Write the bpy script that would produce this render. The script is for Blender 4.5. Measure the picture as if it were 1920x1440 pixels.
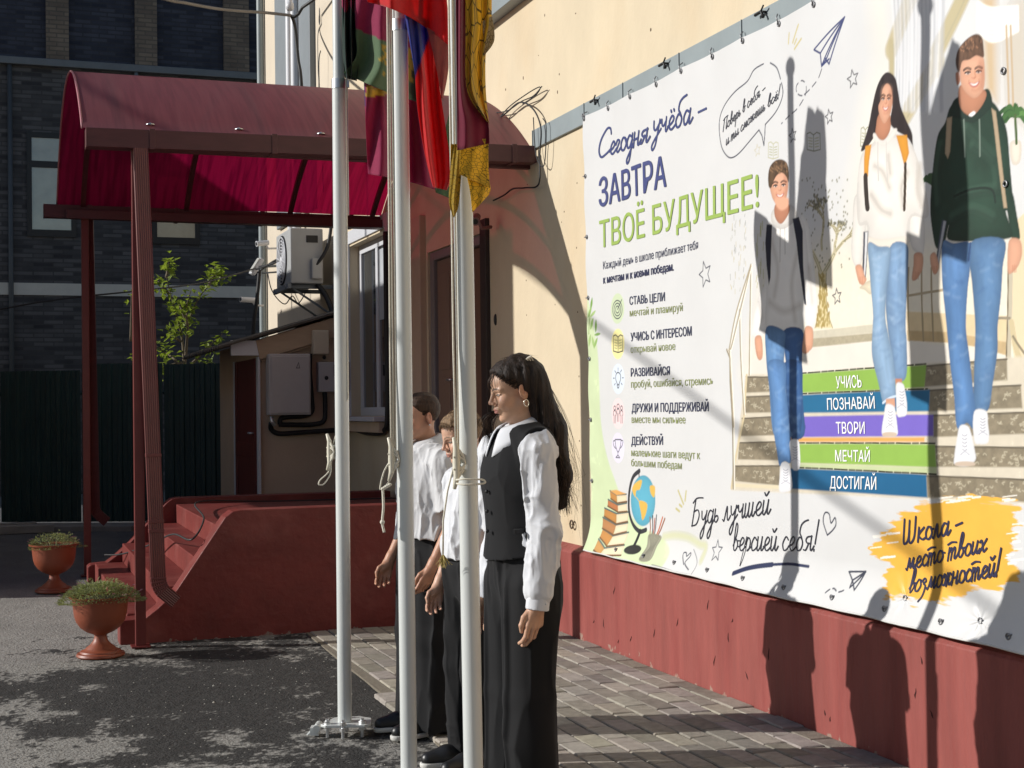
import bpy, bmesh, math, random
import numpy as np
from math import sin, cos, tan, atan, atan2, pi, sqrt, radians
from mathutils import Vector, Matrix
for o in list(bpy.data.objects):
    bpy.data.objects.remove(o)
random.seed(7)
SC = bpy.context.scene
COL = SC.collection
# ------------------------------------------------------------------ camera
F_PX = 2662.0
YAW, PITCH, ROLL, EYE, DIST = atan(960 / F_PX), 0.0158, 0.013, 1.5, 3.476
cam = bpy.data.cameras.new("camera")
cam.sensor_width = 36.0
cam.lens = F_PX / 1920 * 36
cam.clip_end = 500
cam_o = bpy.data.objects.new("camera", cam)
COL.objects.link(cam_o)
_f = Vector((sin(YAW) * cos(PITCH), cos(YAW) * cos(PITCH), sin(PITCH)))
_r = Vector((cos(YAW), -sin(YAW), 0))
_u = _r.cross(_f)
CR = _r * cos(ROLL) - _u * sin(ROLL)
CU = _u * cos(ROLL) + _r * sin(ROLL)
CF = _f
CAM = Vector((-DIST, 0, EYE))
_m = Matrix((CR, CU, -CF)).transposed().to_4x4()
_m.translation = CAM
cam_o.matrix_world = _m
SC.camera = cam_o
# ------------------------------------------------------------------ sky, sun, exposure
SUN_EL, SUN_SLOPE = radians(24.2), 0.315
_h = Vector((-1, SUN_SLOPE, 0)).normalized()
SUN = Vector((_h.x * cos(SUN_EL), _h.y * cos(SUN_EL), sin(SUN_EL)))
w = bpy.data.worlds.new("World")
SC.world = w
w.use_nodes = True
nt = w.node_tree
sky = nt.nodes.new("ShaderNodeTexSky")
sky.sky_type = 'NISHITA'
sky.sun_disc = False
sky.sun_elevation = SUN_EL
sky.sun_rotation = atan2(SUN.x, SUN.y)
sky.air_density = 1.0
sky.dust_density = 0.6
sky.ozone_density = 2.0
nt.links.new(sky.outputs[0], nt.nodes["Background"].inputs[0])
nt.nodes["Background"].inputs[1].default_value = 0.074
sl = bpy.data.lights.new("sun", 'SUN')
sl.energy = 4.0
sl.angle = radians(0.5)
sl.color = (1.0, 0.968, 0.918)
so = bpy.data.objects.new("sun", sl)
COL.objects.link(so)
so.rotation_euler = SUN.to_track_quat('Z', 'Y').to_euler()
SC.view_settings.view_transform = 'Standard'
SC.view_settings.look = 'None'
SC.view_settings.exposure = 0.17
SC.view_settings.gamma = 1.0
SC.cycles.max_bounces = 8
SC.cycles.transparent_max_bounces = 8

# ------------------------------------------------------------------ helpers
def ray(x, y):
    return CF + CR * ((x - 960) / F_PX) + CU * ((720 - y) / F_PX)
def on_plane(x, y, axis, val):
    r = ray(x, y)
    return CAM + r * ((val - CAM[axis]) / r[axis])
def at_depth(x, y, d):
    return CAM + ray(x, y) * d
def lin(c):
    return c / 12.92 if c <= 0.04045 else ((c + 0.055) / 1.055) ** 2.4
def S(r, g, b):
    return (lin(r / 255), lin(g / 255), lin(b / 255))

def mat(name, col, rough=0.6, var=0.12, vscale=4.0, bump=0.0, bscale=60.0, metal=0.0, spec=0.5, stretch=(1, 1, 1),
        trans=None, attr=None, sss=0.0, col2=None, detail=4.0, c2lo=0.5, c2hi=0.65, sheen=0.0, coat=0.0):
    """Principled material whose colour and relief come from noise on object coordinates."""
    m = bpy.data.materials.new(name)
    m.use_nodes = True
    n, l = m.node_tree.nodes, m.node_tree.links
    p = n["Principled BSDF"]
    p.inputs["Roughness"].default_value = rough
    p.inputs["Metallic"].default_value = metal
    p.inputs["Specular IOR Level"].default_value = spec
    if sheen:
        p.inputs["Sheen Weight"].default_value = sheen
    if coat:
        p.inputs["Coat Weight"].default_value = coat
    if sss:
        p.inputs["Subsurface Weight"].default_value = sss
        p.inputs["Subsurface Radius"].default_value = (0.012, 0.004, 0.002)
    tc = n.new("ShaderNodeTexCoord")
    mp = n.new("ShaderNodeMapping")
    mp.inputs["Scale"].default_value = stretch
    l.new(tc.outputs["Object"], mp.inputs[0])
    nz = n.new("ShaderNodeTexNoise")
    nz.inputs["Scale"].default_value = vscale
    nz.inputs["Detail"].default_value = detail
    nz.inputs["Roughness"].default_value = 0.6
    l.new(mp.outputs[0], nz.inputs["Vector"])
    mr = n.new("ShaderNodeMapRange")
    mr.inputs["From Min"].default_value = 0.25
    mr.inputs["From Max"].default_value = 0.75
    mr.inputs["To Min"].default_value = 1 - var
    mr.inputs["To Max"].default_value = 1 + var
    l.new(nz.outputs["Fac"], mr.inputs["Value"])
    mx = n.new("ShaderNodeMix")
    mx.data_type = 'RGBA'
    mx.blend_type = 'MULTIPLY'
    mx.inputs["Factor"].default_value = 1.0
    if attr:
        at = n.new("ShaderNodeAttribute")
        at.attribute_name = attr
        l.new(at.outputs["Color"], mx.inputs["A"])
    elif col2 is not None:
        nz2 = n.new("ShaderNodeTexNoise")
        nz2.inputs["Scale"].default_value = vscale * 0.7
        nz2.inputs["Detail"].default_value = 6
        l.new(mp.outputs[0], nz2.inputs["Vector"])
        cr = n.new("ShaderNodeMapRange")
        cr.inputs["From Min"].default_value = c2lo
        cr.inputs["From Max"].default_value = c2hi
        l.new(nz2.outputs["Fac"], cr.inputs["Value"])
        m2 = n.new("ShaderNodeMix")
        m2.data_type = 'RGBA'
        m2.inputs["A"].default_value = (*col, 1)
        m2.inputs["B"].default_value = (*col2, 1)
        l.new(cr.outputs[0], m2.inputs["Factor"])
        l.new(m2.outputs["Result"], mx.inputs["A"])
    else:
        mx.inputs["A"].default_value = (*col, 1)
    l.new(mr.outputs[0], mx.inputs["B"])
    l.new(mx.outputs["Result"], p.inputs["Base Color"])
    if bump:
        nb = n.new("ShaderNodeTexNoise")
        nb.inputs["Scale"].default_value = bscale
        nb.inputs["Detail"].default_value = 5
        l.new(mp.outputs[0], nb.inputs["Vector"])
        b = n.new("ShaderNodeBump")
        b.inputs["Strength"].default_value = min(1.0, bump)
        b.inputs["Distance"].default_value = 0.01
        l.new(nb.outputs["Fac"], b.inputs["Height"])
        l.new(b.outputs[0], p.inputs["Normal"])
    if trans:
        tb = n.new("ShaderNodeBsdfTranslucent")
        if attr:
            l.new(mx.outputs["Result"], tb.inputs["Color"])
        else:
            tb.inputs["Color"].default_value = (*trans[0], 1)
        ms = n.new("ShaderNodeMixShader")
        ms.inputs[0].default_value = trans[1]
        l.new(p.outputs[0], ms.inputs[1])
        l.new(tb.outputs[0], ms.inputs[2])
        l.new(ms.outputs[0], n["Material Output"].inputs[0])
    return m

class MB:
    def __init__(s):
        s.v, s.f, s.mi, s.cur = [], [], [], 0
    def add(s, vs, fs):
        o = len(s.v)
        s.v += [tuple(p) for p in vs]
        s.f += [tuple(i + o for i in f) for f in fs]
        s.mi += [s.cur] * len(fs)
        return s
    def box(s, x0, x1, y0, y1, z0, z1):
        x0, x1 = min(x0, x1), max(x0, x1)
        y0, y1 = min(y0, y1), max(y0, y1)
        z0, z1 = min(z0, z1), max(z0, z1)
        return s.add([(x0, y0, z0), (x1, y0, z0), (x1, y1, z0), (x0, y1, z0), (x0, y0, z1), (x1, y0, z1), (x1, y1, z1), (x0, y1, z1)],
                     [(3, 2, 1, 0), (4, 5, 6, 7), (0, 1, 5, 4), (1, 2, 6, 5), (2, 3, 7, 6), (3, 0, 4, 7)])
    def obox(s, c, ax, ay, az, hx, hy, hz):
        c, ax, ay, az = Vector(c), Vector(ax), Vector(ay), Vector(az)
        vs = [c + ax * (sx * hx) + ay * (sy * hy) + az * (sz * hz) for sz in (-1, 1) for sx, sy in ((-1, -1), (1, -1), (1, 1), (-1, 1))]
        return s.add(vs, [(3, 2, 1, 0), (4, 5, 6, 7), (0, 1, 5, 4), (1, 2, 6, 5), (2, 3, 7, 6), (3, 0, 4, 7)])
    def prism(s, poly, axis, a, b):
        """polygon given in the two other axes (in x,y,z order), swept along axis from a to b"""
        def P(q, t):
            q = list(q)
            q.insert(axis, t)
            return tuple(q)
        n = len(poly)
        vs = [P(q, a) for q in poly] + [P(q, b) for q in poly]
        fs = [(i, (i + 1) % n, n + (i + 1) % n, n + i) for i in range(n)] + [tuple(range(n - 1, -1, -1)), tuple(range(n, 2 * n))]
        return s.add(vs, fs)
    def tube(s, pts, r, n=8, caps=True, sq=None):
        pts = [Vector(p) for p in pts]
        m = len(pts)
        rs = r if isinstance(r, (list, tuple)) else [r] * m
        t0 = (pts[1] - pts[0]).normalized()
        nrm = t0.cross(Vector((0, 0, 1)))
        if nrm.length < 1e-3:
            nrm = t0.cross(Vector((0, 1, 0)))
        nrm.normalize()
        vs, fs = [], []
        for i in range(m):
            t = (pts[min(i + 1, m - 1)] - pts[max(i - 1, 0)])
            if t.length < 1e-9:
                t = t0
            t.normalize()
            nrm = (nrm - t * nrm.dot(t))
            nrm.normalize()
            b = t.cross(nrm)
            for k in range(n):
                a = 2 * pi * k / n
                vs.append(pts[i] + (nrm * cos(a) + b * sin(a)) * rs[i])
        for i in range(m - 1):
            for k in range(n):
                k2 = (k + 1) % n
                fs.append((i * n + k, i * n + k2, (i + 1) * n + k2, (i + 1) * n + k))
        if caps:
            fs.append(tuple(range(n - 1, -1, -1)))
            fs.append(tuple(range((m - 1) * n, m * n)))
        return s.add(vs, fs)
    def lathe(s, prof, c=(0, 0, 0), n=40):
        cx, cy, cz = c
        vs, fs = [], []
        m = len(prof)
        for r, z in prof:
            for k in range(n):
                a = 2 * pi * k / n
                vs.append((cx + r * cos(a), cy + r * sin(a), cz + z))
        for i in range(m - 1):
            for k in range(n):
                k2 = (k + 1) % n
                fs.append((i * n + k, i * n + k2, (i + 1) * n + k2, (i + 1) * n + k))
        return s.add(vs, fs)
    def sphere(s, c, r, n=12, sc=(1, 1, 1)):
        prof = []
        vs, fs = [], []
        m = n // 2 + 1
        for i in range(m):
            th = pi * i / (m - 1)
            for k in range(n):
                a = 2 * pi * k / n
                vs.append((c[0] + r * sc[0] * sin(th) * cos(a), c[1] + r * sc[1] * sin(th) * sin(a), c[2] - r * sc[2] * cos(th)))
        for i in range(m - 1):
            for k in range(n):
                k2 = (k + 1) % n
                fs.append((i * n + k, i * n + k2, (i + 1) * n + k2, (i + 1) * n + k))
        return s.add(vs, fs)
    def quad(s, a, b, c, d):
        return s.add([a, b, c, d], [(0, 1, 2, 3)])
    def grid(s, P):
        """P[i][j] -> point"""
        n, m = len(P), len(P[0])
        return s.add([p for row in P for p in row], [(i * m + j, i * m + j + 1, (i + 1) * m + j + 1, (i + 1) * m + j) for i in range(n - 1) for j in range(m - 1)])

def link(o, parent=None):
    COL.objects.link(o)
    if parent is not None:
        o.parent = parent
        if parent.parent is None:
            o.matrix_parent_inverse = parent.matrix_basis.inverted()
    return o

def obj(name, mb, m, parent=None, smooth=False, bevel=0.0, label=None, angle=None):
    me = bpy.data.meshes.new(name)
    me.from_pydata(mb.v, [], mb.f)
    ms = m if isinstance(m, (list, tuple)) else [m]
    for q in ms:
        me.materials.append(q)
    if len(ms) > 1:
        me.polygons.foreach_set("material_index", mb.mi)
    if smooth:
        me.polygons.foreach_set("use_smooth", [True] * len(me.polygons))
        if angle:
            me.set_sharp_from_angle(angle=radians(angle))
    me.update()
    o = bpy.data.objects.new(name, me)
    link(o, parent)
    if bevel:
        b = o.modifiers.new("bevel", 'BEVEL')
        b.width = bevel
        b.segments = 2
        b.limit_method = 'ANGLE'
    if label:
        o["label"] = label
    return o

def npmesh(name, V, Fq, m, parent=None, smooth=True, col=None):
    """mesh from numpy arrays; Fq is an (n,4) or (n,3) int array; col (nverts,3) linear colours"""
    me = bpy.data.meshes.new(name)
    k = Fq.shape[1]
    me.vertices.add(len(V))
    me.vertices.foreach_set("co", np.ascontiguousarray(V, dtype=np.float32).ravel())
    me.loops.add(Fq.size)
    me.loops.foreach_set("vertex_index", np.ascontiguousarray(Fq, dtype=np.int32).ravel())
    me.polygons.add(len(Fq))
    me.polygons.foreach_set("loop_start", np.arange(0, Fq.size, k, dtype=np.int32))
    me.update(calc_edges=True)
    me.polygons.foreach_set("use_smooth", np.full(len(Fq), smooth))
    if col is not None:
        a = me.color_attributes.new("Col", 'FLOAT_COLOR', 'POINT')
        c4 = np.ones((len(V), 4), np.float32)
        c4[:, :3] = col
        a.data.foreach_set("color", c4.ravel())
    me.materials.append(m)
    o = bpy.data.objects.new(name, me)
    return link(o, parent)

def tag(o, label, cat, group=None, kind=None):
    o["label"] = label
    o["category"] = cat
    if group:
        o["group"] = group
    if kind:
        o["kind"] = kind
    return o
def thing(name, loc, label, cat, group=None):
    o = bpy.data.objects.new(name, None)
    o.empty_display_size = 0.1
    COL.objects.link(o)
    o.location = loc
    return tag(o, label, cat, group)
def struct(o):
    o["kind"] = 'structure'
    return o
def catmull(pts, n=8, closed=False):
    P = [np.array(p, float) for p in pts]
    out = []
    m = len(P)
    rng = range(m) if closed else range(m - 1)
    for i in rng:
        if closed:
            p0, p1, p2, p3 = P[(i - 1) % m], P[i], P[(i + 1) % m], P[(i + 2) % m]
        else:
            p0, p1, p2, p3 = P[max(i - 1, 0)], P[i], P[i + 1], P[min(i + 2, m - 1)]
        for k in range(n):
            t = k / n
            out.append(0.5 * ((2 * p1) + (-p0 + p2) * t + (2 * p0 - 5 * p1 + 4 * p2 - p3) * t * t + (-p0 + 3 * p1 - 3 * p2 + p3) * t ** 3))
    if not closed:
        out.append(P[-1])
    return np.array(out)
_lat = {}
def vnoise(P, scale, seed=0):
    """smooth 3-D value noise in [0,1] for an (n,3) array"""
    if seed not in _lat:
        _lat[seed] = np.random.RandomState(seed).rand(32, 32, 32).astype(np.float32)
    L = _lat[seed]
    Q = np.asarray(P, np.float32) * np.float32(scale) if np.isscalar(scale) else np.asarray(P, np.float32) * np.asarray(scale, np.float32)
    i = np.floor(Q).astype(np.int32)
    f = Q - i
    f = f * f * (3 - 2 * f)
    i0 = i & 31
    i1 = (i + 1) & 31
    x0, y0, z0 = i0[..., 0], i0[..., 1], i0[..., 2]
    x1, y1, z1 = i1[..., 0], i1[..., 1], i1[..., 2]
    fx, fy, fz = f[..., 0], f[..., 1], f[..., 2]
    a = L[x0, y0, z0] * (1 - fx) + L[x1, y0, z0] * fx
    b = L[x0, y1, z0] * (1 - fx) + L[x1, y1, z0] * fx
    c = L[x0, y0, z1] * (1 - fx) + L[x1, y0, z1] * fx
    d = L[x0, y1, z1] * (1 - fx) + L[x1, y1, z1] * fx
    return (a * (1 - fy) + b * fy) * (1 - fz) + (c * (1 - fy) + d * fy) * fz
def fbm(P, scale, seed=0, oct=4):
    t, a, n = 0, 1.0, 0
    for k in range(oct):
        t = t + a * vnoise(P, scale * (2 ** k), seed + k)
        n += a
        a *= 0.5
    return t / n
# ================================================================== MATERIALS
cream = mat("cream_plaster", (0.62, 0.525, 0.375), rough=0.85, var=0.09, vscale=1.6, bump=0.25, bscale=35, col2=(0.58, 0.45, 0.29), c2lo=0.52, c2hi=0.78, spec=0.2, stretch=(1, 1, 0.6))
pale = mat("pale_plaster", (0.62, 0.54, 0.43), rough=0.85, var=0.07, vscale=1.2, bump=0.2, bscale=30, spec=0.2)
beige = mat("beige_plaster", (0.56, 0.43, 0.315), rough=0.85, var=0.08, vscale=2, bump=0.2, bscale=40, spec=0.2)
plinth_red = mat("plinth_paint", (0.275, 0.074, 0.063), rough=0.55, var=0.20, vscale=7.0, bump=0.9, bscale=26, stretch=(1, 1, 0.16), col2=(0.25, 0.060, 0.052), spec=0.35)
def chips(m, zmax, col, scale=9.0, thr=0.60):
    """paint worn off in flakes along the foot of a wall, showing the render below"""
    n, l = m.node_tree.nodes, m.node_tree.links
    p = n["Principled BSDF"]
    src = p.inputs["Base Color"].links[0].from_socket
    geo = n.new("ShaderNodeTexCoord")
    sp = n.new("ShaderNodeSeparateXYZ")
    l.new(geo.outputs["Object"], sp.inputs[0])
    mr = n.new("ShaderNodeMapRange")
    mr.inputs["From Min"].default_value = 0.0
    mr.inputs["From Max"].default_value = zmax
    mr.inputs["To Min"].default_value = 0.16
    mr.inputs["To Max"].default_value = -0.06
    l.new(sp.outputs[2], mr.inputs["Value"])
    nz = n.new("ShaderNodeTexNoise")
    nz.inputs["Scale"].default_value = scale
    nz.inputs["Detail"].default_value = 9
    nz.inputs["Roughness"].default_value = 0.65
    l.new(geo.outputs["Object"], nz.inputs["Vector"])
    ad = n.new("ShaderNodeMath")
    l.new(nz.outputs["Fac"], ad.inputs[0])
    l.new(mr.outputs[0], ad.inputs[1])
    th = n.new("ShaderNodeMapRange")
    th.inputs["From Min"].default_value = thr
    th.inputs["From Max"].default_value = thr + 0.02
    l.new(ad.outputs[0], th.inputs["Value"])
    mx = n.new("ShaderNodeMix")
    mx.data_type = 'RGBA'
    l.new(th.outputs[0], mx.inputs["Factor"])
    l.new(src, mx.inputs["A"])
    mx.inputs["B"].default_value = (*col, 1)
    l.new(mx.outputs["Result"], p.inputs["Base Color"])
chips(plinth_red, 0.12, (0.33, 0.22, 0.175), 9.0, 0.70)
step_red = mat("step_paint", (0.165, 0.026, 0.021), rough=0.5, var=0.22, vscale=4, bump=0.6, bscale=18, spec=0.4, col2=(0.22, 0.058, 0.048), c2lo=0.52, c2hi=0.75)
chips(step_red, 0.07, (0.22, 0.17, 0.14), 8.0, 0.69)
steel_red = mat("red_brown_steel", (0.14, 0.022, 0.020), rough=0.38, var=0.15, vscale=6, bump=0.05, bscale=50)
gutter_red = mat("dark_red_gutter", (0.085, 0.022, 0.024), rough=0.42, var=0.18, vscale=5, stretch=(1, 1, 4))
down_red = mat("downpipe_red", (0.15, 0.036, 0.033), rough=0.40, var=0.12, vscale=5)
grey_metal = mat("grey_flashing", (0.25, 0.29, 0.30), rough=0.5, var=0.1, vscale=3, metal=0.0)
grey_dark = mat("grey_panel", (0.20, 0.225, 0.245), rough=0.55, var=0.06)
zinc = mat("zinc", (0.62, 0.63, 0.64), rough=0.35, var=0.1, vscale=20, metal=0.8)
pole_white = mat("painted_pole", (0.60, 0.62, 0.60), rough=0.32, var=0.05, vscale=9, stretch=(1, 1, 0.3), coat=0.2)
black = mat("black_rubber", (0.012, 0.012, 0.013), rough=0.55, var=0.1)
cable_m = mat("black_cable", (0.02, 0.02, 0.022), rough=0.6, var=0.1)
pvc = mat("white_pvc", (0.62, 0.63, 0.66), rough=0.4, var=0.04)
whitebox = mat("white_enamel", (0.50, 0.47, 0.46), rough=0.45, var=0.05, vscale=6)
creambox = mat("cream_plastic", (0.62, 0.53, 0.40), rough=0.5, var=0.04)
rope_m = mat("rope", (0.70, 0.66, 0.55), rough=0.9, var=0.15, vscale=120)
wood_dark = mat("dark_door", (0.20, 0.105, 0.065), rough=0.45, var=0.12, vscale=5, stretch=(6, 6, 0.6))
red_wood = mat("red_door", (0.13, 0.022, 0.018), rough=0.5, var=0.2, vscale=5, stretch=(4, 4, 0.5))
terracotta = mat("terracotta_plastic", (0.25, 0.062, 0.028), rough=0.48, var=0.12, vscale=6, bump=0.08, bscale=60, col2=(0.30, 0.075, 0.035), c2lo=0.5, c2hi=0.7)
soil = mat("soil", (0.04, 0.028, 0.02), rough=1, var=0.3, vscale=40, bump=1, bscale=80)
fence_m = mat("green_profile_sheet", (0.010, 0.036, 0.038), rough=0.5, var=0.2, vscale=2)
concrete = mat("concrete", (0.24, 0.23, 0.22), rough=0.9, var=0.15, vscale=5, bump=0.4, bscale=40)
slate = mat("slate_roof", (0.10, 0.085, 0.07), rough=0.9, var=0.25, vscale=14, bump=0.5, bscale=50)
dark_glass_frame = mat("dark_frame", (0.012, 0.012, 0.013), rough=0.4, var=0.05)
def glass_mat(name, col, rough=0.04):
    m = mat(name, col, rough=rough, var=0.3, vscale=1.5, spec=1.0)
    m.node_tree.nodes["Principled BSDF"].inputs["IOR"].default_value = 1.9
    return m
glass_m = glass_mat("window_glass", (0.03, 0.035, 0.04))
glass_far_reflect = glass_mat("far_glass_cream_reflection", (0.40, 0.36, 0.25), 0.12)  # cream base colour paints in the reflection of the building opposite

def brick_mat(name, c1, c2, mortar, sx, rowh, width, msize=0.012, axis='xz', bump=0.6, bias=0.0, offs=0.5, rough=0.9):
    m = bpy.data.materials.new(name)
    m.use_nodes = True
    n, l = m.node_tree.nodes, m.node_tree.links
    p = n["Principled BSDF"]
    p.inputs["Roughness"].default_value = rough
    p.inputs["Specular IOR Level"].default_value = 0.25
    tc = n.new("ShaderNodeTexCoord")
    sp = n.new("ShaderNodeSeparateXYZ")
    cb = n.new("ShaderNodeCombineXYZ")
    l.new(tc.outputs["Object"], sp.inputs[0])
    a, b = {'xz': (0, 2), 'yz': (1, 2), 'yx': (1, 0)}[axis]
    l.new(sp.outputs[a], cb.inputs[0])
    l.new(sp.outputs[b], cb.inputs[1])
    br = n.new("ShaderNodeTexBrick")
    br.inputs["Scale"].default_value = 1.0
    br.inputs["Color1"].default_value = (*c1, 1)
    br.inputs["Color2"].default_value = (*c2, 1)
    br.inputs["Mortar"].default_value = (*mortar, 1)
    br.inputs["Mortar Size"].default_value = msize
    br.inputs["Brick Width"].default_value = width
    br.inputs["Row Height"].default_value = rowh
    br.inputs["Bias"].default_value = bias
    br.offset = offs
    l.new(cb.outputs[0], br.inputs["Vector"])
    nz = n.new("ShaderNodeTexNoise")
    nz.inputs["Scale"].default_value = 3
    nz.inputs["Detail"].default_value = 6
    l.new(tc.outputs["Object"], nz.inputs["Vector"])
    mr = n.new("ShaderNodeMapRange")
    mr.inputs["To Min"].default_value = 0.6
    mr.inputs["To Max"].default_value = 1.4
    l.new(nz.outputs["Fac"], mr.inputs["Value"])
    mx = n.new("ShaderNodeMix")
    mx.data_type = 'RGBA'
    mx.blend_type = 'MULTIPLY'
    mx.inputs["Factor"].default_value = 1
    l.new(br.outputs["Color"], mx.inputs["A"])
    l.new(mr.outputs[0], mx.inputs["B"])
    l.new(mx.outputs["Result"], p.inputs["Base Color"])
    bu = n.new("ShaderNodeBump")
    bu.invert = True
    bu.inputs["Strength"].default_value = bump
    bu.inputs["Distance"].default_value = 0.02
    l.new(br.outputs["Fac"], bu.inputs["Height"])
    l.new(bu.outputs[0], p.inputs["Normal"])
    return m
brick_dark = brick_mat("dark_long_brick", (0.135, 0.128, 0.128), (0.048, 0.046, 0.050), (0.075, 0.072, 0.072), 1, 0.083, 0.36)
brick_blue = brick_mat("blue_dark_brick", (0.075, 0.080, 0.105), (0.034, 0.038, 0.056), (0.05, 0.052, 0.064), 1, 0.083, 0.30)
brick_tan = brick_mat("tan_brick", (0.24, 0.19, 0.145), (0.17, 0.135, 0.11), (0.14, 0.12, 0.10), 1, 0.083, 0.27)

# ================================================================== GROUND
def asphalt():
    nx, ny = 560, 860
    xs = np.concatenate([np.linspace(-8.0, -4.3, 40), np.linspace(-4.29, 0.45, nx - 40)])
    ys = np.concatenate([np.linspace(3.4, 13.0, 800), np.linspace(13.2, 24.0, ny - 800)])
    X, Y = np.meshgrid(xs, ys, indexing='ij')
    P = np.stack([X, Y, np.zeros_like(X)], -1).reshape(-1, 3)
    big = fbm(P + 3.1, 0.9, 3, 3)
    mid = fbm(P + 7, np.array([6.0, 4.5, 1.0]), 11, 5)
    gr = vnoise(P, 70, 9)
    fine = vnoise(P, 46, 5)
    x, y = P[:, 0], P[:, 1]
    # worn tar patch: wide band right of the near planter, thinning to the left
    e1 = 1.25 - np.sqrt(((x + 2.45) / 0.80) ** 2 + ((y - 7.75) / 1.25) ** 2)
    e2 = 1.1 - np.sqrt(((x + 1.72) / 0.30) ** 2 + ((y - 7.2) / 1.9) ** 2)
    e3 = 1.0 - np.sqrt(((x + 3.25) / 0.55) ** 2 + ((y - 8.25) / 0.55) ** 2)
    e4 = 0.95 - np.sqrt(((x + 2.15) / 0.36) ** 2 + ((y - 5.9) / 0.75) ** 2)
    e = np.maximum(np.maximum(e1, e2), np.maximum(e3 - 0.1, e4 - 0.15))
    s = e * 0.85 + (mid - 0.5) * 1.9 + (big - 0.5) * 0.5 + 0.04 + (fine - 0.5) * 0.6 + (gr - 0.5) * 0.5
    k = np.clip((s + 0.10) / 0.26, 0, 1)
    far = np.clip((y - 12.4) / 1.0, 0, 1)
    light = np.array([0.285, 0.272, 0.248]) * (0.80 + 0.40 * mid[:, None])
    dark = np.array([0.042, 0.040, 0.038]) * (0.7 + 0.6 * fine[:, None])
    c = light * (1 - k[:, None]) + dark * k[:, None]
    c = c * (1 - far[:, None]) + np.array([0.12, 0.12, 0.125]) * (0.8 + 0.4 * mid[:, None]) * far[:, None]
    Z = (fbm(P, 1.3, 21, 2) - 0.5) * 0.012 - 0.006 - 0.006 * k * 0
    V = P.copy()
    V[:, 2] = Z + (fine - 0.5) * 0.003
    I = np.arange(nx * ny).reshape(nx, ny)
    Fq = np.stack([I[:-1, :-1], I[1:, :-1], I[1:, 1:], I[:-1, 1:]], -1).reshape(-1, 4)
    m = mat("worn_asphalt", (1, 1, 1), rough=0.9, var=0.42, vscale=105, bump=1.0, bscale=80, attr="Col", spec=0.25, detail=3)
    m.node_tree.nodes["Bump"].inputs["Distance"].default_value = 0.012
    o = npmesh("ground", V, Fq, m, col=c)
    struct(o)
asphalt()
def grit():
    rng = random.Random(15)
    mb = MB()
    for k in range(900):
        x, y = rng.uniform(-4.2, -1.5), rng.uniform(4.6, 11.5)
        r = rng.uniform(0.002, 0.0055) * (1 if rng.random() < 0.97 else 1.8)
        a = rng.uniform(0, 6)
        c, s_ = cos(a) * r, sin(a) * r
        z = 0.002
        mb.add([(x + c, y + s_, z), (x - s_, y + c, z), (x - c * 0.8, y - s_, z), (x + s_, y - c * 0.9, z), (x, y, z + r * 0.9)], [(0, 1, 4), (1, 2, 4), (2, 3, 4), (3, 0, 4)])
    o = obj("loose_grit", mb, mat("pale_grit", (0.34, 0.32, 0.28), rough=0.9, var=0.5, vscale=300))
    tag(o, "fine pale grit scattered over the worn asphalt", "grit", kind="stuff")
grit()
far_asph = mat("far_asphalt", (0.15, 0.145, 0.135), rough=0.9, var=0.3, vscale=3, bump=0.5, bscale=60)
struct(obj("outer_ground", MB().box(-120, 120, -120, 160, -0.6, -0.05), far_asph))

def pavers():
    rng = random.Random(4)
    mb, cols = MB(), []
    w, L, g = 0.118, 0.235, 0.006
    row = 0
    x = -0.004
    edge = lambda y: -1.55 - 0.02 * max(0, 9.4 - y) - 0.055 * max(0, 6.6 - y)
    while x > -2.1:
        y = 2.2 + (row % 2) * L / 2
        while y < 9.42:
            y1 = min(y + L - g, 9.44)
            if x - w / 2 > edge(y) and y1 - y > 0.03:
                dz = rng.uniform(-0.003, 0.003)
                t = rng.uniform(-0.003, 0.003)
                x0, x1 = x - w + g, x
                b = 0.006
                z = 0.012 + dz
                vs = [(x0, y, -0.03), (x1, y, -0.03), (x1, y1, -0.03), (x0, y1, -0.03),
                      (x0, y, z - 0.005), (x1, y, z - 0.005 + t), (x1, y1, z - 0.005 + t), (x0, y1, z - 0.005),
                      (x0 + b, y + b, z), (x1 - b, y + b, z + t), (x1 - b, y1 - b, z + t), (x0 + b, y1 - b, z)]
                mb.add(vs, [(0, 1, 5, 4), (1, 2, 6, 5), (2, 3, 7, 6), (3, 0, 4, 7), (4, 5, 9, 8), (5, 6, 10, 9), (6, 7, 11, 10), (7, 4, 8, 11), (8, 9, 10, 11)])
                k = rng.uniform(0.72, 1.25)
                c = (0.305 * k, 0.275 * k * rng.uniform(0.97, 1.03), 0.235 * k * rng.uniform(0.94, 1.05))
                cols += [c] * 12
            y += L
        x -= w
        row += 1
    m = mat("concrete_paver", (1, 1, 1), rough=0.85, var=0.22, vscale=22, bump=0.5, bscale=140, attr="Col", spec=0.3)
    o = npmesh("paving", np.array(mb.v), np.array([f for f in mb.f]), m, smooth=False, col=np.array(cols))
    struct(o)
    sand = mat("joint_sand", (0.17, 0.145, 0.11), rough=1, var=0.3, vscale=60, bump=0.4)
    pts = [(edge(y) - 0.01, y) for y in np.linspace(2.2, 9.44, 30)]
    poly = [(0.02, 2.2)] + [(0.02, 9.44)] + pts[::-1]
    mb = MB()
    mb.prism(poly, 2, -0.03, 0.004)
    struct(obj("paving_bed", mb, sand))
pavers()

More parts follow.
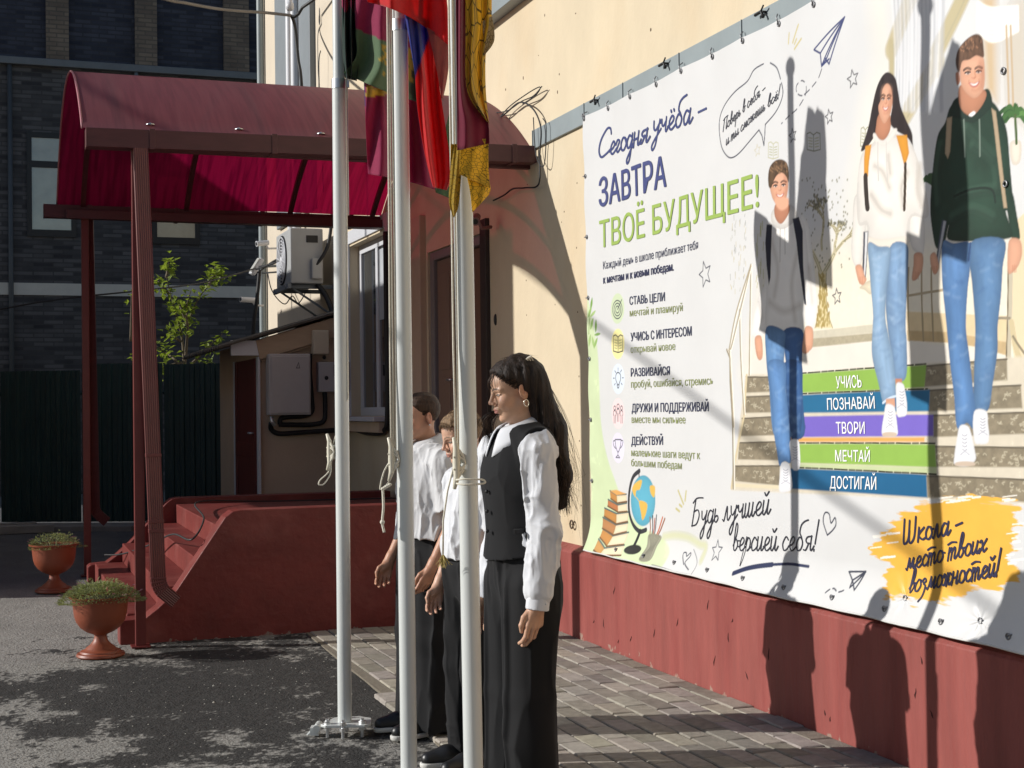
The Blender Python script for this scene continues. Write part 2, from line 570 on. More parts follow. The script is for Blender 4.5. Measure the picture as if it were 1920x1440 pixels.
# ================================================================== SCHOOL BUILDING
WX = 0.07
school = thing("school_building", (0.3, 8, 0), "cream plastered school wall with dark red plinth, behind the students and the banner", "building")
def wall_holes(y0, y1, z0, z1, x, holes, depth):
    ys = sorted({y0, y1, *[h[0] for h in holes], *[h[1] for h in holes]})
    zs = sorted({z0, z1, *[h[2] for h in holes], *[h[3] for h in holes]})
    mb = MB()
    for a, b in zip(ys, ys[1:]):
        for c, d in zip(zs, zs[1:]):
            if any(h[0] <= a and b <= h[1] and h[2] <= c and d <= h[3] for h in holes):
                continue
            mb.quad((x, b, c), (x, a, c), (x, a, d), (x, b, d))
    for h in holes:
        a, b, c, d = h
        X2 = x + depth
        mb.quad((x, a, c), (X2, a, c), (X2, a, d), (x, a, d))
        mb.quad((x, b, c), (x, b, d), (X2, b, d), (X2, b, c))
        mb.quad((x, a, d), (X2, a, d), (X2, b, d), (x, b, d))
        mb.quad((x, a, c), (x, b, c), (X2, b, c), (X2, a, c))
    mb.quad((x, y1, z0), (x + 5, y1, z0), (x + 5, y1, z1), (x, y1, z1))
    mb.quad((x + 5, y0, z0), (x, y0, z0), (x, y0, z1), (x + 5, y0, z1))
    mb.quad((x, y0, z1), (x, y1, z1), (x + 5, y1, z1), (x + 5, y0, z1))
    mb.quad((x + 5, y1, z0), (x + 5, y0, z0), (x + 5, y0, z1), (x + 5, y1, z1))
    return mb
DOOR = (10.50, 11.98, 0.70, 2.86)
WIN = (13.40, 14.92, 1.42, 3.24)
mb = wall_holes(-7, 15.1, -0.2, 7.5, WX, [DOOR, WIN], 0.22)
obj("wall", mb, cream, school)
obj("far_wall", wall_holes(15.1, 20.0, -0.2, 7.5, WX, [], 0.2), pale, school)
mb = MB()
mb.prism([(0.0, -0.2), (0.0, 0.545), (0.0125, 0.56), (WX + 0.02, 0.60), (WX + 0.02, -0.2)], 1, -7, 9.5)
pl = obj("plinth", mb, plinth_red, school, bevel=0.004)
# paint blisters and cracks on the plinth
crack_m = mat("bare_crack", (0.07, 0.02, 0.018), rough=0.9, var=0.3)
rng = random.Random(12)
for i in range(22):
    mb = MB()
    y = rng.uniform(3.6, 9.2)
    z = rng.choice([rng.uniform(0.05, 0.2), rng.uniform(0.05, 0.48)])
    L = rng.uniform(0.025, 0.075)
    a = rng.uniform(-0.6, 0.6)
    pts = []
    for k in range(4):
        pts.append((-0.001, y + L * (k / 3 - 0.5) * sin(a) + rng.uniform(-0.006, 0.006), z + L * (k / 3 - 0.5) * cos(a)))
    mb.tube(pts, [0.0006, 0.004, 0.0026, 0.0005], 4)
    obj("paint_crack", mb, crack_m, school)
# grey flashing belt over the banner
mb = MB()
edges = [-3, 2.0, 3.2, 4.5, 5.4, 6.3, 7.0, 7.75, 8.35, 9.28]
for a, b in zip(edges, edges[1:]):
    mb.box(WX - 0.022, WX + 0.01, a + 0.002, b - 0.002, 3.30, 3.432)
    mb.box(WX - 0.030, WX - 0.02, b - 0.010, b - 0.004, 3.30, 3.432)
obj("flashing_strip", mb, grey_metal, school, bevel=0.003)
mb = MB()
mb.box(WX - 0.10, WX + 0.01, -3, 15.0, 4.40, 4.56)
mb.box(WX - 0.16, WX + 0.01, -3, 15.0, 4.56, 4.60)
obj("cornice", mb, grey_metal, school, bevel=0.004)
# grey panels and thin pipes on the far wall
mb = MB()
mb.box(WX - 0.05, WX + 0.01, 17.85, 18.9, 3.9, 7.4)
mb.box(WX - 0.07, WX + 0.01, 16.55, 17.2, 3.9, 7.4)
obj("facade_panel", mb, grey_dark, school, bevel=0.01)
for yy, r in ((17.62, 0.05), (17.28, 0.055)):
    obj("downpipe", MB().tube([(WX - 0.10, yy, 3.0), (WX - 0.10, yy, 7.4)], r, 12), pvc, school, smooth=True, angle=40)
obj("corner_pipe", MB().tube([(WX - 0.06, 19.95, 0.0), (WX - 0.06, 19.95, 7.4)], 0.05, 12), grey_metal, school, smooth=True, angle=40)

# --- window
wf = MB()
a, b, c, d = WIN
fx = WX + 0.10
for (y0, y1, z0, z1) in ((a, b, c, c + 0.09), (a, b, d - 0.09, d), (a, a + 0.09, c + 0.09, d - 0.09), (b - 0.09, b, c + 0.09, d - 0.09), (a + 0.72, a + 0.82, c + 0.09, d - 0.09)):
    wf.box(fx, fx + 0.06, y0, y1, z0, z1)
wfo = obj("window", wf, pvc, school, bevel=0.006)
obj("pane", MB().box(fx + 0.02, fx + 0.03, a + 0.05, b - 0.05, c + 0.05, d - 0.05), glass_m, wfo)
blind = mat("roller_blind", (0.50, 0.52, 0.55), rough=0.35, var=0.15, vscale=2)
obj("blind", MB().box(fx + 0.006, fx + 0.014, a + 0.12, a + 0.70, c + 0.98, d - 0.12), blind, wfo)
obj("sill", MB().box(WX - 0.16, fx, a - 0.06, b + 0.04, c - 0.05, c - 0.005), pvc, wfo, bevel=0.006)
obj("sill_block", MB().box(WX - 0.10, WX - 0.002, a - 0.02, b, c - 0.16, c - 0.055), beige, wfo, bevel=0.006)
mb = MB()
mb.box(WX - 0.02, WX + 0.09, a - 0.10, a - 0.002, c, d + 0.02)
mb.box(WX - 0.02, WX + 0.09, b + 0.002, b + 0.14, c, d + 0.02)
mb.box(WX - 0.02, WX + 0.09, a - 0.10, b + 0.14, d + 0.022, d + 0.16)
obj("window_trim", mb, pvc, wfo, bevel=0.005)

# --- entrance door
a, b, c, d = DOOR
mb = MB()
for (y0, y1, z0, z1) in ((a, a + 0.07, c, d), (b - 0.11, b, c, d), (a + 0.07, b - 0.11, d - 0.08, d)):
    mb.box(WX + 0.02, WX + 0.12, y0, y1, z0, z1)
door = obj("door", mb, mat("grey_door_frame", (0.22, 0.20, 0.20), rough=0.5, var=0.08), school, bevel=0.008)
mb = MB()
mb.box(WX + 0.06, WX + 0.10, a + 0.075, b - 0.55, c + 0.02, d - 0.085)
obj("door_leaf", mb, wood_dark, door, bevel=0.006)
mb = MB()
mb.box(WX + 0.052, WX + 0.098, b - 0.545, b - 0.115, c + 0.02, d - 0.085)
mb.box(WX + 0.044, WX + 0.054, b - 0.47, b - 0.2, c + 1.12, d - 0.2)
mb.box(WX + 0.044, WX + 0.054, b - 0.47, b - 0.2, c + 0.15, c + 1.06)
obj("side_leaf", mb, mat("side_leaf_paint", (0.26, 0.17, 0.125), rough=0.45, var=0.08), door, bevel=0.006)
mb = MB()
mb.tube([(WX + 0.05, b - 0.60, 1.73), (WX - 0.02, b - 0.60, 1.73), (WX - 0.02, b - 0.72, 1.73)], 0.011, 8)
obj("handle", mb, zinc, door, smooth=True)
mb = MB()
mb.box(WX - 0.035, WX + 0.02, 10.30, 10.44, 0.72, 2.95)
obj("door_casing", mb, mat("dark_casing", (0.035, 0.022, 0.02), rough=0.5), school, bevel=0.004)
mb = MB()
mb.box(WX - 0.06, WX + 0.01, 12.03, 12.75, 0.75, 3.2)
obj("pilaster", mb, beige, school, bevel=0.01)
# dowels left in the cream wall
rng = random.Random(3)
dowel_m = mat("rusty_dowel", (0.13, 0.085, 0.05), rough=0.8)
for k in range(22):
    if k < 6:
        y, z, r, e_ = 8.55 + rng.uniform(-0.02, 0.02), 0.85 + k * 0.42, 0.007, 1
    elif k < 16:
        y, z, r, e_ = rng.uniform(7.0, 9.9), rng.uniform(3.5, 4.25), rng.uniform(0.005, 0.010), rng.uniform(0.6, 1.8)
    else:
        y, z, r, e_ = rng.uniform(8.6, 9.6), rng.uniform(0.9, 3.1), rng.uniform(0.004, 0.007), 1
    obj("wall_dowel", MB().sphere((WX, y, z), r, 8, (0.3, 1, e_)), dowel_m, school, smooth=True)
mb = MB()
rr = [(0.026 * cos(t), 0.026 * sin(t)) for t in np.linspace(0, 2 * pi, 13)]
mb.tube([(WX - 0.02, 8.66 + p, 0.72 + q) for p, q in rr], 0.006, 6)
mb.tube([(WX + 0.01, 8.66, 0.72), (WX - 0.02, 8.66, 0.72)], 0.005, 6)
obj("eye_bolt", mb, mat("rust", (0.10, 0.065, 0.04), rough=0.7), school, smooth=True)

obj("doorbell", MB().sphere((WX - 0.004, 10.17, 2.16), 0.03, 12, (0.5, 0.6, 1.5)), black, school, smooth=True)
# ================================================================== LEAN-TO SHED
shed = thing("lean_to_shed", (-0.4, 16.2, 0), "beige lean-to shed with sloping slate roof and dark red side door", "shed")
SX = -0.895
mb = MB()
zr = lambda x: 2.53 + x * 0.30
mb.prism([(SX, -0.1), (WX, -0.1), (WX, zr(WX) - 0.02), (SX, zr(SX) - 0.02)], 1, 15.05, 17.9)
obj("wall", mb, beige, shed)
mb = MB()
P = []
for j in range(3):
    P = [[] for _ in range(60)]
for i in range(60):
    y = 14.93 + i * 0.052
    for j in range(12):
        x = WX - (1.40) * j / 11
        P[i].append((x, y, zr(x) + 0.035 + 0.018 * sin(i * 1.9) + random.uniform(-0.003, 0.003)))
mb.grid(P)
P2 = [[(p[0], p[1], p[2] - 0.022) for p in row] for row in P]
mb.grid(P2)
for i in range(59):
    mb.quad(P[i][-1], P[i + 1][-1], P2[i + 1][-1], P2[i][-1])
for j in range(11):
    mb.quad(P[0][j], P[0][j + 1], P2[0][j + 1], P2[0][j])
obj("roof", mb, slate, shed)
mb = MB()
mb.prism([(SX - 0.04, zr(SX - 0.04) - 0.02), (WX, zr(WX) - 0.02), (WX, zr(WX) - 0.235), (SX - 0.0, zr(SX) - 0.235)], 1, 14.985, 15.045)
mb.prism([(SX + 0.02, zr(SX) - 0.24), (WX, zr(WX) - 0.24), (WX, zr(WX) - 0.255), (SX + 0.02, zr(SX) - 0.255)], 1, 15.0, 15.046)
obj("fascia_board", mb, mat("fascia_paint", (0.46, 0.33, 0.22), rough=0.7, var=0.1, stretch=(1, 1, 5)), shed, bevel=0.004)
mb = MB()
mb.box(SX - 0.30, SX, 14.99, 15.04, zr(SX) - 0.19, zr(SX) - 0.03)
mb.box(SX - 0.02, SX + 0.005, 15.0, 15.12, 0.0, 2.06)
obj("corner_post", mb, pvc, shed, bevel=0.004)
mb = MB()
mb.box(SX - 0.03, SX + 0.0, 16.56, 16.64, 0.0, 2.06)
obj("door_frame", mb, pvc, shed, bevel=0.004)
mb = MB()
mb.box(SX - 0.02, SX - 0.002, 15.125, 16.55, 0.05, 2.05)
mb.box(SX - 0.03, SX - 0.018, 15.18, 15.32, 0.05, 2.05)
mb.box(SX - 0.03, SX - 0.018, 16.38, 16.52, 0.05, 2.05)
mb.box(SX - 0.03, SX - 0.018, 15.322, 16.378, 0.98, 1.14)
sd = obj("door", mb, red_wood, shed, bevel=0.005)
obj("handle", MB().tube([(SX - 0.03, 15.25, 1.25), (SX - 0.07, 15.25, 1.25), (SX - 0.07, 15.36, 1.25)], 0.012, 8), zinc, sd, smooth=True)

# ================================================================== BOXES, AC, CAMERAS
def wallbox(name, x0, x1, z0, z1, dep, m, label, cat, extra=None):
    t = thing(name, ((x0 + x1) / 2, 15.0, z0), label, cat)
    mb = MB()
    mb.box(x0, x1, 15.045 - dep, 15.045, z0, z1)
    obj("cabinet_body", mb, m, t, bevel=0.01)
    if extra:
        extra(t, 15.045 - dep)
    return t
def ex1(t, y):
    obj("cabinet_door", MB().box(-0.80, -0.40, y - 0.014, y - 0.001, 1.46, 2.06), whitebox, t, bevel=0.006)
    mb = MB()
    mb.prism([(-0.60 + 0.055, 1.93), (-0.60 + 0.10, 1.93), (-0.60 + 0.085, 2.0)], 1, y - 0.018, y - 0.0145)
    s = obj("warning_sticker", mb, mat("sticker_outline", (0.10, 0.10, 0.11), rough=0.5), t)
    mb = MB()
    mb.prism([(-0.60 + 0.064, 1.937), (-0.60 + 0.092, 1.937), (-0.60 + 0.0825, 1.984)], 1, y - 0.0205, y - 0.0185)
    obj("sticker_face", mb, mat("sticker_pale", (0.45, 0.43, 0.42), rough=0.5), s)
    obj("cable_gland", MB().tube([(-0.79, y + 0.06, 1.43), (-0.79, y + 0.06, 1.38), (-0.76, y + 0.05, 1.33)], 0.022, 8), zinc, t, smooth=True)
wallbox("electric_cabinet", -0.825, -0.385, 1.44, 2.085, 0.20, whitebox, "large white metal electric cabinet with warning triangle on shed wall", "electric box", ex1)
def ex2(t, y):
    obj("meter_window", MB().box(-0.12, 0.0, y - 0.006, y - 0.001, 1.85, 1.97), dark_glass_frame, t, bevel=0.003)
    obj("lock", MB().sphere((-0.20, y, 1.83), 0.022, 10), black, t, smooth=True)
wallbox("meter_box", -0.285, 0.06, 1.68, 2.0, 0.13, whitebox, "white electricity meter box with small window and black lock", "meter box", ex2)
def ex3(t, y):
    obj("box_lid", MB().box(-0.335, -0.17, y - 0.02, y - 0.002, 2.085, 2.335), creambox, t, bevel=0.012)
    obj("cable_gland", MB().sphere((-0.21, y + 0.04, 2.05), 0.022, 8), black, t)
wallbox("junction_box", -0.34, -0.165, 2.08, 2.34, 0.12, creambox, "small cream plastic junction box above the meter box", "junction box", ex3)
def cable(name, pts, r, label, m=cable_m, n=6, cat="cable", sub=8, group=None):
    o = obj(name, MB().tube(catmull(pts, sub), r, n), m, smooth=True)
    return tag(o, label, cat, group)
y0 = 14.99
cable("conduit", [(-0.36, y0, 2.09), (-0.365, y0, 1.9), (-0.345, y0, 1.6), (-0.345, y0, 1.48), (-0.42, y0, 1.43), (-0.60, y0, 1.42), (-0.68, y0, 1.40), (-0.69, y0, 1.34)], 0.026, "black corrugated conduit dropping from the junction box beside the cabinet", black, 8)
cable("conduit", [(-0.205, y0, 1.68), (-0.20, y0, 1.5), (-0.22, y0, 1.37), (-0.34, y0, 1.335), (-0.55, y0, 1.335), (-0.70, y0, 1.34)], 0.026, "black conduit curving left from below the meter box", black, 8)
cable("conduit", [(-0.79, y0 - 0.05, 1.36), (-0.78, y0, 1.29), (-0.70, y0, 1.245), (-0.5, y0, 1.25), (-0.2, y0, 1.265), (0.0, y0 - 0.02, 1.27), (0.03, 14.6, 1.28), (0.03, 14.0, 1.25), (0.03, 13.4, 1.28), (0.03, 13.25, 1.5), (0.03, 13.25, 2.6), (0.03, 13.25, 3.2)], 0.028, "thick black conduit running along the wall under the window sill", black, 8)

ac = thing("air_conditioner", (-0.2, 16.0, 2.88), "grey white outdoor air conditioner unit on brackets above the shed", "air conditioner")
acm = mat("ac_enamel", (0.40, 0.41, 0.41), rough=0.45, var=0.05)
obj("casing", MB().box(-0.43, -0.06, 15.65, 16.50, 2.90, 3.52), acm, ac, bevel=0.015)
mb = MB()
fc = (-0.432, 16.13, 3.20)
for k in range(7):
    r = 0.045 + k * 0.036
    mb.tube([(-0.445, fc[1] + r * cos(t), fc[2] + r * sin(t)) for t in np.linspace(0, 2 * pi, 33)], 0.006, 5)
for k in range(12):
    t = k * pi / 6
    mb.tube([(-0.447, fc[1] + 0.04 * cos(t), fc[2] + 0.04 * sin(t)), (-0.447, fc[1] + 0.27 * cos(t + 0.2), fc[2] + 0.27 * sin(t + 0.2))], 0.004, 4)
mb.sphere((-0.445, fc[1], fc[2]), 0.045, 12, (0.3, 1, 1))
obj("fan_grille", mb, pvc, ac, smooth=True)
obj("fan_recess", MB().tube([(-0.434, fc[1], fc[2]), (-0.437, fc[1], fc[2])], 0.285, 32), black, ac)
obj("valve_cover", MB().box(-0.20, -0.08, 15.60, 15.648, 2.95, 3.18), acm, ac, bevel=0.012)
obj("grip_recess", MB().box(-0.25, -0.12, 15.643, 15.649, 3.36, 3.44), black, ac, bevel=0.004)
mb = MB()
for yy in (15.75, 16.40):
    mb.box(-0.48, WX, yy - 0.02, yy + 0.02, 2.85, 2.895)
    mb.tube([(-0.40, yy, 2.86), (WX, yy, 2.55)], 0.014, 6)
mb.box(-0.47, -0.43, 15.62, 16.52, 2.84, 2.895)
obj("bracket", mb, grey_dark, ac, bevel=0.004)

def cctv(name, base, d, label, m=pvc, L=0.16, r=0.035):
    t = thing(name, base, label, "camera", "small surveillance cameras on the walls")
    base, d = Vector(base), Vector(d).normalized()
    mb = MB()
    mb.tube([base, base + d * L], r, 14)
    mb.tube([base + d * L, base + d * (L + 0.012)], [r * 1.08, r * 1.08], 14)
    obj("camera_body", mb, m, t, smooth=True, angle=40)
    obj("lens", MB().tube([base + d * (L + 0.012), base + d * (L + 0.016)], r * 0.7, 12), black, t)
    obj("mount", MB().tube([base + d * 0.05, base + d * 0.05 + Vector((0.05, 0.02, -0.07)), base + Vector((0.12, 0.02, -0.07))], 0.014, 8), m, t, smooth=True)
p = on_plane(503, 455, 0, -0.1)
cctv("surveillance_camera", p, (-1, -0.25, -0.15), "small white camera on the far corner of the pale wall")
p = at_depth(478, 563, 19.0)
cctv("surveillance_camera", p, (-1, -0.3, 0.02), "tiny pale camera lower down on the corner, above the shed eave", L=0.2)
p = Vector((-0.09, 10.12, 2.93))
cctv("surveillance_camera", p, (-0.35, -0.8, -0.35), "dark tinted camera on the shaded wall under the canopy corner", mat("cctv_grey", (0.22, 0.11, 0.11), rough=0.4), 0.13, 0.03)
fl = thing("floodlight", at_depth(485, 500, 18.5), "small white floodlight tilted at the corner of the pale wall", "lamp")
c = at_depth(481, 500, 18.5)
obj("lamp_housing", MB().obox(c, (0.8, 0.1, -0.5), (0, 1, 0.1), (0.5, 0, 0.8), 0.03, 0.10, 0.13), pvc, fl, bevel=0.008)
obj("lamp_face", MB().obox(c + Vector((-0.03, -0.02, 0.02)), (0.8, 0.1, -0.5), (0, 1, 0.1), (0.5, 0, 0.8), 0.006, 0.085, 0.11), mat("lamp_glass", (0.7, 0.7, 0.66), rough=0.15), fl)
obj("lamp_bracket", MB().tube([c, c + Vector((0.35, 0.1, 0.03)), (WX, c.y + 0.2, c.z + 0.05)], 0.02, 6), grey_dark, fl, smooth=True)
# overhead cable and insulator bracket
ins = thing("cable_bracket", (0.0, 16.3, 5.6), "steel wall bracket with white insulator holding the overhead cable", "bracket")
pb = lambda x, y, X=-0.12: on_plane(x, y, 0, X)
q1, q2 = pb(608, 14), pb(567, 14)
mb = MB()
mb.box(WX - 0.05, WX + 0.01, q1.y - 0.10, q1.y + 0.12, 4.55, 6.4)
obj("back_plate", mb, mat("weathered_steel", (0.16, 0.12, 0.085), rough=0.8, var=0.2), ins, bevel=0.004)
i0 = at_depth(543, 22, 16.6)
mb = MB()
mb.tube([Vector((0.0, q1.y, at_depth(600, 14, 16.4).z)), at_depth(567, 14, 16.5), at_depth(560, 26, 16.5), at_depth(552, 32, 16.6), at_depth(546, 30, 16.6)], 0.018, 8)
obj("hook", mb, cable_m, ins, smooth=True)
mb = MB()
mb.lathe([(0.0, 0.0), (0.03, 0.0), (0.05, 0.03), (0.045, 0.09), (0.03, 0.10), (0.028, 0.16), (0.02, 0.18), (0, 0.18)], at_depth(543.5, 20, 16.6), 16)
obj("insulator", mb, pvc, ins, smooth=True)
e = at_depth(546, 29, 16.6)
cable("overhead_cable", [e, at_depth(500, 24, 16.5), at_depth(420, 18, 16.0), at_depth(350, 6, 15.4), at_depth(290, -8, 15.0), at_depth(60, -90, 13.5), at_depth(-400, -330, 11.5)], 0.018, "grey twisted overhead cable ending at the white insulator", mat("alu_cable", (0.22, 0.20, 0.18), rough=0.6), 6)
cable("drop_cable", [e, at_depth(553, 50, 16.7), at_depth(559, 110, 16.7), at_depth(566, 172, 16.7), (WX - 0.08, 16.9, 3.9)], 0.02, "thick black cable dropping down the pale wall from the insulator")
cable("thin_wire", [at_depth(601, 95, 16.2), at_depth(598, 140, 16.2), (WX - 0.02, 16.1, 4.0)], 0.006, "thin wire hanging from the bracket plate")
for k, (a1, b1, cc) in enumerate((((480, 505), (560, 430), 20), ((486, 500), (548, 470), 8), ((490, 506), (545, 480), -6), ((492, 512), (600, 470), 14))):
    A, B = at_depth(*a1, 18.2), at_depth(*b1, 16.6)
    M_ = (A + B) / 2 + Vector((0, 0, -cc * 0.006))
    cable("wall_wire", [A, M_, B], 0.012, "dark wire of the bundle between the floodlight and the air conditioner", group="wires bundled by the air conditioner")
pts = [at_depth(*q, 17.2) for q in ((502, 512), (508, 540), (520, 560), (535, 570), (548, 555), (560, 568), (575, 545), (582, 535))]
cable("looped_wire", pts, 0.007, "thin wire sagging in loops across the pale wall below the air conditioner", sub=6)
cable("pipe_bundle", [(-0.12, 15.7, 2.9), (-0.04, 15.6, 2.75), (0.02, 15.45, 2.5)], 0.03, "black pipes running down behind the air conditioner to the shed roof", black)
cable("refrigerant_pipe", [(-0.15, 15.62, 3.1), (-0.02, 15.55, 3.35), (0.03, 15.5, 3.9), (0.03, 15.5, 4.35)], 0.02, "black pipe climbing from the air conditioner valves")
cable("fence_wire", [at_depth(480, 503, 18.4), at_depth(380, 530, 17), at_depth(262, 545, 15.5), at_depth(120, 560, 15), at_depth(0, 580, 15), at_depth(-300, 640, 15)], 0.010, "black wire sagging from the floodlight across the brick facade")
cable("corner_drop_wire", [at_depth(487, 505, 18.3), at_depth(482, 560, 18.3), at_depth(476, 600, 18.3), at_depth(474, 640, 18.3)], 0.025, "black cable dropping from the floodlight to the shed eave")

# wire loops beside the canopy
wl = lambda x, y, X=0.02: on_plane(x, y, 0, X)
cable("coiled_wire", [wl(918, 232), wl(945, 215), wl(975, 192), wl(1000, 205), wl(1014, 240), wl(1012, 290), wl(1010, 345), wl(985, 352), wl(962, 354), wl(945, 366), wl(925, 376)], 0.006, "black wire looping from the canopy corner down to the dark camera", sub=8)
cable("coiled_wire", [wl(920, 245), wl(950, 205), wl(985, 178), wl(1012, 163), wl(1005, 178), wl(980, 195)], 0.004, "thin black wire loop curling above the canopy corner")
cable("coiled_wire", [wl(916, 212), wl(950, 208), wl(978, 190), wl(1000, 180), wl(1016, 162)], 0.004, "thin wire rising to the hook above the canopy corner")
cable("coiled_wire", [wl(1000, 220), wl(1005, 290), wl(1020, 310), wl(1024, 240), wl(1018, 222)], 0.004, "thin wire ring hanging over the grey flashing strip")
# ================================================================== PORCH CANOPY
CY0, CY1 = 9.33, 13.56
can = thing("entrance_canopy", (-1.4, 11.4, 0), "dark red barrel vaulted canopy on steel posts over the entrance steps", "canopy")
def arch(t):
    """t 0..1 from the near gutter to the far gutter -> (y,z)"""
    hw, sag = (CY1 - CY0) / 2, 0.72
    R = (hw * hw + sag * sag) / (2 * sag)
    A = math.asin(hw / R)
    a = -A + 2 * A * t
    return (CY0 + CY1) / 2 + R * sin(a), 3.295 + 0.10 * t + R * cos(a) - (R - sag)
poly = bpy.data.materials.new("red_polycarbonate")
poly.use_nodes = True
n, l = poly.node_tree.nodes, poly.node_tree.links
p = n["Principled BSDF"]
tc = n.new("ShaderNodeTexCoord")
mp = n.new("ShaderNodeMapping")
mp.inputs["Scale"].default_value = (9, 0.5, 0.5)
l.new(tc.outputs["Object"], mp.inputs[0])
nz = n.new("ShaderNodeTexNoise")
nz.inputs["Scale"].default_value = 3
nz.inputs["Detail"].default_value = 8
l.new(mp.outputs[0], nz.inputs["Vector"])
cr = n.new("ShaderNodeValToRGB")
cr.color_ramp.elements[0].position = 0.3
cr.color_ramp.elements[0].color = (0.27, 0.095, 0.108, 1)
cr.color_ramp.elements[1].position = 0.72
cr.color_ramp.elements[1].color = (0.32, 0.130, 0.138, 1)
l.new(nz.outputs["Fac"], cr.inputs[0])
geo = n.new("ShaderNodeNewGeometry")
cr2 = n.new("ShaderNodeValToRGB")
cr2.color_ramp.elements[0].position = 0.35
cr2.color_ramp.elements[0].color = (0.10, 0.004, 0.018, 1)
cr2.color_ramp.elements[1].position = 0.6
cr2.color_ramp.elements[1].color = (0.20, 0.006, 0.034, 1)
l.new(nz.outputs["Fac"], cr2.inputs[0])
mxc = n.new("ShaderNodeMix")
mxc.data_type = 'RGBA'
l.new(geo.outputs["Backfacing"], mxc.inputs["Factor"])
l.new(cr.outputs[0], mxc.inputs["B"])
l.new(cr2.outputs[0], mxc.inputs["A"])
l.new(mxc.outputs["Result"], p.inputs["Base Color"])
p.inputs["Roughness"].default_value = 0.45
tb = n.new("ShaderNodeBsdfTranslucent")
cr3 = n.new("ShaderNodeValToRGB")
cr3.color_ramp.elements[0].position = 0.38
cr3.color_ramp.elements[0].color = (0.20, 0.002, 0.034, 1)
cr3.color_ramp.elements[1].position = 0.55
cr3.color_ramp.elements[1].color = (0.32, 0.005, 0.052, 1)
l.new(nz.outputs["Fac"], cr3.inputs[0])
l.new(cr3.outputs[0], tb.inputs["Color"])
ms = n.new("ShaderNodeMixShader")
ms.inputs[0].default_value = 0.42
l.new(p.outputs[0], ms.inputs[1])
l.new(tb.outputs[0], ms.inputs[2])
tp = n.new("ShaderNodeBsdfTransparent")
tp.inputs[0].default_value = (0.85, 0.02, 0.10, 1)
ms2 = n.new("ShaderNodeMixShader")
ms2.inputs[0].default_value = 0.085
l.new(ms.outputs[0], ms2.inputs[1])
l.new(tp.outputs[0], ms2.inputs[2])
l.new(ms2.outputs[0], n["Material Output"].inputs[0])
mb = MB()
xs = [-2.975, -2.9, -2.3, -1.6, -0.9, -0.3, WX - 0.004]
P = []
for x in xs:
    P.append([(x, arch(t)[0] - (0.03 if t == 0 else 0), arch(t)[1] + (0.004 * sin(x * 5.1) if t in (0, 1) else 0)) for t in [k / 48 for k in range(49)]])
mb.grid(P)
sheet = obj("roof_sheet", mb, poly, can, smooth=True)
rim_m = mat("sheet_rim", (0.42, 0.16, 0.18), rough=0.5, var=0.1)
rim = MB()
rim.tube([(-2.977, arch(k / 48)[0], arch(k / 48)[1]) for k in range(49)], 0.007, 6)
obj("sheet_edge", rim, rim_m, sheet, smooth=True)
def rib(x, w=0.022, dz=0.03):
    mb = MB()
    pts = [(arch(k / 30)[0], arch(k / 30)[1] - dz) for k in range(31)]
    for (ya, za), (yb, zb) in zip(pts, pts[1:]):
        mb.add([(x - w, ya, za - w), (x + w, ya, za - w), (x + w, yb, zb - w), (x - w, yb, zb - w), (x - w, ya, za + w), (x + w, ya, za + w), (x + w, yb, zb + w), (x - w, yb, zb + w)],
               [(0, 3, 2, 1), (4, 5, 6, 7), (0, 4, 7, 3), (1, 2, 6, 5)])
    return mb
for x in (-2.75, -1.82, -0.84, -0.03):
    obj("arch_rib", rib(x), gutter_red, can)
# scatter of screws
mb0 = MB()
mb0.sphere((0, 0, 0), 0.013, 8, (1, 1, 0.7)).lathe([(0.028, -0.006), (0.028, 0.0), (0.0, 0.002)], (0, 0, 0), 10)
for x in (-2.55, -1.98, -1.43, -0.86, -0.3):
    for t in (0.02, 0.52):
        yy, zz = arch(t)
        b = MB()
        b.add([(q[0] + x + (0.1 if t > 0.3 else 0), q[1] + yy, q[2] + zz + 0.006) for q in mb0.v], mb0.f)
        obj("screw", b, zinc, can, smooth=True)
# gutters
def gutter(y, sgn, z, x0, tilt=0.0):
    mb = MB()
    prof = [(-0.06, 0.118), (-0.064, 0.118), (-0.064, 0.0), (0.06, 0.0), (0.06, 0.118), (0.056, 0.118), (0.056, 0.005), (-0.06, 0.005)]
    a = [(x0, y + u * 1.0, z + v) for u, v in prof]
    b = [(WX - 0.01, y + u, z + v + tilt) for u, v in prof]
    k = len(prof)
    mb.add(a + b, [(i, (i + 1) % k, k + (i + 1) % k, k + i) for i in range(k)] + [tuple(range(k))[::-1], tuple(range(k, 2 * k))])
    mb.box(x0 - 0.004, x0, y - 0.068, y + 0.064, z - 0.003, z + 0.121)
    for bx in (x0 + 0.40, x0 + 1.18, x0 + 1.98, x0 + 2.85):
        zz = z + tilt * (bx - x0) / (WX - x0)
        mb.box(bx - 0.018, bx + 0.018, y - 0.071, y + 0.068, zz - 0.006, zz + 0.124)
    return mb
obj("gutter", gutter(CY0 - 0.03, 1, 3.165, -2.955, 0.035), gutter_red, can, bevel=0.003)
obj("gutter", gutter(CY1 + 0.02, 1, 3.275, -3.09, -0.01), gutter_red, can, bevel=0.003)
obj("eaves_beam", MB().box(-2.9, WX, CY0 + 0.06, CY0 + 0.11, 3.18, 3.25), gutter_red, can, bevel=0.003)
obj("eaves_beam", MB().box(-2.9, WX, CY1 - 0.12, CY1 - 0.07, 3.26, 3.34), gutter_red, can, bevel=0.003)
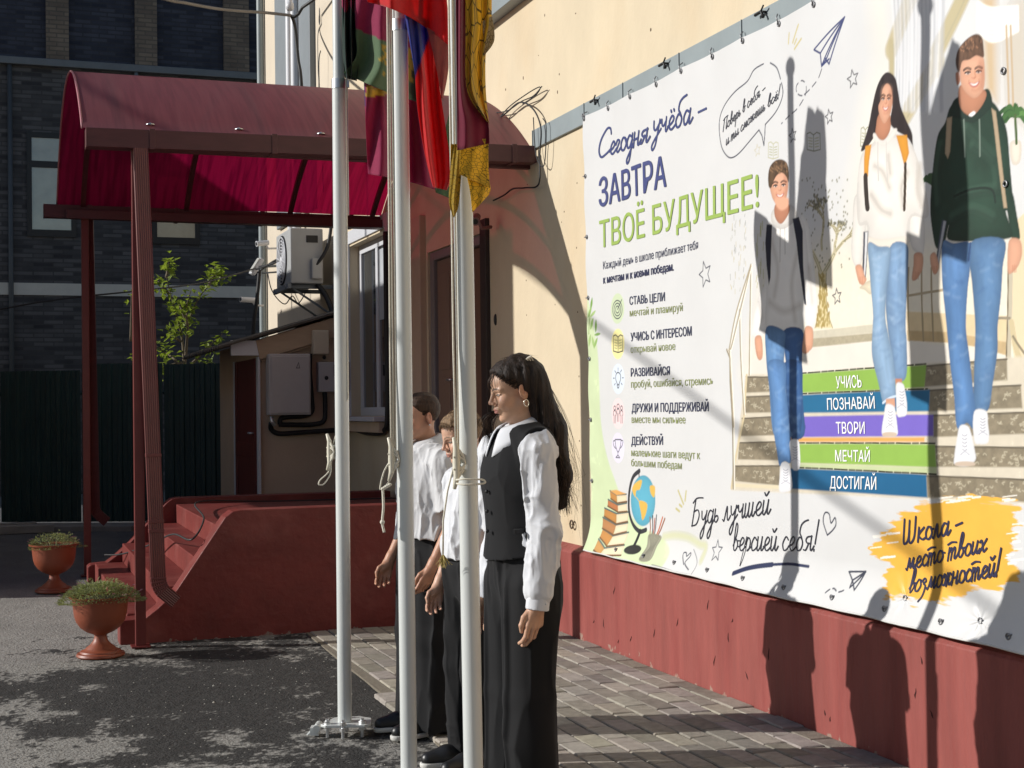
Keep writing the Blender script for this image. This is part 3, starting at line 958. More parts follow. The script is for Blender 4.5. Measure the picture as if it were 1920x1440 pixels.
for (x, y, zt) in ((-2.645, CY0 + 0.01, 3.17), (-2.735, CY1, 3.27)):
    po = obj("post", MB().box(x - 0.032, x + 0.032, y - 0.032, y + 0.032, 0.0, zt), steel_red, can, bevel=0.004)
    obj("foot_plate", MB().box(x - 0.06, x + 0.06, y - 0.06, y + 0.06, 0.0, 0.012), steel_red, po, bevel=0.003)
# corrugated rectangular downpipes with elbow
def downpipe(x, y, zt, zb, lean):
    mb = MB()
    hx, hy = 0.042, 0.034
    def ring(cx, cy, cz, ax, az, flute=0.004):
        pts = []
        seq = []
        for k in range(14):
            seq.append((-hx + 2 * hx * k / 13, -hy - (flute if k % 2 else 0)))
        for k in range(10):
            seq.append((hx + (flute if k % 2 else 0), -hy + 2 * hy * k / 9))
        for k in range(14):
            seq.append((hx - 2 * hx * k / 13, hy + (flute if k % 2 else 0)))
        for k in range(10):
            seq.append((-hx - (flute if k % 2 else 0), hy - 2 * hy * k / 9))
        for u, v in seq:
            pts.append((cx + u * ax, cy + v, cz + u * az))
        return pts
    secs = [(x, y, zt, 1, 0)]
    for k in range(1, 9):
        t = k / 8
        secs.append((x + lean * t, y, zt + (zb + 0.22 - zt) * t, 1, 0))
    xb = x + lean
    for k in range(1, 6):
        a = k / 5 * radians(48)
        secs.append((xb + 0.10 * (1 - cos(a)) + 0.0, y, zb + 0.22 - 0.12 * sin(a), cos(a), sin(a)))
    a = radians(48)
    lx, ly, lz = secs[-1][0], y, secs[-1][2]
    secs.append((lx + 0.10 * sin(a), y, lz - 0.10 * cos(a), cos(a), sin(a)))
    R = [ring(*s_) for s_ in secs]
    m_ = len(R[0])
    vs = [q for r_ in R for q in r_]
    fs = [(i * m_ + k, i * m_ + (k + 1) % m_, (i + 1) * m_ + (k + 1) % m_, (i + 1) * m_ + k) for i in range(len(R) - 1) for k in range(m_)]
    mb.add(vs, fs)
    return mb, xb
mb, xb = downpipe(-2.625, CY0 - 0.058, 3.17, 0.22, 0.085)
dp = obj("downpipe", mb, down_red, can, smooth=True, angle=30)
for zz in (0.74, 0.80, 1.22):
    xx = -2.625 + 0.085 * (3.17 - zz) / 2.73
    obj("clamp", MB().box(xx - 0.048, xx + 0.048, CY0 - 0.097, CY0 - 0.02, zz - 0.012, zz + 0.012), down_red, dp, bevel=0.003)
mb = MB()
for k in range(5):
    a = k / 4 * radians(42)
    cx, cz = xb + 0.10 * (1 - cos(a)), 0.44 - 0.12 * sin(a)
    mb.obox((cx - 0.0, CY0 - 0.058, cz), (cos(a), 0, sin(a)), (0, 1, 0), (-sin(a), 0, cos(a)), 0.048, 0.040, 0.006)
obj("elbow", mb, down_red, dp, bevel=0.002)
mb, xb2 = downpipe(-2.70, CY1 + 0.06, 3.27, 0.42, 0.035)
obj("downpipe", mb, gutter_red, can, smooth=True, angle=30)

# ================================================================== ENTRANCE STEPS
st = thing("entrance_steps", (-1.3, 11.4, 0), "red painted concrete steps with parapets in front of the school door", "steps")
NY0, NY1 = 9.50, 9.70
FY0, FY1 = 13.06, 13.26
def stringer(y0, y1, top, fz, rough=0.0):
    prof = [(-2.76, -0.05), (-2.76, 0.13), (-2.735, 0.15), (-2.60, fz), (-2.52, fz + 0.06), (-2.40, fz + 0.17), (-2.08, top - 0.045), (-2.03, top - 0.008), (-1.98, top), (-0.002, top), (-0.002, -0.05)]
    mb = MB()
    mb.prism(prof, 1, y0, y1)
    return mb
obj("parapet", stringer(NY0, NY1, 0.835, 0.155), step_red, st, bevel=0.007)
obj("parapet", stringer(FY0, FY1, 0.715, 0.16), step_red, st, bevel=0.007)
SH = 0.165
for k in range(4):
    x0 = -2.70 + k * 0.235
    x1 = x0 + 0.30 if k < 3 else -0.003
    obj("step", MB().box(x0, x1, NY1 + 0.002, FY0 - 0.002, -0.05 if k == 0 else SH * k, SH * (k + 1) - 0.0), step_red, st, bevel=0.007)
obj("core", MB().box(-1.9, -0.004, NY1 + 0.004, FY0 - 0.004, -0.05, SH * 3 - 0.005), step_red, st)
cable("stair_cable", [(-2.62, 13.0, 0.24), (-2.5, 12.6, 0.28), (-2.35, 11.8, 0.42), (-2.30, 10.6, 0.60), (-2.28, 9.66, 0.64), (-2.1, 10.4, 0.72), (-1.9, 12.2, 0.73), (-1.2, 12.8, 0.675), (0.0, 12.6, 0.675)], 0.007, "thin dark cable trailing over the red steps to the door")

# ================================================================== FENCE, BRICK BUILDING
fn = thing("sheet_fence", (-3.0, 19.6, 0), "dark green corrugated sheet fence closing the back of the yard", "fence")
A, B = Vector((-7.5, 21.85, 0)), Vector((-0.45, 18.55, 0))
L = (B - A).length
d = (B - A).normalized()
nn = Vector((d.y, -d.x, 0))
npan = 7
for k in range(npan):
    mb = MB()
    s0, s1 = L * k / npan, L * (k + 1) / npan
    h = 2.05 + (0.06 if k >= 5 else 0.0) + (0.02 if k % 2 else 0)
    row0, row1 = [], []
    m_ = 8
    for i in range(m_):
        for (fr, off) in ((0, 0), (0.45, 0), (0.55, 0.022), (0.92, 0.022)):
            s_ = s0 + (s1 - s0) * (i + fr) / m_
            q = A + d * s_ + nn * (off + (0.006 if k % 2 else 0))
            row0.append((q.x, q.y, 0.06))
            row1.append((q.x, q.y, h))
    mb.grid([row0, row1])
    pa = obj("panel", mb, fence_m, fn)
    q0, q1 = A + d * s0 + nn * 0.03, A + d * s1 + nn * 0.03
obj("top_rail", MB().tube([A - nn * 0.04 + Vector((0, 0, 1.75)), B - nn * 0.04 + Vector((0, 0, 1.75))], 0.03, 4), fence_m, fn)
mb = MB()
q = A + nn * 0.5
mb.obox((A + B) / 2 + nn * 0.45 + Vector((0, 0, 0.0)), d, nn, (0, 0, 1), L / 2 - 1.3, 0.28, 0.06)
kb = tag(obj("concrete_kerb", mb, concrete, bevel=0.01), "long grey concrete kerb lying along the foot of the green fence", "kerb")
for k, (x, y, a) in enumerate(((-3.55, 19.2, 0.05), (-3.35, 18.75, -0.03))):
    mb = MB()
    mb.obox((x, y, 0.05), (cos(a), sin(a), 0), (-sin(a), cos(a), 0), (0, 0, 1), 0.5, 0.10, 0.05)
    tag(obj("concrete_slab", mb, concrete, bevel=0.01), ("pale concrete slab lying by the fence at the left edge, the farther one", "pale concrete slab lying by the fence at the left edge, the nearer one")[k], "slab", "loose slabs by the fence")

bb = thing("brick_building", (-2, 28, 0), "dark brick building with tan pilasters rising behind the green fence", "building")
BY = 28.0
obj("wall", MB().box(-14, 6, BY, BY + 8, -0.2, 8.0), brick_dark, bb)
obj("upper_wall", MB().box(-14, 6, BY + 0.02, BY + 8, 8.14, 16), brick_blue, bb)
obj("ledge", MB().box(-14, 6, BY - 0.12, BY + 0.5, 8.002, 8.138), mat("ledge_metal", (0.15, 0.16, 0.17), rough=0.4, var=0.1), bb, bevel=0.01)
obj("stone_band", MB().box(-14, 6, BY - 0.03, BY + 0.3, 3.70, 3.925), mat("band_stone", (0.62, 0.59, 0.52), rough=0.8, var=0.08), bb)
for x0, x1 in ((-4.25, -3.84), (-2.62, -2.21), (-0.995, -0.585), (0.69, 1.18)):
    obj("pilaster", MB().box(x0, x1, BY - 0.10, BY + 0.3, 8.142, 16), brick_tan, bb)
for x0, x1, z0, z1 in ((-2.98, -2.10, 4.80, 6.76), (-0.70, 0.20, 4.72, 6.76)):
    mb = MB()
    for (a, b, c, d_) in ((x0, x1, z0, z0 + 0.13), (x0, x1, z1 - 0.10, z1), (x0, x0 + 0.09, z0 + 0.13, z1 - 0.1), (x1 - 0.09, x1, z0 + 0.13, z1 - 0.1), (x0 + 0.09, x1 - 0.09, z0 + 1.30, z0 + 1.42)):
        mb.box(a, b, BY - 0.04, BY + 0.06, c, d_)
    f_ = obj("window", mb, dark_glass_frame, bb)
    obj("pane", MB().box(x0 + 0.05, x1 - 0.05, BY - 0.012, BY - 0.003, z0 + 0.05, z1 - 0.05), glass_far_reflect, f_)
obj("rain_pipe", MB().tube([(-3.27, BY - 0.05, 0), (-3.27, BY - 0.05, 8.0)], 0.045, 10), mat("rain_pipe", (0.075, 0.08, 0.085), rough=0.5), bb, smooth=True)
obj("rain_pipe", MB().tube([(-0.98, BY - 0.05, 6.9), (-0.98, BY - 0.05, 8.0)], 0.04, 10), grey_dark, bb, smooth=True)
# unseen block added left of the yard, shaped to shade its far half
nb = thing("shade_block", (-8, 17, 0), "plain unseen block added left of the yard to throw the large shade", "building")
ny = lambda q: q + SUN_SLOPE * 5.5
def slab(q0, q1, z0, z1, xb=-9.0):
    w_ = -5.5 - xb
    return MB().prism([(-5.5 + w_ * 0.002, ny(q0)), (-5.5 + w_ * 0.002, ny(q1)), (xb, ny(q1) + w_ * SUN_SLOPE), (xb, ny(q0) + w_ * SUN_SLOPE)], 2, z0, z1)
obj("wall", slab(12.45, 19.2, -0.1, 5.43), beige, nb)
obj("low_shade_slab", slab(11.25, 12.52, -0.1, 1.25, -5.85), beige, nb)  # low slab added to set the shade edge on the ground
obj("high_shade_slab", slab(9.80, 12.52, 2.75, 5.43, -5.85), beige, nb)  # raised slab added to shade the wall beside the door
# school wing opposite, behind the photographer: seen only in reflections
ob = thing("opposite_block", (-2, -24, 0), "cream building on the other side of the yard", "building")
obj("wall", MB().box(-30, 22, -30, -24, -0.1, 9.5), mat("opposite_render", (0.34, 0.33, 0.31), rough=0.9, var=0.1), ob)
for k in range(9):
    for z in (1.2, 4.6):
        obj("window", MB().box(-27 + k * 5, -25 + k * 5, -24.0, -23.96, z, z + 1.9), glass_m, ob)

# ================================================================== PLANTS
def leaf(mb, c, d, up, L, W):
    d, up = Vector(d).normalized(), Vector(up)
    s = d.cross(up)
    if s.length < 1e-3:
        s = d.cross(Vector((1, 0, 0)))
    s.normalize()
    n_ = s.cross(d)
    c = Vector(c)
    mb.add([c, c + d * L * 0.45 + s * W * 0.5 + n_ * W * 0.15, c + d * L - n_ * L * 0.12, c + d * L * 0.45 - s * W * 0.5 + n_ * W * 0.15], [(0, 1, 2, 3)])
leaf_m = mat("sapling_leaf", (0.27, 0.34, 0.07), rough=0.55, var=0.35, vscale=9, trans=((0.32, 0.42, 0.04), 0.45))
bark = mat("bark", (0.14, 0.11, 0.075), rough=0.9, var=0.2)
sp = thing("sapling", (-1.6, 20.4, 0), "young leafy sapling with sunlit tips sticking up above the green fence", "tree")
mbw, mbl = MB(), MB()
rng = random.Random(21)
DZ = 20.6
stems = [([(345, 700), (342, 640), (333, 600), (322, 560), (312, 520)], 11), ([(345, 700), (350, 640), (355, 600), (372, 560), (392, 535)], 8), ([(345, 700), (350, 650), (352, 610), (350, 575), (358, 545)], 10),
         ([(340, 690), (325, 672), (308, 660), (295, 650)], 9), ([(350, 690), (370, 672), (385, 655), (402, 640), (418, 625)], 8), ([(322, 560), (305, 535), (296, 528)], 6), ([(392, 535), (402, 518), (425, 520)], 9),
         ([(392, 535), (400, 512), (403, 500)], 7), ([(312, 520), (316, 500), (318, 486)], 8), ([(340, 680), (300, 690), (292, 695)], 6), ([(350, 690), (375, 690), (400, 682)], 6), ([(340, 640), (322, 630), (316, 625)], 5), ([(352, 610), (340, 580), (335, 570)], 7), ([(245, 640), (247, 560), (246, 550)], 2), ([(300, 690), (262, 688), (248, 672)], 3)]
for pts, nl in stems:
    P3 = [at_depth(x, y, DZ + rng.uniform(-0.25, 0.25)) for x, y in pts]
    C3 = catmull(P3, 5)
    mbw.tube(C3, [0.02 * (1 - i / len(C3)) + 0.004 for i in range(len(C3))], 5)
    for k in range(int(nl * 5.0)):
        i = rng.randrange(len(C3) // 3, len(C3))
        c = Vector(C3[i]) + Vector((rng.gauss(0, 0.055), rng.gauss(0, 0.07), rng.gauss(0, 0.055)))
        leaf(mbl, c, (rng.gauss(0, 1), rng.gauss(0, 1), rng.gauss(-0.1, 0.6)), (0, 0, 1), rng.uniform(0.07, 0.14), rng.uniform(0.055, 0.10))
obj("stem", mbw, bark, sp, smooth=True)
obj("foliage", mbl, leaf_m, sp)

URN = [(0.0, 0.0), (0.138, 0.0), (0.143, 0.008), (0.138, 0.02), (0.122, 0.024), (0.118, 0.034), (0.092, 0.043), (0.086, 0.052), (0.062, 0.070), (0.044, 0.092), (0.036, 0.115), (0.036, 0.128), (0.052, 0.136), (0.085, 0.150), (0.118, 0.175), (0.142, 0.210), (0.153, 0.245), (0.158, 0.285), (0.162, 0.325), (0.166, 0.348), (0.182, 0.352), (0.184, 0.362), (0.176, 0.364), (0.160, 0.352), (0.155, 0.33), (0.0, 0.33)]
fol = mat("flower_foliage", (0.33, 0.36, 0.17), rough=0.7, var=0.4, vscale=30, trans=((0.30, 0.34, 0.10), 0.3))
petal = mat("pink_petal", (0.35, 0.16, 0.22), rough=0.6, var=0.2, trans=((0.4, 0.2, 0.25), 0.3))
def urn(x, y, s, label, flabel, seed, thin=1.0, R=0.235):
    mb = MB()
    # stem flutes
    prof = [(r * s, z * s) for r, z in URN]
    mb.lathe(prof, (x, y, 0), 56)
    o = obj("planter_urn", mb, terracotta, smooth=True, angle=40)
    tag(o, label, "planter", "terracotta urns by the entrance")
    sb = MB()
    sb.lathe([(0.0, 0.352 * s), (0.156 * s, 0.345 * s)], (x, y, 0), 24)
    obj("soil", sb, soil, o)
    rng = random.Random(seed)
    f = MB()
    pf = MB()
    for k in range(int(2600 * thin)):
        a = rng.uniform(0, 2 * pi)
        rr = R * s * sqrt(rng.random()) * (1 + 0.15 * sin(3 * a + seed))
        t = rr / (R * s)
        zt = (0.350 + 0.085 * max(0, 1 - t ** 2.2) * (1 if rng.random() < 0.9 else 1.35) - 0.02 * max(0, t - 0.8) * 5 * 0.6) * s
        z = zt - rng.random() ** 2 * 0.05 * s
        c = (x + rr * cos(a), y + rr * sin(a), max(z, 0.335 * s if t > 0.75 else 0.34 * s))
        dr = (cos(a) * (0.4 + t) + rng.gauss(0, 0.6), sin(a) * (0.4 + t) + rng.gauss(0, 0.6), rng.uniform(0.0, 1.3))
        leaf(f, c, dr, (0, 0, 1), rng.uniform(0.014, 0.034), rng.uniform(0.006, 0.012))
    for k in range(46):
        a = rng.uniform(0, 2 * pi)
        rr = R * s * sqrt(rng.random())
        h = (0.36 + 0.07 * (1 - (rr / (R * s)) ** 2)) * s
        tip = Vector((x + rr * 1.08 * cos(a), y + rr * 1.08 * sin(a), h + rng.uniform(0.0, 0.03)))
        f.tube([(x + rr * 0.6 * cos(a), y + rr * 0.6 * sin(a), 0.345 * s), tip], [0.0016, 0.001], 4)
        if rng.random() < 0.5:
            for j in range(5):
                leaf(pf, tip, (cos(j * 1.26), sin(j * 1.26), 0.4), (0, 0, 1), 0.012, 0.010)
    fo = obj("flowering_plant", f, fol)
    tag(fo, flabel, "plant", "plants in the urns")
    obj("petals", pf, petal, fo)["kind"] = "stuff"
urn(-2.905, 9.10, 1.02, "terracotta urn planter standing in the sun by the front canopy post", "pale green trailing flowers overflowing the sunlit urn", 3)
urn(-3.06, 12.52, 1.10, "terracotta urn planter standing in shade behind the far canopy post", "sparse low greenery growing in the shaded urn", 8, 0.35, 0.2)

# service mast and cable on the left of the yard, outside the frame: the cable draws a soft line over the banner
ma = thing("service_mast", (-7.8, 6.4, 0), "thin steel mast carrying the service cable at the left of the yard", "mast")
obj("mast_tube", MB().tube([(-7.8, 6.4, 0), (-7.8, 6.4, 4.35)], 0.03, 10), grey_dark, ma, smooth=True)
cable("service_cable", [(-7.8, 6.4, 4.24), (-7.8, 9.0, 5.12), (-7.8, 11.4, 5.97), (-7.8, 14.0, 6.9), (-7.8, 16.6, 7.9)], 0.017, "thick service cable strung from the mast to the roof of the added shade block")
obj("roof_hook", MB().tube([(-7.8, 16.6, 5.40), (-7.8, 16.6, 7.95)], 0.03, 8), grey_dark, nb)

for k in range(4):
    for z in (0.9, 3.2):
        obj("window", MB().box(-5.51, -5.47, 15.2 + k * 1.6, 16.2 + k * 1.6, z, z + 1.3), glass_m, nb)  # panes on the unseen added block
# ================================================================== FLAGPOLES
IL = Vector((-CR.x, -CR.y, 0)).normalized()        # along the yard, away from the wall
TC = Vector((-CF.x, -CF.y, 0)).normalized()
rope_wire = rope_m
def flagpole(loc, r, top, label, lean=0.0):
    x, y = loc
    t = thing("flagpole", (x, y, 0), label, "flagpole", "white flagpoles in a row")
    ax = Vector((0, 0, 1)) + IL * lean
    at = lambda z: Vector((x, y, 0)) + ax * z
    po = obj("lower_tube", MB().tube([at(0.05), at(3.02)], r, 28), pole_white, t, smooth=True, angle=40)
    obj("upper_tube", MB().tube([at(3.0), at(top)], r * 0.86, 28), pole_white, t, smooth=True, angle=40)
    mb = MB()
    mb.tube([at(2.985), at(3.03)], r * 1.07, 28)
    mb.obox(at(3.008) - IL * r * 1.1, IL, TC, (0, 0, 1), 0.012, 0.008, 0.016)
    obj("collar", mb, zinc, t, smooth=True, angle=40)
    obj("finial", MB().sphere(at(top + 0.03), r * 1.4, 16), zinc, t, smooth=True)
    # base plate on levelling bolts
    a = atan2(TC.y, TC.x)
    ux, uy = Vector((cos(a), sin(a), 0)), IL
    c = Vector((x, y, 0.052))
    poly = [(-0.125, 0.055), (-0.10, 0.085), (0.08, 0.085), (0.105, 0.06), (0.06, -0.10), (0.02, -0.125), (-0.06, -0.12), (-0.115, -0.08)]
    mb = MB()
    vs = []
    for z in (-0.008, 0.004):
        for (p_, q_) in poly:
            vs.append(c + uy * p_ * 1.0 + ux * q_ * 0.9 + Vector((0, 0, z)))
    k = len(poly)
    mb.add(vs, [(i, (i + 1) % k, k + (i + 1) % k, k + i) for i in range(k)] + [tuple(range(k))[::-1], tuple(range(k, 2 * k))])
    pl_ = obj("base_plate", mb, pole_white, t, bevel=0.002)
    for (p_, q_) in ((-0.085, 0.05), (0.075, 0.05), (0.0, -0.095), (0.0, 0.085)):
        q = c + uy * p_ + ux * q_ * 0.85
        b = MB()
        b.tube([q + Vector((0, 0, -0.058)), q + Vector((0, 0, 0.028))], 0.008, 8)
        b.tube([q + Vector((0, 0, 0.005)), q + Vector((0, 0, 0.018))], 0.016, 6)
        b.tube([q + Vector((0, 0, -0.024)), q + Vector((0, 0, -0.010))], 0.016, 6)
        obj("bolt", b, zinc, pl_, smooth=True, angle=30)
    b = MB()
    h = c + uy * 0.125
    b.tube([h - ux * 0.05 + Vector((0, 0, -0.018)), h + ux * 0.05 + Vector((0, 0, -0.018))], 0.017, 12)
    b.obox(h + Vector((0, 0, -0.035)) + uy * 0.012, uy, ux, (0, 0, 1), 0.02, 0.03, 0.018)
    b.tube([h + ux * 0.02, h + uy * 0.045 + ux * 0.02 + Vector((0, 0, -0.052))], 0.006, 6)
    obj("hinge", b, pole_white, pl_, smooth=True, angle=35)
    return t, at
def cleat(t, at, r, z, dirv, side):
    d = dirv.normalized()
    c = at(z) + d * (r + 0.028)
    b = MB()
    b.tube([c + Vector((0, 0, -0.085)) + d * 0.012, c + Vector((0, 0, -0.05)), c, c + Vector((0, 0, 0.05)), c + Vector((0, 0, 0.085)) + d * 0.012], [0.006, 0.0105, 0.013, 0.0105, 0.006], 10)
    b.tube([at(z + 0.025) + d * (r * 0.9), c + Vector((0, 0, 0.022))], 0.010, 8)
    b.tube([at(z - 0.025) + d * (r * 0.9), c + Vector((0, 0, -0.022))], 0.010, 8)
    for zz in (0.02, -0.02):
        b.sphere(c + d * 0.012 + Vector((0, 0, zz)), 0.004, 6)
    return obj("cleat", b, mat("cleat_paint", (0.66, 0.62, 0.50), rough=0.45, var=0.05), t, smooth=True), c
def wraps(c, d, n_=5):
    s = Vector((0, 0, 1)).cross(d).normalized()
    pts = []
    for k in range(n_ * 12 + 1):
        a = 2 * pi * k / 12
        pts.append(c - d * 0.012 + s * 0.017 * sin(a) + Vector((0, 0, 0.050 * cos(a / 2 if False else a) * (0.7 + 0.3 * sin(k * 0.31)))) + d * 0.012 * cos(2 * a))
    return pts
d1 = IL * 1.0 - TC * 0.1
t1, at1 = flagpole((-1.99, 6.455), 0.0325, 4.0, "farthest white flagpole, bolted base plate in view", -0.002)
_, c = cleat(t1, at1, 0.0325, 1.30, d1, 1)
b = MB()
b.tube(wraps(c, d1), 0.0036, 6)
b.tube(catmull([c + Vector((0, 0, -0.03)), c + Vector((0, 0, -0.09)) + IL * 0.005, c + Vector((0, 0, -0.13)) + IL * 0.045, c + Vector((0, 0, -0.15)) + IL * 0.05, c + Vector((0, 0, -0.145)) + IL * 0.025, c + Vector((0, 0, -0.09)) - IL * 0.005, c + Vector((0, 0, 0.0))], 8), 0.0036, 6)
b.tube([c + Vector((0, 0, 0.03)) - IL * 0.015, at1(1.55) - IL * 0.03 + TC * 0.02, at1(3.9) - IL * 0.036], 0.0036, 6)
obj("halyard", b, rope_m, t1, smooth=True)
b = MB()
b.tube([at1(2.4) - IL * 0.038, at1(3.12) - IL * 0.038], 0.0035, 6)
obj("guide_wire", b, zinc, t1, smooth=True)
t2, at2 = flagpole((-1.98, 5.395), 0.0325, 4.0, "middle white flagpole, halyard end dangling in a loop", 0.001)
d2 = (IL * 0.85 + TC * 0.55)
_, c = cleat(t2, at2, 0.0325, 1.30, d2, 1)
b = MB()
b.tube(wraps(c, d2.normalized()), 0.0036, 6)
for k, off in enumerate((0.0, 0.010, 0.022)):
    b.tube([c + Vector((0, 0, 0.02)) - d2 * off * 0.8, at2(1.7) + IL * (0.052 - off) + TC * 0.018, at2(2.9) + IL * (0.046 - off * 0.7) + TC * 0.02, at2(3.95) + IL * (0.04 - off * 0.5) + TC * 0.02], 0.0034, 6)
kn = c + Vector((0, 0, -0.115)) + IL * 0.035
b.tube(catmull([c + Vector((0, 0, 0.0)), c + Vector((0, 0, -0.05)) + IL * 0.03, kn + IL * 0.01, kn - IL * 0.01 + Vector((0, 0, 0.012)), kn - IL * 0.025 + Vector((0, 0, 0.03)), c + Vector((0, 0, -0.06)) + IL * 0.008, c], 8), 0.0034, 6)
for k in range(5):
    b.sphere(kn + Vector((0, 0, 0.004 * k)) - IL * 0.007 * k, 0.009, 8, (1, 1, 0.8))
b.tube(catmull([kn, kn + Vector((0, 0, -0.07)) - IL * 0.002, kn + Vector((0, 0, -0.13)) + IL * 0.003, kn + Vector((0, 0, -0.17)) - IL * 0.004], 6), 0.0055, 6)
b.sphere(kn + Vector((0, 0, -0.13)) + IL * 0.003, 0.010, 8)
obj("halyard", b, rope_m, t2, smooth=True)
t3, at3 = flagpole((-2.0, 4.515), 0.0325, 4.0, "nearest white flagpole, rope end with frayed tuft hanging in front of the boy", 0.006)
d3 = (IL * 0.6 + TC * 0.8)
_, c = cleat(t3, at3, 0.0325, 1.315, d3, 1)
b = MB()
b.tube(wraps(c, d3.normalized()), 0.0036, 6)
for k, off in enumerate((0.0, 0.012)):
    b.tube([c + Vector((0, 0, 0.02)) - d3 * off, at3(1.7) + IL * (0.040 - off) + TC * 0.028, at3(2.9) + IL * (0.034 - off) + TC * 0.03, at3(3.95) + IL * (0.03 - off * 0.5) + TC * 0.028], 0.0034, 6)
b.tube([c + Vector((0, 0, -0.015)) + IL * 0.01, c + Vector((0, 0, -0.09)) + IL * 0.03, c + Vector((0, 0, -0.19)) + IL * 0.046, c + Vector((0, 0, -0.30)) + IL * 0.048], 0.0035, 6)
lp = c + Vector((0, 0, -0.055)) + TC * 0.01
b.tube(catmull([lp + IL * 0.0, lp - IL * 0.03 + TC * 0.02 + Vector((0, 0, 0.003)), lp - IL * 0.085 + TC * 0.01, lp - IL * 0.09 + Vector((0, 0, -0.012)) + TC * 0.01, lp - IL * 0.03 + Vector((0, 0, -0.015)) + TC * 0.02, lp + IL * 0.0 + Vector((0, 0, -0.012))], 8), 0.0036, 6)
obj("halyard", b, rope_m, t3, smooth=True)
b = MB()
e = c + Vector((0, 0, -0.30)) + IL * 0.048
rng = random.Random(9)
for k in range(46):
    dd = Vector((rng.gauss(0, 0.35), rng.gauss(0, 0.35), -1)).normalized()
    m1 = e + dd * 0.02 + Vector((rng.gauss(0, 0.003), rng.gauss(0, 0.003), 0))
    b.tube([e, m1, e + dd * rng.uniform(0.030, 0.05)], [0.0014, 0.0012, 0.0006], 4)
obj("frayed_tuft", b, mat("frayed_rope", (0.42, 0.34, 0.12), rough=0.9, var=0.3, vscale=200), t3)

# ================================================================== FLAGS
def flag_mat(name, pattern=False):
    m = mat(name, (1, 1, 1), rough=0.75, var=0.10, vscale=40, attr="Col", trans=((1, 1, 1), 0.46), spec=0.2, bump=0.15, bscale=500, sheen=0.3)
    if pattern:
        n, l = m.node_tree.nodes, m.node_tree.links
        at = n["Attribute"]
        vo = n.new("ShaderNodeTexVoronoi")
        vo.feature = 'DISTANCE_TO_EDGE'
        vo.inputs["Scale"].default_value = 1.0
        uv = n.new("ShaderNodeAttribute")
        uv.attribute_name = "cloth"
        l.new(uv.outputs["Vector"], vo.inputs["Vector"])
        gt = n.new("ShaderNodeMath")
        gt.operation = 'LESS_THAN'
        gt.inputs[1].default_value = 0.035
        l.new(vo.outputs["Distance"], gt.inputs[0])
        sepc = n.new("ShaderNodeSeparateColor")
        l.new(at.outputs["Color"], sepc.inputs[0])
        g2 = n.new("ShaderNodeMath")
        g2.operation = 'GREATER_THAN'
        g2.inputs[1].default_value = 0.18
        l.new(sepc.outputs[1], g2.inputs[0])
        mu = n.new("ShaderNodeMath")
        mu.operation = 'MULTIPLY'
        l.new(gt.outputs[0], mu.inputs[0])
        l.new(g2.outputs[0], mu.inputs[1])
        mk = n.new("ShaderNodeMix")
        mk.data_type = 'RGBA'
        mk.inputs["B"].default_value = (0.17, 0.115, 0.022, 1)
        l.new(mu.outputs[0], mk.inputs["Factor"])
        l.new(at.outputs["Color"], mk.inputs["A"])
        mix = [q for q in n if q.type == 'MIX' and q.blend_type == 'MULTIPLY'][0]
        l.new(mk.outputs["Result"], mix.inputs["A"])
    return m
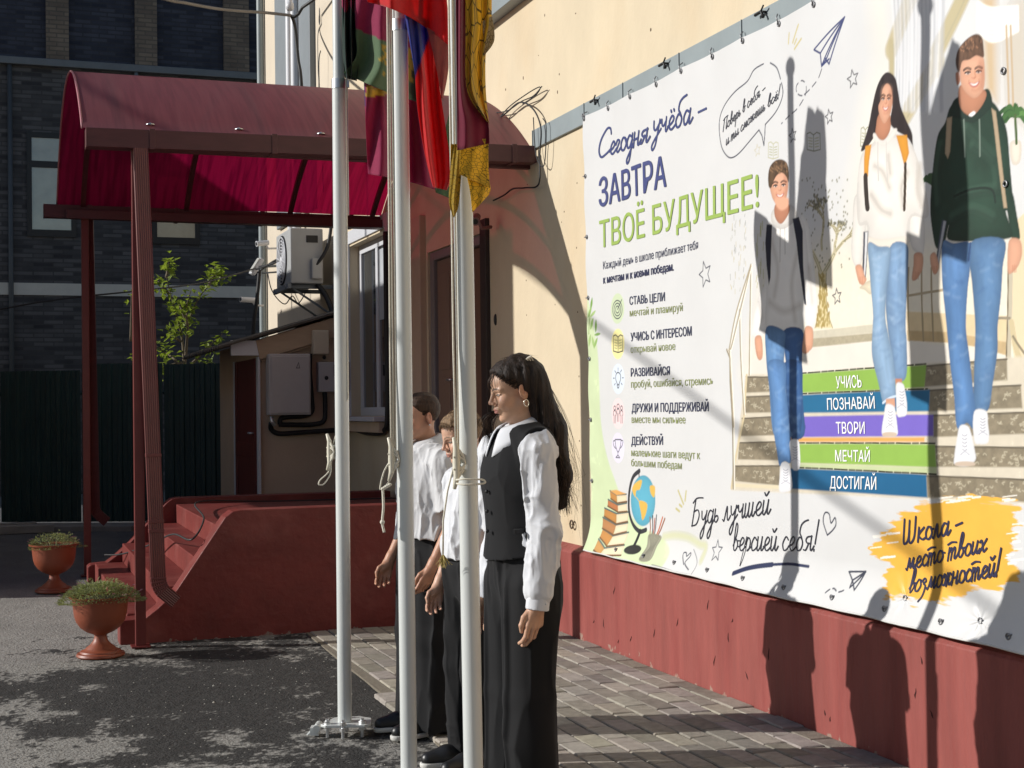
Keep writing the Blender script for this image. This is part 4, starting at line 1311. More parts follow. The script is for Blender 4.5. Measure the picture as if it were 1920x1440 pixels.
def flag(name, m, sheets, label, group="flags on the poles"):
    Vs, Fs, Cs, Us, off = [], [], [], [], 0
    for sh in sheets:
        L_, R_, depth, colf = sh["L"], sh["R"], sh["d"], sh["c"]
        nu, nv = sh.get("nu", 40), sh.get("nv", 60)
        Lc, Rc = catmull(L_, 12) if not sh.get("sharp") else None, catmull(R_, 12) if not sh.get("sharp") else None
        if sh.get("sharp"):
            def rs(P_):
                P_ = np.array(P_, float)
                return P_
            Lc, Rc = rs(L_), rs(R_)
        def res(P_, n_):
            s = np.r_[0, np.cumsum(np.linalg.norm(np.diff(P_, axis=0), axis=1))]
            t = np.linspace(0, s[-1], n_)
            return np.stack([np.interp(t, s, P_[:, 0]), np.interp(t, s, P_[:, 1])], 1)
        Lr, Rr = res(Lc, nv), res(Rc, nv)
        u = np.linspace(0, 1, nu)[:, None, None]
        P = Lr[None] * (1 - u) + Rr[None] * u
        if "sag" in sh:
            P[..., 1] += sh["sag"] * np.sin(pi * u[..., 0]) * np.linspace(0, 1, nv)[None]
        U = np.linspace(0, 1, nu)[:, None] * np.ones(nv)[None]
        Vv = np.ones(nu)[:, None] * np.linspace(0, 1, nv)[None]
        am, fr, ph = sh.get("amp", 0.012), sh.get("freq", 2.0), sh.get("ph", 0.0)
        ga = np.clip(0.25 + 1.6 * Vv, 0, 1) if sh.get("g") else 1.0
        am = am * ga
        d = depth + am * np.sin(2 * pi * fr * (U + 0.10 * np.sin(3 * Vv + ph)) + ph + 1.4 * Vv) * (0.6 + 0.4 * Vv) + 0.35 * am * np.sin(2 * pi * fr * 2.3 * U + 5 * Vv + ph)
        d += sh.get("du", 0) * U * ga + sh.get("dv", 0) * Vv
        X = P.reshape(-1, 2)
        r = np.array(CF)[None] + np.array(CR)[None] * ((X[:, :1] - 960) / F_PX) + np.array(CU)[None] * ((720 - X[:, 1:]) / F_PX)
        V = np.array(CAM)[None] + r * d.reshape(-1, 1)
        I = np.arange(nu * nv).reshape(nu, nv) + off
        Fs.append(np.stack([I[:-1, :-1], I[:-1, 1:], I[1:, 1:], I[1:, :-1]], -1).reshape(-1, 4))
        Vs.append(V)
        Cs.append(colf(X[:, 0], X[:, 1], U.ravel(), Vv.ravel()))
        Us.append(np.stack([U.ravel() * sh.get("ku", 3), Vv.ravel() * sh.get("kv", 9), np.full(len(V), off * 0.37)], 1))
        off += len(V)
    o = npmesh(name, np.concatenate(Vs), np.concatenate(Fs), m, col=np.concatenate(Cs))
    a = o.data.attributes.new("cloth", 'FLOAT_VECTOR', 'POINT')
    a.data.foreach_set("vector", np.concatenate(Us).astype(np.float32).ravel())
    s_ = o.modifiers.new("cloth", 'SOLIDIFY')
    s_.thickness = 0.0015
    tag(o, label, "flag", group)
    return o
def const(c):
    return lambda x, y, u, v: np.tile(np.array(c), (len(x), 1))
CRIM, DGRN, GRN, YEL = (0.38, 0.030, 0.105), (0.020, 0.050, 0.034), (0.15, 0.235, 0.125), (0.62, 0.42, 0.06)
RED, BLUE, RED_BACKLIT, GOLD, MAR = (0.70, 0.022, 0.024), (0.025, 0.04, 0.30), (0.50, 0.17, 0.15), (0.74, 0.50, 0.05), (0.22, 0.014, 0.045)
def pick(mask, a, b):
    return np.where(mask[:, None], np.array(a)[None], np.array(b)[None] if np.ndim(b) == 1 else b)
def colA(x, y, u, v):
    return pick(y < 18 + 6 * np.sin(x * 0.4), CRIM, DGRN)
def emblem(x, y, cx, cy, r):
    P = np.stack([x, y, x * 0], 1)
    q = np.hypot((x - cx) / r, (y - cy) / (r * 1.25))
    a = np.arctan2(y - cy, x - cx)
    return (q < 0.72 + 0.28 * np.cos(5 * a + 0.6) ** 2) & (vnoise(P, 0.16, 2) > 0.42)
def colB(x, y, u, v):
    c = pick(y < 53 + (x - 665) * 0.42, CRIM, GRN)
    c = pick((y > 120) & (x > 770), (0.045, 0.055, 0.03), c)
    c = pick(emblem(x, y, 752, 108, 42), YEL, c)
    return c
def colC(x, y, u, v):
    c = np.tile(np.array(CRIM), (len(x), 1))
    c = pick((y < 182 - (x - 690) * 0.12) & (y > 160 + (x - 690) * 0.3) & (x > 686) & (x < 735), YEL, c)
    c = pick((u > 0.93) & (v > 0.9), GRN, c)
    return pick(x < 684, (0.03, 0.03, 0.2), c)
flag("regional_flag", flag_mat("flag_cloth"), [
    dict(g=1, nv=90, L=[(637, -185), (640, -40), (641, 60), (643, 110), (647, 146)], R=[(650, -185), (672, -40), (673, 60), (673, 112), (669, 152)], d=6.42, c=colA, du=0.06, amp=0.10, freq=2.6, dv=0.02),
    dict(g=1, nv=90, L=[(641, -185), (664, -40), (665, 20), (667, 60), (668, 105), (645, 137)], R=[(668, -185), (790, -40), (812, 20), (812, 60), (818, 120), (824, 202)], d=6.32, c=colB, du=0.22, amp=0.085, freq=1.3, ph=1.0, sag=6),
    dict(L=[(681, 120), (684, 200), (687, 260), (690, 326)], R=[(795, 120), (808, 220), (824, 300), (839, 363)], d=6.50, c=colC, du=0.42, amp=0.07, freq=1.6, ph=2.2, sag=-4),
    dict(L=[(811, 330), (814, 345), (817, 361)], R=[(846, 200), (848, 290), (844, 372)], d=6.56, c=const(GRN), amp=0.008, freq=1),
], "crimson and green flag with a yellow emblem hanging from the farthest flagpole")
def colF(x, y, u, v):
    return pick(x < 806 - (y - 65) * 0.34, BLUE, RED)
flag("tricolour_flag", flag_mat("tricolour_cloth"), [
    dict(g=1, nv=90, L=[(737, -385), (700, -180), (688, -30), (690, 4)], R=[(768, -385), (815, -180), (840, 20), (842, 86)], d=5.42, du=0.16, c=const(RED), amp=0.09, freq=1.4, ph=0.5, sag=-14, dv=0.02),
    dict(L=[(757, 20), (768, 80), (778, 140), (783, 200), (795, 280), (806, 330), (812, 351)], R=[(812, 40), (818, 90), (822, 150), (832, 220), (842, 290), (844, 336), (838, 357)], d=5.58, c=colF, du=0.14, amp=0.09, freq=1.1, ph=3.4),
    dict(L=[(800, 50), (812, 100), (822, 150), (828, 184)], R=[(842, 78), (842, 115), (838, 150), (830, 188)], d=5.62, c=const(RED_BACKLIT), amp=0.008, freq=0.7, ph=1),  # reverse of the red cloth, sun shining through painted as paler red
], "white blue and red tricolour flag hanging folded from the middle flagpole")
flag("golden_flag", flag_mat("golden_cloth", True), [
    dict(g=1, nv=110, L=[(853, -640), (855, -60), (856, 60), (857, 160), (857, 282)], R=[(866, -640), (876, -60), (876, 60), (877, 150), (890, 192), (913, 220), (917, 269)], d=4.52, du=0.05, c=const(MAR), amp=0.02, freq=1.0, ph=2),
    dict(g=1, nv=110, L=[(860, -640), (871, -60), (873, 60), (874, 150), (884, 188), (912, 225)], R=[(878, -640), (918, -200), (922, 20), (919, 60), (911, 100), (911, 170), (917, 232)], d=4.54, du=0.085, c=const(GOLD), amp=0.016, freq=1.6, ph=0.4, ku=5, kv=22),
    dict(L=[(905, 40), (906, 70), (908, 104)], R=[(922, 30), (927, 75), (909, 103)], d=4.60, c=const((0.62, 0.50, 0.30)), amp=0.004, freq=0.6),
    dict(L=[(862, 262), (862, 300), (862, 327)], R=[(916, 260), (916, 310), (919, 352)], d=4.535, du=0.05, c=const(GOLD), amp=0.008, freq=0.9, ph=2, ku=6, kv=11),
    dict(L=[(872, 318), (880, 350), (886, 398)], R=[(914, 330), (920, 352), (917, 365)], d=4.56, du=0.05, c=const(GOLD), amp=0.008, freq=0.8, ph=0, ku=4, kv=8),
    dict(L=[(846, 270), (843, 340), (842, 380), (850, 408)], R=[(866, 270), (864, 340), (860, 385), (853, 405)], d=4.62, c=const((0.50, 0.33, 0.03)), amp=0.006, freq=1, ku=3, kv=14),
], "maroon and gold flag with black chain pattern wrapped round the nearest flagpole")
# ================================================================== BANNER
BY_R, BY_L, BZ0, BZ1 = 4.155, 8.285, 0.59, 3.335
BX = 0.030
GSP = 0.335
def bwave(Y, Z):
    """x of the hanging cloth at wall position (Y,Z); smaller is nearer to the yard"""
    Y, Z = np.asarray(Y, float), np.asarray(Z, float)
    x = BX + 0.006 * np.sin(1.7 * Y + 0.9 * Z) + 0.004 * np.sin(3.9 * Y - 1.3 * Z + 1.0)
    top = np.clip(BZ1 - Z, 0, 9)
    x -= 0.010 * np.exp(-top / 0.22) * (0.5 - 0.5 * np.cos(2 * pi * (BY_L - Y) / GSP))
    x -= 0.006 * np.exp(-top / 0.8) * np.sin(2 * pi * (BY_L - Y + 0.25 * Z) / 0.67)
    x -= 0.007 * np.exp(-np.clip(BY_L - Y, 0, 9) / 0.10) * (0.5 - 0.5 * np.cos(2 * pi * (Z - BZ0) / 0.4))
    x -= 0.006 * np.exp(-((Y - 5.0) ** 2) / 0.5) * np.sin(9 * (Z + 0.5 * Y))
    lo = np.clip((0.80 - Z) / 0.225, 0, 1)
    x -= 0.075 * lo ** 1.7 + 0.007 * lo * np.sin(2 * pi * (BY_L - Y) / 0.40)
    # puckers round two fixings near the bottom right
    for (py, pz) in ((4.96, 0.69), (4.47, 0.665)):
        dy, dz = Y - py, Z - pz
        r = np.hypot(dy, dz)
        x += 0.012 * np.exp(-r / 0.05) + 0.004 * np.exp(-r / 0.10) * np.sin(7 * np.arctan2(dz, dy))
    return x
DYC, DZC = 0.0042, 0.0034
NYC, NZC = int((BY_L - BY_R) / DYC), int((BZ1 - BZ0) / DZC)
CW = np.empty((NZC, NYC, 3), np.float32)          # row 0 = bottom, column 0 = left edge (far end)
CW[:] = (0.64, 0.64, 0.635)
def uc(x, y):
    """photo pixel on the wall -> canvas column,row"""
    q = on_plane(x, y, 0, BX)
    return ((BY_L - q.y) / (BY_L - BY_R) * (NYC - 1), (q.z - BZ0) / (BZ1 - BZ0) * (NZC - 1))
ASP = DYC / DZC
z1 = lambda x, y: (1080 + x / 4.8, 100 + y / 4.8)
z2 = lambda x, y: (1080 + x / 4.8, 380 + y / 4.8)
z3 = lambda x, y: (1080 + x / 4.8, 640 + y / 4.8)
z4 = lambda x, y: (1080 + x / 4.0, 860 + y / 4.0)
z5 = lambda x, y: (1400 + x / 3.692, y / 3.692)
z6 = lambda x, y: (1360 + x / 3.4286, 380 + y / 3.4286)
z7 = lambda x, y: (1340 + x / 3.31, 680 + y / 3.31)
z8 = lambda x, y: (1340 + x / 3.31, 1005 + y / 3.31)
def seg_dist(px, py, A, B):
    d = np.full(px.shape, 1e9, np.float32)
    for (ax, ay), (bx, by) in zip(A, B):
        vx, vy = bx - ax, by - ay
        L2 = vx * vx + vy * vy + 1e-9
        t = np.clip(((px - ax) * vx + (py - ay) * vy) / L2, 0, 1)
        d = np.minimum(d, (px - ax - t * vx) ** 2 + (py - ay - t * vy) ** 2)
    return np.sqrt(d)
def region(pts, pad):
    xs, ys = [p_[0] for p_ in pts], [p_[1] for p_ in pts]
    c0, c1 = max(0, int(min(xs) - pad)), min(NYC, int(max(xs) + pad) + 2)
    r0, r1 = max(0, int(min(ys) - pad)), min(NZC, int(max(ys) + pad) + 2)
    if c0 >= c1 or r0 >= r1:
        return None
    X, Y = np.meshgrid(np.arange(c0, c1, dtype=np.float32), np.arange(r0, r1, dtype=np.float32))
    return slice(r0, r1), slice(c0, c1), X, Y
def inside(X, Y, pts):
    m = np.zeros(X.shape, bool)
    n_ = len(pts)
    for i in range(n_):
        (ax, ay), (bx, by) = pts[i], pts[(i + 1) % n_]
        if ay == by:
            continue
        c = ((ay > Y) != (by > Y)) & (X < (bx - ax) * (Y - ay) / (by - ay) + ax)
        m ^= c
    return m
def fill(zf, pts, col, soft=0.9, smooth=True, shade=0.0, rad=10.0, tex=0.0, tscale=0.15, tst=(1, 1), alpha=1.0, grad=None, rag=0.0):
    P = [uc(*zf(*p_)) for p_ in pts]
    if smooth:
        P = [tuple(q) for q in catmull(P, 5, closed=True)]
    rg = region(P, soft + 2)
    if rg is None:
        return
    rs_, cs_, X, Y = rg
    ins = inside(X, Y, P)
    d = seg_dist(X * ASP, Y, [(a * ASP, b) for a, b in P], [(a * ASP, b) for a, b in P[1:] + P[:1]])
    sd = np.where(ins, d, -d)
    PP = np.stack([X * ASP, Y, np.zeros_like(X)], -1)
    if rag:
        sd = sd + rag * (fbm(PP, np.array([0.03, 0.22, 1.0]), 31, 3) - 0.62)
    a = np.clip(sd / soft * 0.5 + 0.5, 0, 1) * alpha
    c = np.empty(X.shape + (3,), np.float32)
    c[:] = S(*col)
    if grad is not None:
        t = np.clip((Y - Y.min()) / max(1, (Y.max() - Y.min())), 0, 1)[..., None]
        c = c * t + np.array(S(*grad), np.float32) * (1 - t)
    if shade:
        c = c * (1 - shade * np.exp(-np.clip(sd, 0, None) / rad))[..., None]
    if tex:
        nz_ = fbm(PP, np.array([tscale * tst[0], tscale * tst[1], 1.0]), 41, 4)
        c = c * (1 + tex * (nz_ - 0.5) * 2)[..., None]
    CW[rs_, cs_] = CW[rs_, cs_] * (1 - a[..., None]) + c * a[..., None]
def stroke(zf, pts, col, w, smooth=True, soft=0.8, alpha=1.0, dash=None, closed=False):
    """w is the line width in canvas rows"""
    P = [uc(*zf(*p_)) for p_ in pts]
    if smooth and len(P) > 2:
        P = [tuple(q) for q in catmull(P, 6, closed=closed)]
    if closed:
        P = P + P[:1]
    A, B = P[:-1], P[1:]
    if dash:
        L, keepA, keepB = 0.0, [], []
        for a, b in zip(A, B):
            n_ = max(1, int(math.hypot((b[0] - a[0]) * ASP, b[1] - a[1]) / 2))
            for k in range(n_):
                p0 = (a[0] + (b[0] - a[0]) * k / n_, a[1] + (b[1] - a[1]) * k / n_)
                p1 = (a[0] + (b[0] - a[0]) * (k + 1) / n_, a[1] + (b[1] - a[1]) * (k + 1) / n_)
                if (L % (dash[0] + dash[1])) < dash[0]:
                    keepA.append(p0)
                    keepB.append(p1)
                L += math.hypot((p1[0] - p0[0]) * ASP, p1[1] - p0[1])
        A, B = keepA, keepB
    if not A:
        return
    rg = region(A + B, w + 3)
    if rg is None:
        return
    rs_, cs_, X, Y = rg
    d = seg_dist(X * ASP, Y, [(a * ASP, b) for a, b in A], [(a * ASP, b) for a, b in B])
    a = np.clip((w / 2 - d) / soft + 0.5, 0, 1) * alpha
    CW[rs_, cs_] = CW[rs_, cs_] * (1 - a[..., None]) + np.array(S(*col), np.float32) * a[..., None]
def disc(zf, cx, cy, rr, col, ry=None, **kw):
    """round on the wall: rr in canvas rows"""
    c = uc(*zf(cx, cy))
    P = [(c[0] + rr * cos(t) / ASP, c[1] + (ry or rr) * sin(t)) for t in np.linspace(0, 2 * pi, 25)[:-1]]
    fill(lambda a, b: (a, b), P, col, smooth=False, raw=True, **kw) if False else rawfill(P, col, **kw)
def rawfill(P, col, soft=1.0, shade=0.0, rad=10.0, alpha=1.0):
    rg = region(P, soft + 2)
    if rg is None:
        return
    rs_, cs_, X, Y = rg
    ins = inside(X, Y, P)
    d = seg_dist(X * ASP, Y, [(a * ASP, b) for a, b in P], [(a * ASP, b) for a, b in P[1:] + P[:1]])
    sd = np.where(ins, d, -d)
    a = (np.clip(sd / soft * 0.5 + 0.5, 0, 1) * alpha)[..., None]
    c = np.array(S(*col), np.float32) * (1 - shade * np.exp(-np.clip(sd, 0, None) / rad))[..., None]
    CW[rs_, cs_] = CW[rs_, cs_] * (1 - a) + c * a
px = lambda x, y: (x, y)
def star(x, y, r, col=(62, 66, 90), w=1.6, rot=0.1):
    c = uc(x, y)
    P = []
    for k in range(10):
        a = pi / 2 + rot + k * pi / 5
        rr = r if k % 2 == 0 else r * 0.45
        P.append((c[0] + rr * cos(a) / ASP, c[1] + rr * sin(a)))
    A, B = P, P[1:] + P[:1]
    rg = region(P, w + 3)
    if rg is None:
        return
    rs_, cs_, X, Y = rg
    d = seg_dist(X * ASP, Y, [(a * ASP, b) for a, b in A], [(a * ASP, b) for a, b in B])
    a = np.clip((w / 2 - d) / 0.8 + 0.5, 0, 1)[..., None]
    CW[rs_, cs_] = CW[rs_, cs_] * (1 - a) + np.array(S(*col), np.float32) * a
def book_icon(zf, x, y, w, h, col=(120, 125, 90), lw=1.3):
    stroke(zf, [(x, y + h), (x, y), (x + w * 0.25, y - h * 0.08), (x + w * 0.5, y + h * 0.08), (x + w * 0.75, y - h * 0.08), (x + w, y), (x + w, y + h), (x + w * 0.5, y + h * 1.1), (x, y + h)], col, lw, smooth=False)
    stroke(zf, [(x + w * 0.5, y + h * 0.08), (x + w * 0.5, y + h * 1.1)], col, lw, smooth=False)
    for k in range(4):
        yy = y + h * (0.25 + 0.18 * k)
        stroke(zf, [(x + w * 0.12, yy), (x + w * 0.4, yy + h * 0.05)], (170, 170, 120), lw * 0.8, smooth=False)
        stroke(zf, [(x + w * 0.6, yy + h * 0.05), (x + w * 0.88, yy)], (170, 170, 120), lw * 0.8, smooth=False)

def paint_banner():
    rng = random.Random(77)
    INK, NAVY = (52, 56, 72), (58, 66, 112)
    # ---- interior scene behind the walkers
    fill(z5, [(930, 0), (985, 0), (1010, 500), (1010, 760), (880, 1440), (760, 1440), (860, 700), (960, 420)], (232, 226, 208), soft=40, smooth=False, alpha=0.8)
    fill(z6, [(150, 1000), (250, 500), (520, 300), (900, 250), (1200, 200), (1920, 200), (1920, 1100), (130, 1110)], (228, 220, 202), soft=30, smooth=False, tex=0.05)
    fill(z5, [(985, -40), (1960, -40), (1960, 1440), (1180, 1440), (1080, 900), (1010, 560)], (212, 212, 211), soft=16, smooth=False)
    for (a, b, wd, c) in (((1010, 340), (1160, -40), 26, (196, 184, 150)), ((1330, 350), (1500, -40), 26, (190, 178, 142)), ((1120, 800), (1330, 440), 26, (196, 184, 150)), ((1010, 300), (1010, 700), 12, (188, 176, 140)), ((1325, 330), (1325, 520), 8, (190, 182, 160))):
        stroke(z5, [a, b], c, wd, smooth=False, soft=5)
        stroke(z5, [(a[0] + 14, a[1] + 12), (b[0] + 14, b[1] + 12)], (182, 172, 140), 3, smooth=False, soft=2)
    for k in range(26):
        x = 1030 + k * 13
        stroke(z5, [(x, -40), (x + rng.uniform(-8, 8), 400), (x + rng.uniform(-10, 10), 760)], (184, 186, 192) if k % 2 else (228, 228, 228), rng.uniform(3, 7), soft=5, alpha=0.6)
    fill(z5, [(1620, -40), (1730, -40), (1725, 700), (1650, 640), (1640, 300)], (206, 182, 148), soft=8, smooth=False)
    fill(z5, [(1770, 100), (1900, -40), (1960, -40), (1960, 900), (1800, 760)], (206, 198, 184), soft=14, smooth=False)
    for k in range(9):
        stroke(z5, [(1600, 20 + k * 22), (1700, 60 + k * 28), (1880, 50 + k * 20)], (246, 244, 240), 4, soft=3, alpha=0.8)
    for x in (1800, 1830):
        stroke(z5, [(x, 180), (x + 6, 740)], (196, 172, 140), 3, smooth=False, soft=2)
    # house plant at the right edge
    for k in range(22):
        a = rng.uniform(-0.3, pi + 0.3)
        L = rng.uniform(60, 135)
        stroke(z5, [(1850, 800), (1850 + L * 0.5 * cos(a), 790 - L * 0.6 * sin(a)), (1850 + L * cos(a), 830 - L * 0.6 * sin(a))], rng.choice([(70, 110, 60), (96, 140, 78), (52, 86, 50)]), 5)
    fill(z5, [(1815, 990), (1890, 980), (1885, 1120), (1830, 1130)], (232, 222, 206), shade=0.2)
    stroke(z5, [(1850, 800), (1860, 990)], (80, 100, 60), 4)
    for k in range(14):
        a = rng.uniform(0.6, 2.9)
        stroke(z5, [(1285, 1270), (1285 + 45 * cos(a), 1260 - 50 * sin(a)), (1285 + 75 * cos(a), 1290 - 50 * sin(a))], (60, 90, 60), 4)
    # drawn tree
    def branch(x, y, a, L, w, dep):
        x2, y2 = x + L * cos(a), y - L * sin(a)
        xm, ym = (x + x2) / 2 + rng.uniform(-6, 6), (y + y2) / 2 + rng.uniform(-6, 6)
        stroke(z6, [(x, y), (xm, ym), (x2, y2)], (214, 204, 172), w + 1.2)
        stroke(z6, [(x - w, y), (xm - w, ym), (x2 - w * 0.7, y2)], (150, 142, 112), 1.1)
        stroke(z6, [(x + w, y), (xm + w, ym), (x2 + w * 0.7, y2)], (150, 142, 112), 1.1)
        if dep == 0:
            for k in range(3):
                disc(z6, x2 + rng.uniform(-14, 14), y2 + rng.uniform(-14, 14), 1.6, (110, 108, 90))
            return
        for k in range(rng.choice([2, 2, 3])):
            branch(x2, y2, a + rng.uniform(-0.75, 0.75), L * rng.uniform(0.58, 0.85), w * 0.62, dep - 1)
    fill(z6, [(575, 805), (598, 700), (605, 560), (600, 440), (650, 440), (645, 560), (655, 700), (690, 805)], (222, 206, 158), smooth=False, soft=2)
    stroke(z6, [(575, 805), (598, 700), (605, 560), (600, 440)], (140, 130, 96), 1.4)
    stroke(z6, [(690, 805), (655, 700), (645, 560), (650, 440)], (140, 130, 96), 1.4)
    for k in range(120):
        t = rng.random()
        disc(z6, 626 + rng.uniform(-24 - 24 * t * t, 22 + 34 * t * t), 445 + 355 * t, 1.5, (168, 146, 84), ry=2.6)
    branch(612, 440, 1.95, 130, 7, 4)
    branch(640, 440, 1.05, 140, 7, 4)
    branch(625, 300, 1.5, 110, 4, 4)
    for k in range(90):
        disc(z6, rng.uniform(480, 830), rng.uniform(-160, 420), 1.3, (128, 126, 100))
    for (x, y, r) in ((1601, 148, 12), (1557, 219, 10), (1485, 254, 10), (1569, 556, 11)):
        star(x, y, r, (88, 88, 92))
    star(1322, 514, 21, INK, 1.8, 0.25)
    star(1348, 1033, 17, INK, 1.6)
    star(1420, 282, 9, (205, 200, 180), 1.4)
    book_icon(z5, 415, 925, 95, 110)
    book_icon(z5, 148, 990, 66, 100, (188, 186, 150))
    book_icon(z5, 800, 890, 60, 120, (150, 150, 110))
    # left wall panel with faint handwriting and the two rails
    for k in range(60):
        x = rng.choice([40, 60, 95, 125]) + rng.uniform(-8, 8)
        y = rng.uniform(60, 560)
        stroke(z6, [(x, y), (x + rng.uniform(-3, 3), y + rng.uniform(8, 40))], rng.choice([(170, 168, 150), (140, 140, 136), (200, 186, 140)]), 1.2, alpha=0.8)
    for k in range(18):
        x, y = 210 + rng.uniform(-12, 40), rng.uniform(20, 560)
        stroke(z6, [(x, y), (x + rng.uniform(-6, 6), y + rng.uniform(30, 90))], (186, 184, 130), 2, alpha=0.7)
    # landing and kerbs
    fill(z6, [(130, 1105), (170, 1010), (560, 930), (970, 885), (1180, 880), (1800, 985), (1800, 1010), (1275, 1045), (500, 1090), (130, 1112)], (222, 216, 206), smooth=False, soft=2, tex=0.05, tscale=0.03)
    fill(z6, [(560, 826), (975, 782), (975, 835), (560, 872)], (205, 198, 178), smooth=False, tex=0.08)
    fill(z6, [(560, 872), (975, 838), (975, 888), (555, 930)], (176, 166, 142), smooth=False, tex=0.15, tscale=0.3)
    fill(z6, [(1180, 700), (1820, 730), (1815, 985), (1640, 930), (1440, 900), (1180, 885)], (226, 204, 164), smooth=False, tex=0.06)
    fill(z6, [(1180, 822), (1440, 832), (1820, 900), (1815, 985), (1640, 930), (1440, 900), (1180, 885)], (198, 172, 130), smooth=False, tex=0.12)
    for x in (1190, 1278, 1340):
        stroke(z6, [(x, 420), (x, 885)], (168, 150, 120), 3, smooth=False)
    stroke(z6, [(1180, 600), (1420, 560)], (176, 160, 132), 3, smooth=False)
    fill(z6, [(1830, 150), (1920, 60), (1920, 1260), (1900, 1200), (1830, 900)], (228, 210, 176), smooth=False)
    stroke(z6, [(1822, 420), (1812, 1150)], (196, 186, 164), 8, smooth=False)
    stroke(z6, [(1810, 420), (1800, 1150)], (120, 108, 86), 2, smooth=False)
    stroke(z6, [(1750, 742), (1820, 742)], (150, 140, 120), 3, smooth=False)
    stroke(z6, [(1830, 770), (1870, 960), (1960, 1160)], (206, 190, 152), 8)
    stroke(z6, [(1842, 860), (1880, 920), (1960, 1030)], (140, 130, 108), 3)
    # stairs
    fill(z7, [(200, 72), (545, 68), (1310, 5), (1920, -40), (1960, 880), (1300, 845), (110, 790), (130, 630)], (216, 206, 186), smooth=False, soft=2, tex=0.06, tscale=0.1)
    stone = dict(smooth=False, soft=1.2, tex=0.28, tscale=0.16)
    ST = (142, 131, 110)
    for q in ([(200, 88), (356, 90), (372, 180), (196, 187)], [(198, 212), (372, 206), (380, 308), (190, 312)], [(177, 346), (380, 336), (392, 450), (172, 456)],
              [(160, 497), (392, 491), (405, 606), (153, 600)], [(133, 641), (412, 640), (414, 762), (133, 734)], [(1300, 22), (1810, -22), (1815, 108), (1300, 150)],
              [(1335, 172), (1895, 140), (1905, 282), (1335, 302)], [(1362, 328), (1960, 308), (1960, 440), (1366, 462)], [(1378, 520), (1960, 528), (1960, 650), (1384, 646)], [(1320, 702), (1960, 728), (1960, 870), (1560, 832), (1322, 838)]):
        fill(z7, q, ST, **stone)
        stroke(z7, [q[0], q[1]], (82, 74, 60), 2.2, smooth=False, alpha=0.8)
        x0, x1 = min(v[0] for v in q), max(v[0] for v in q)
        ya, yb = (q[0][1] + q[1][1]) / 2, (q[2][1] + q[3][1]) / 2
        for k in range(int((x1 - x0) / 16)):
            x, y = rng.uniform(x0 + 12, x1 - 12), rng.uniform(ya + 22, yb - 16)
            a = rng.uniform(0, 6)
            stroke(z7, [(x, y), (x + 14 * cos(a), y + 12 * sin(a)), (x + 20 * cos(a + 0.9), y + 16 * sin(a + 0.9))], (196, 186, 162), 1.6, alpha=0.75)
    for q, c in (([(450, 74), (545, 70), (1000, 38), (1312, 14), (1300, 152), (1000, 170), (550, 186), (450, 186)], (146, 184, 84)),
                 ([(450, 205), (555, 200), (1000, 178), (1335, 166), (1335, 302), (1000, 306), (555, 312), (450, 312)], (40, 108, 148)),
                 ([(452, 336), (1000, 324), (1362, 322), (1366, 455), (530, 462), (465, 455)], (122, 104, 196)),
                 ([(470, 466), (1310, 464), (1310, 490), (470, 490)], (232, 168, 92)),
                 ([(500, 505), (1000, 504), (1376, 508), (1384, 650), (1000, 636), (520, 622)], (146, 184, 84)),
                 ([(520, 626), (1000, 640), (1384, 654), (1382, 690), (1000, 672), (520, 652)], (196, 206, 160)),
                 ([(470, 655), (1000, 678), (1322, 694), (1322, 838), (1000, 816), (475, 782)], (36, 100, 142))):
        fill(z7, q, c, smooth=False, soft=1.2, tex=0.05, tscale=0.05)
    for (a, b) in (((540, 66), (1310, 8)), ((545, 192), (1320, 162)), ((530, 498), (1376, 500)), ((525, 650), (1382, 692))):
        stroke(z7, [a, b], (70, 72, 56), 2, smooth=False, dash=(14, 3))
    stroke(z7, [(110, 778), (130, 630), (190, 330), (205, 80)], (212, 196, 160), 5, smooth=False)
    stroke(z7, [(130, 760), (300, 768), (405, 772)], (222, 210, 180), 5)
    for pts in ([(100, -30), (102, 120), (118, 400), (122, 780)], [(80, -80), (100, -30)], ):
        stroke(z7, pts, (150, 140, 120), 4)
        stroke(z7, [(x + 9, y) for x, y in pts], (226, 220, 206), 4)
    for pts in ([(30, 940), (45, 1180), (60, 1440)], [(30, 940), (75, 700), (165, 400)], [(165, 400), (160, 1105)], [(95, 690), (105, 1000), (128, 1360)], [(28, 950), (50, 900), (165, 405)]):
        stroke(z6, pts, (172, 160, 136), 3.2)
        stroke(z6, [(x + 8, y) for x, y in pts], (238, 232, 220), 2.4)
    # ---------------------------------------------------------------- the three walkers
    SK, SKD = (228, 172, 142), (196, 134, 106)
    def jeans(zf, pts, col, col2):
        fill(zf, pts, col, shade=0.46, rad=15, tex=0.22, tscale=0.05, tst=(1.6, 0.5))
        P = [zf(*q) for q in pts]
        x0, x1 = min(q[0] for q in P), max(q[0] for q in P)
        y0, y1 = min(q[1] for q in P), max(q[1] for q in P)
        C = np.array([uc(*q) for q in P])
        for k in range(70):
            x, y = rng.uniform(x0, x1), y0 + (y1 - y0) * rng.random()
            L = rng.uniform(3, 9)
            a = rng.choice([0.35, -0.4, 2.7]) + rng.uniform(-0.3, 0.3)
            q = [(x, y), (x + L * cos(a), y + L * 0.8 * sin(a) + 1.5), (x + 2 * L * cos(a), y + 2.2 * L * sin(a))]
            if all(inside(np.array([[uc(*v)[0]]]), np.array([[uc(*v)[1]]]), [tuple(c) for c in C])[0, 0] for v in q):
                stroke(px, q, col2 if k % 2 else (56, 92, 146), rng.uniform(1.5, 3.5), soft=5, alpha=0.20)
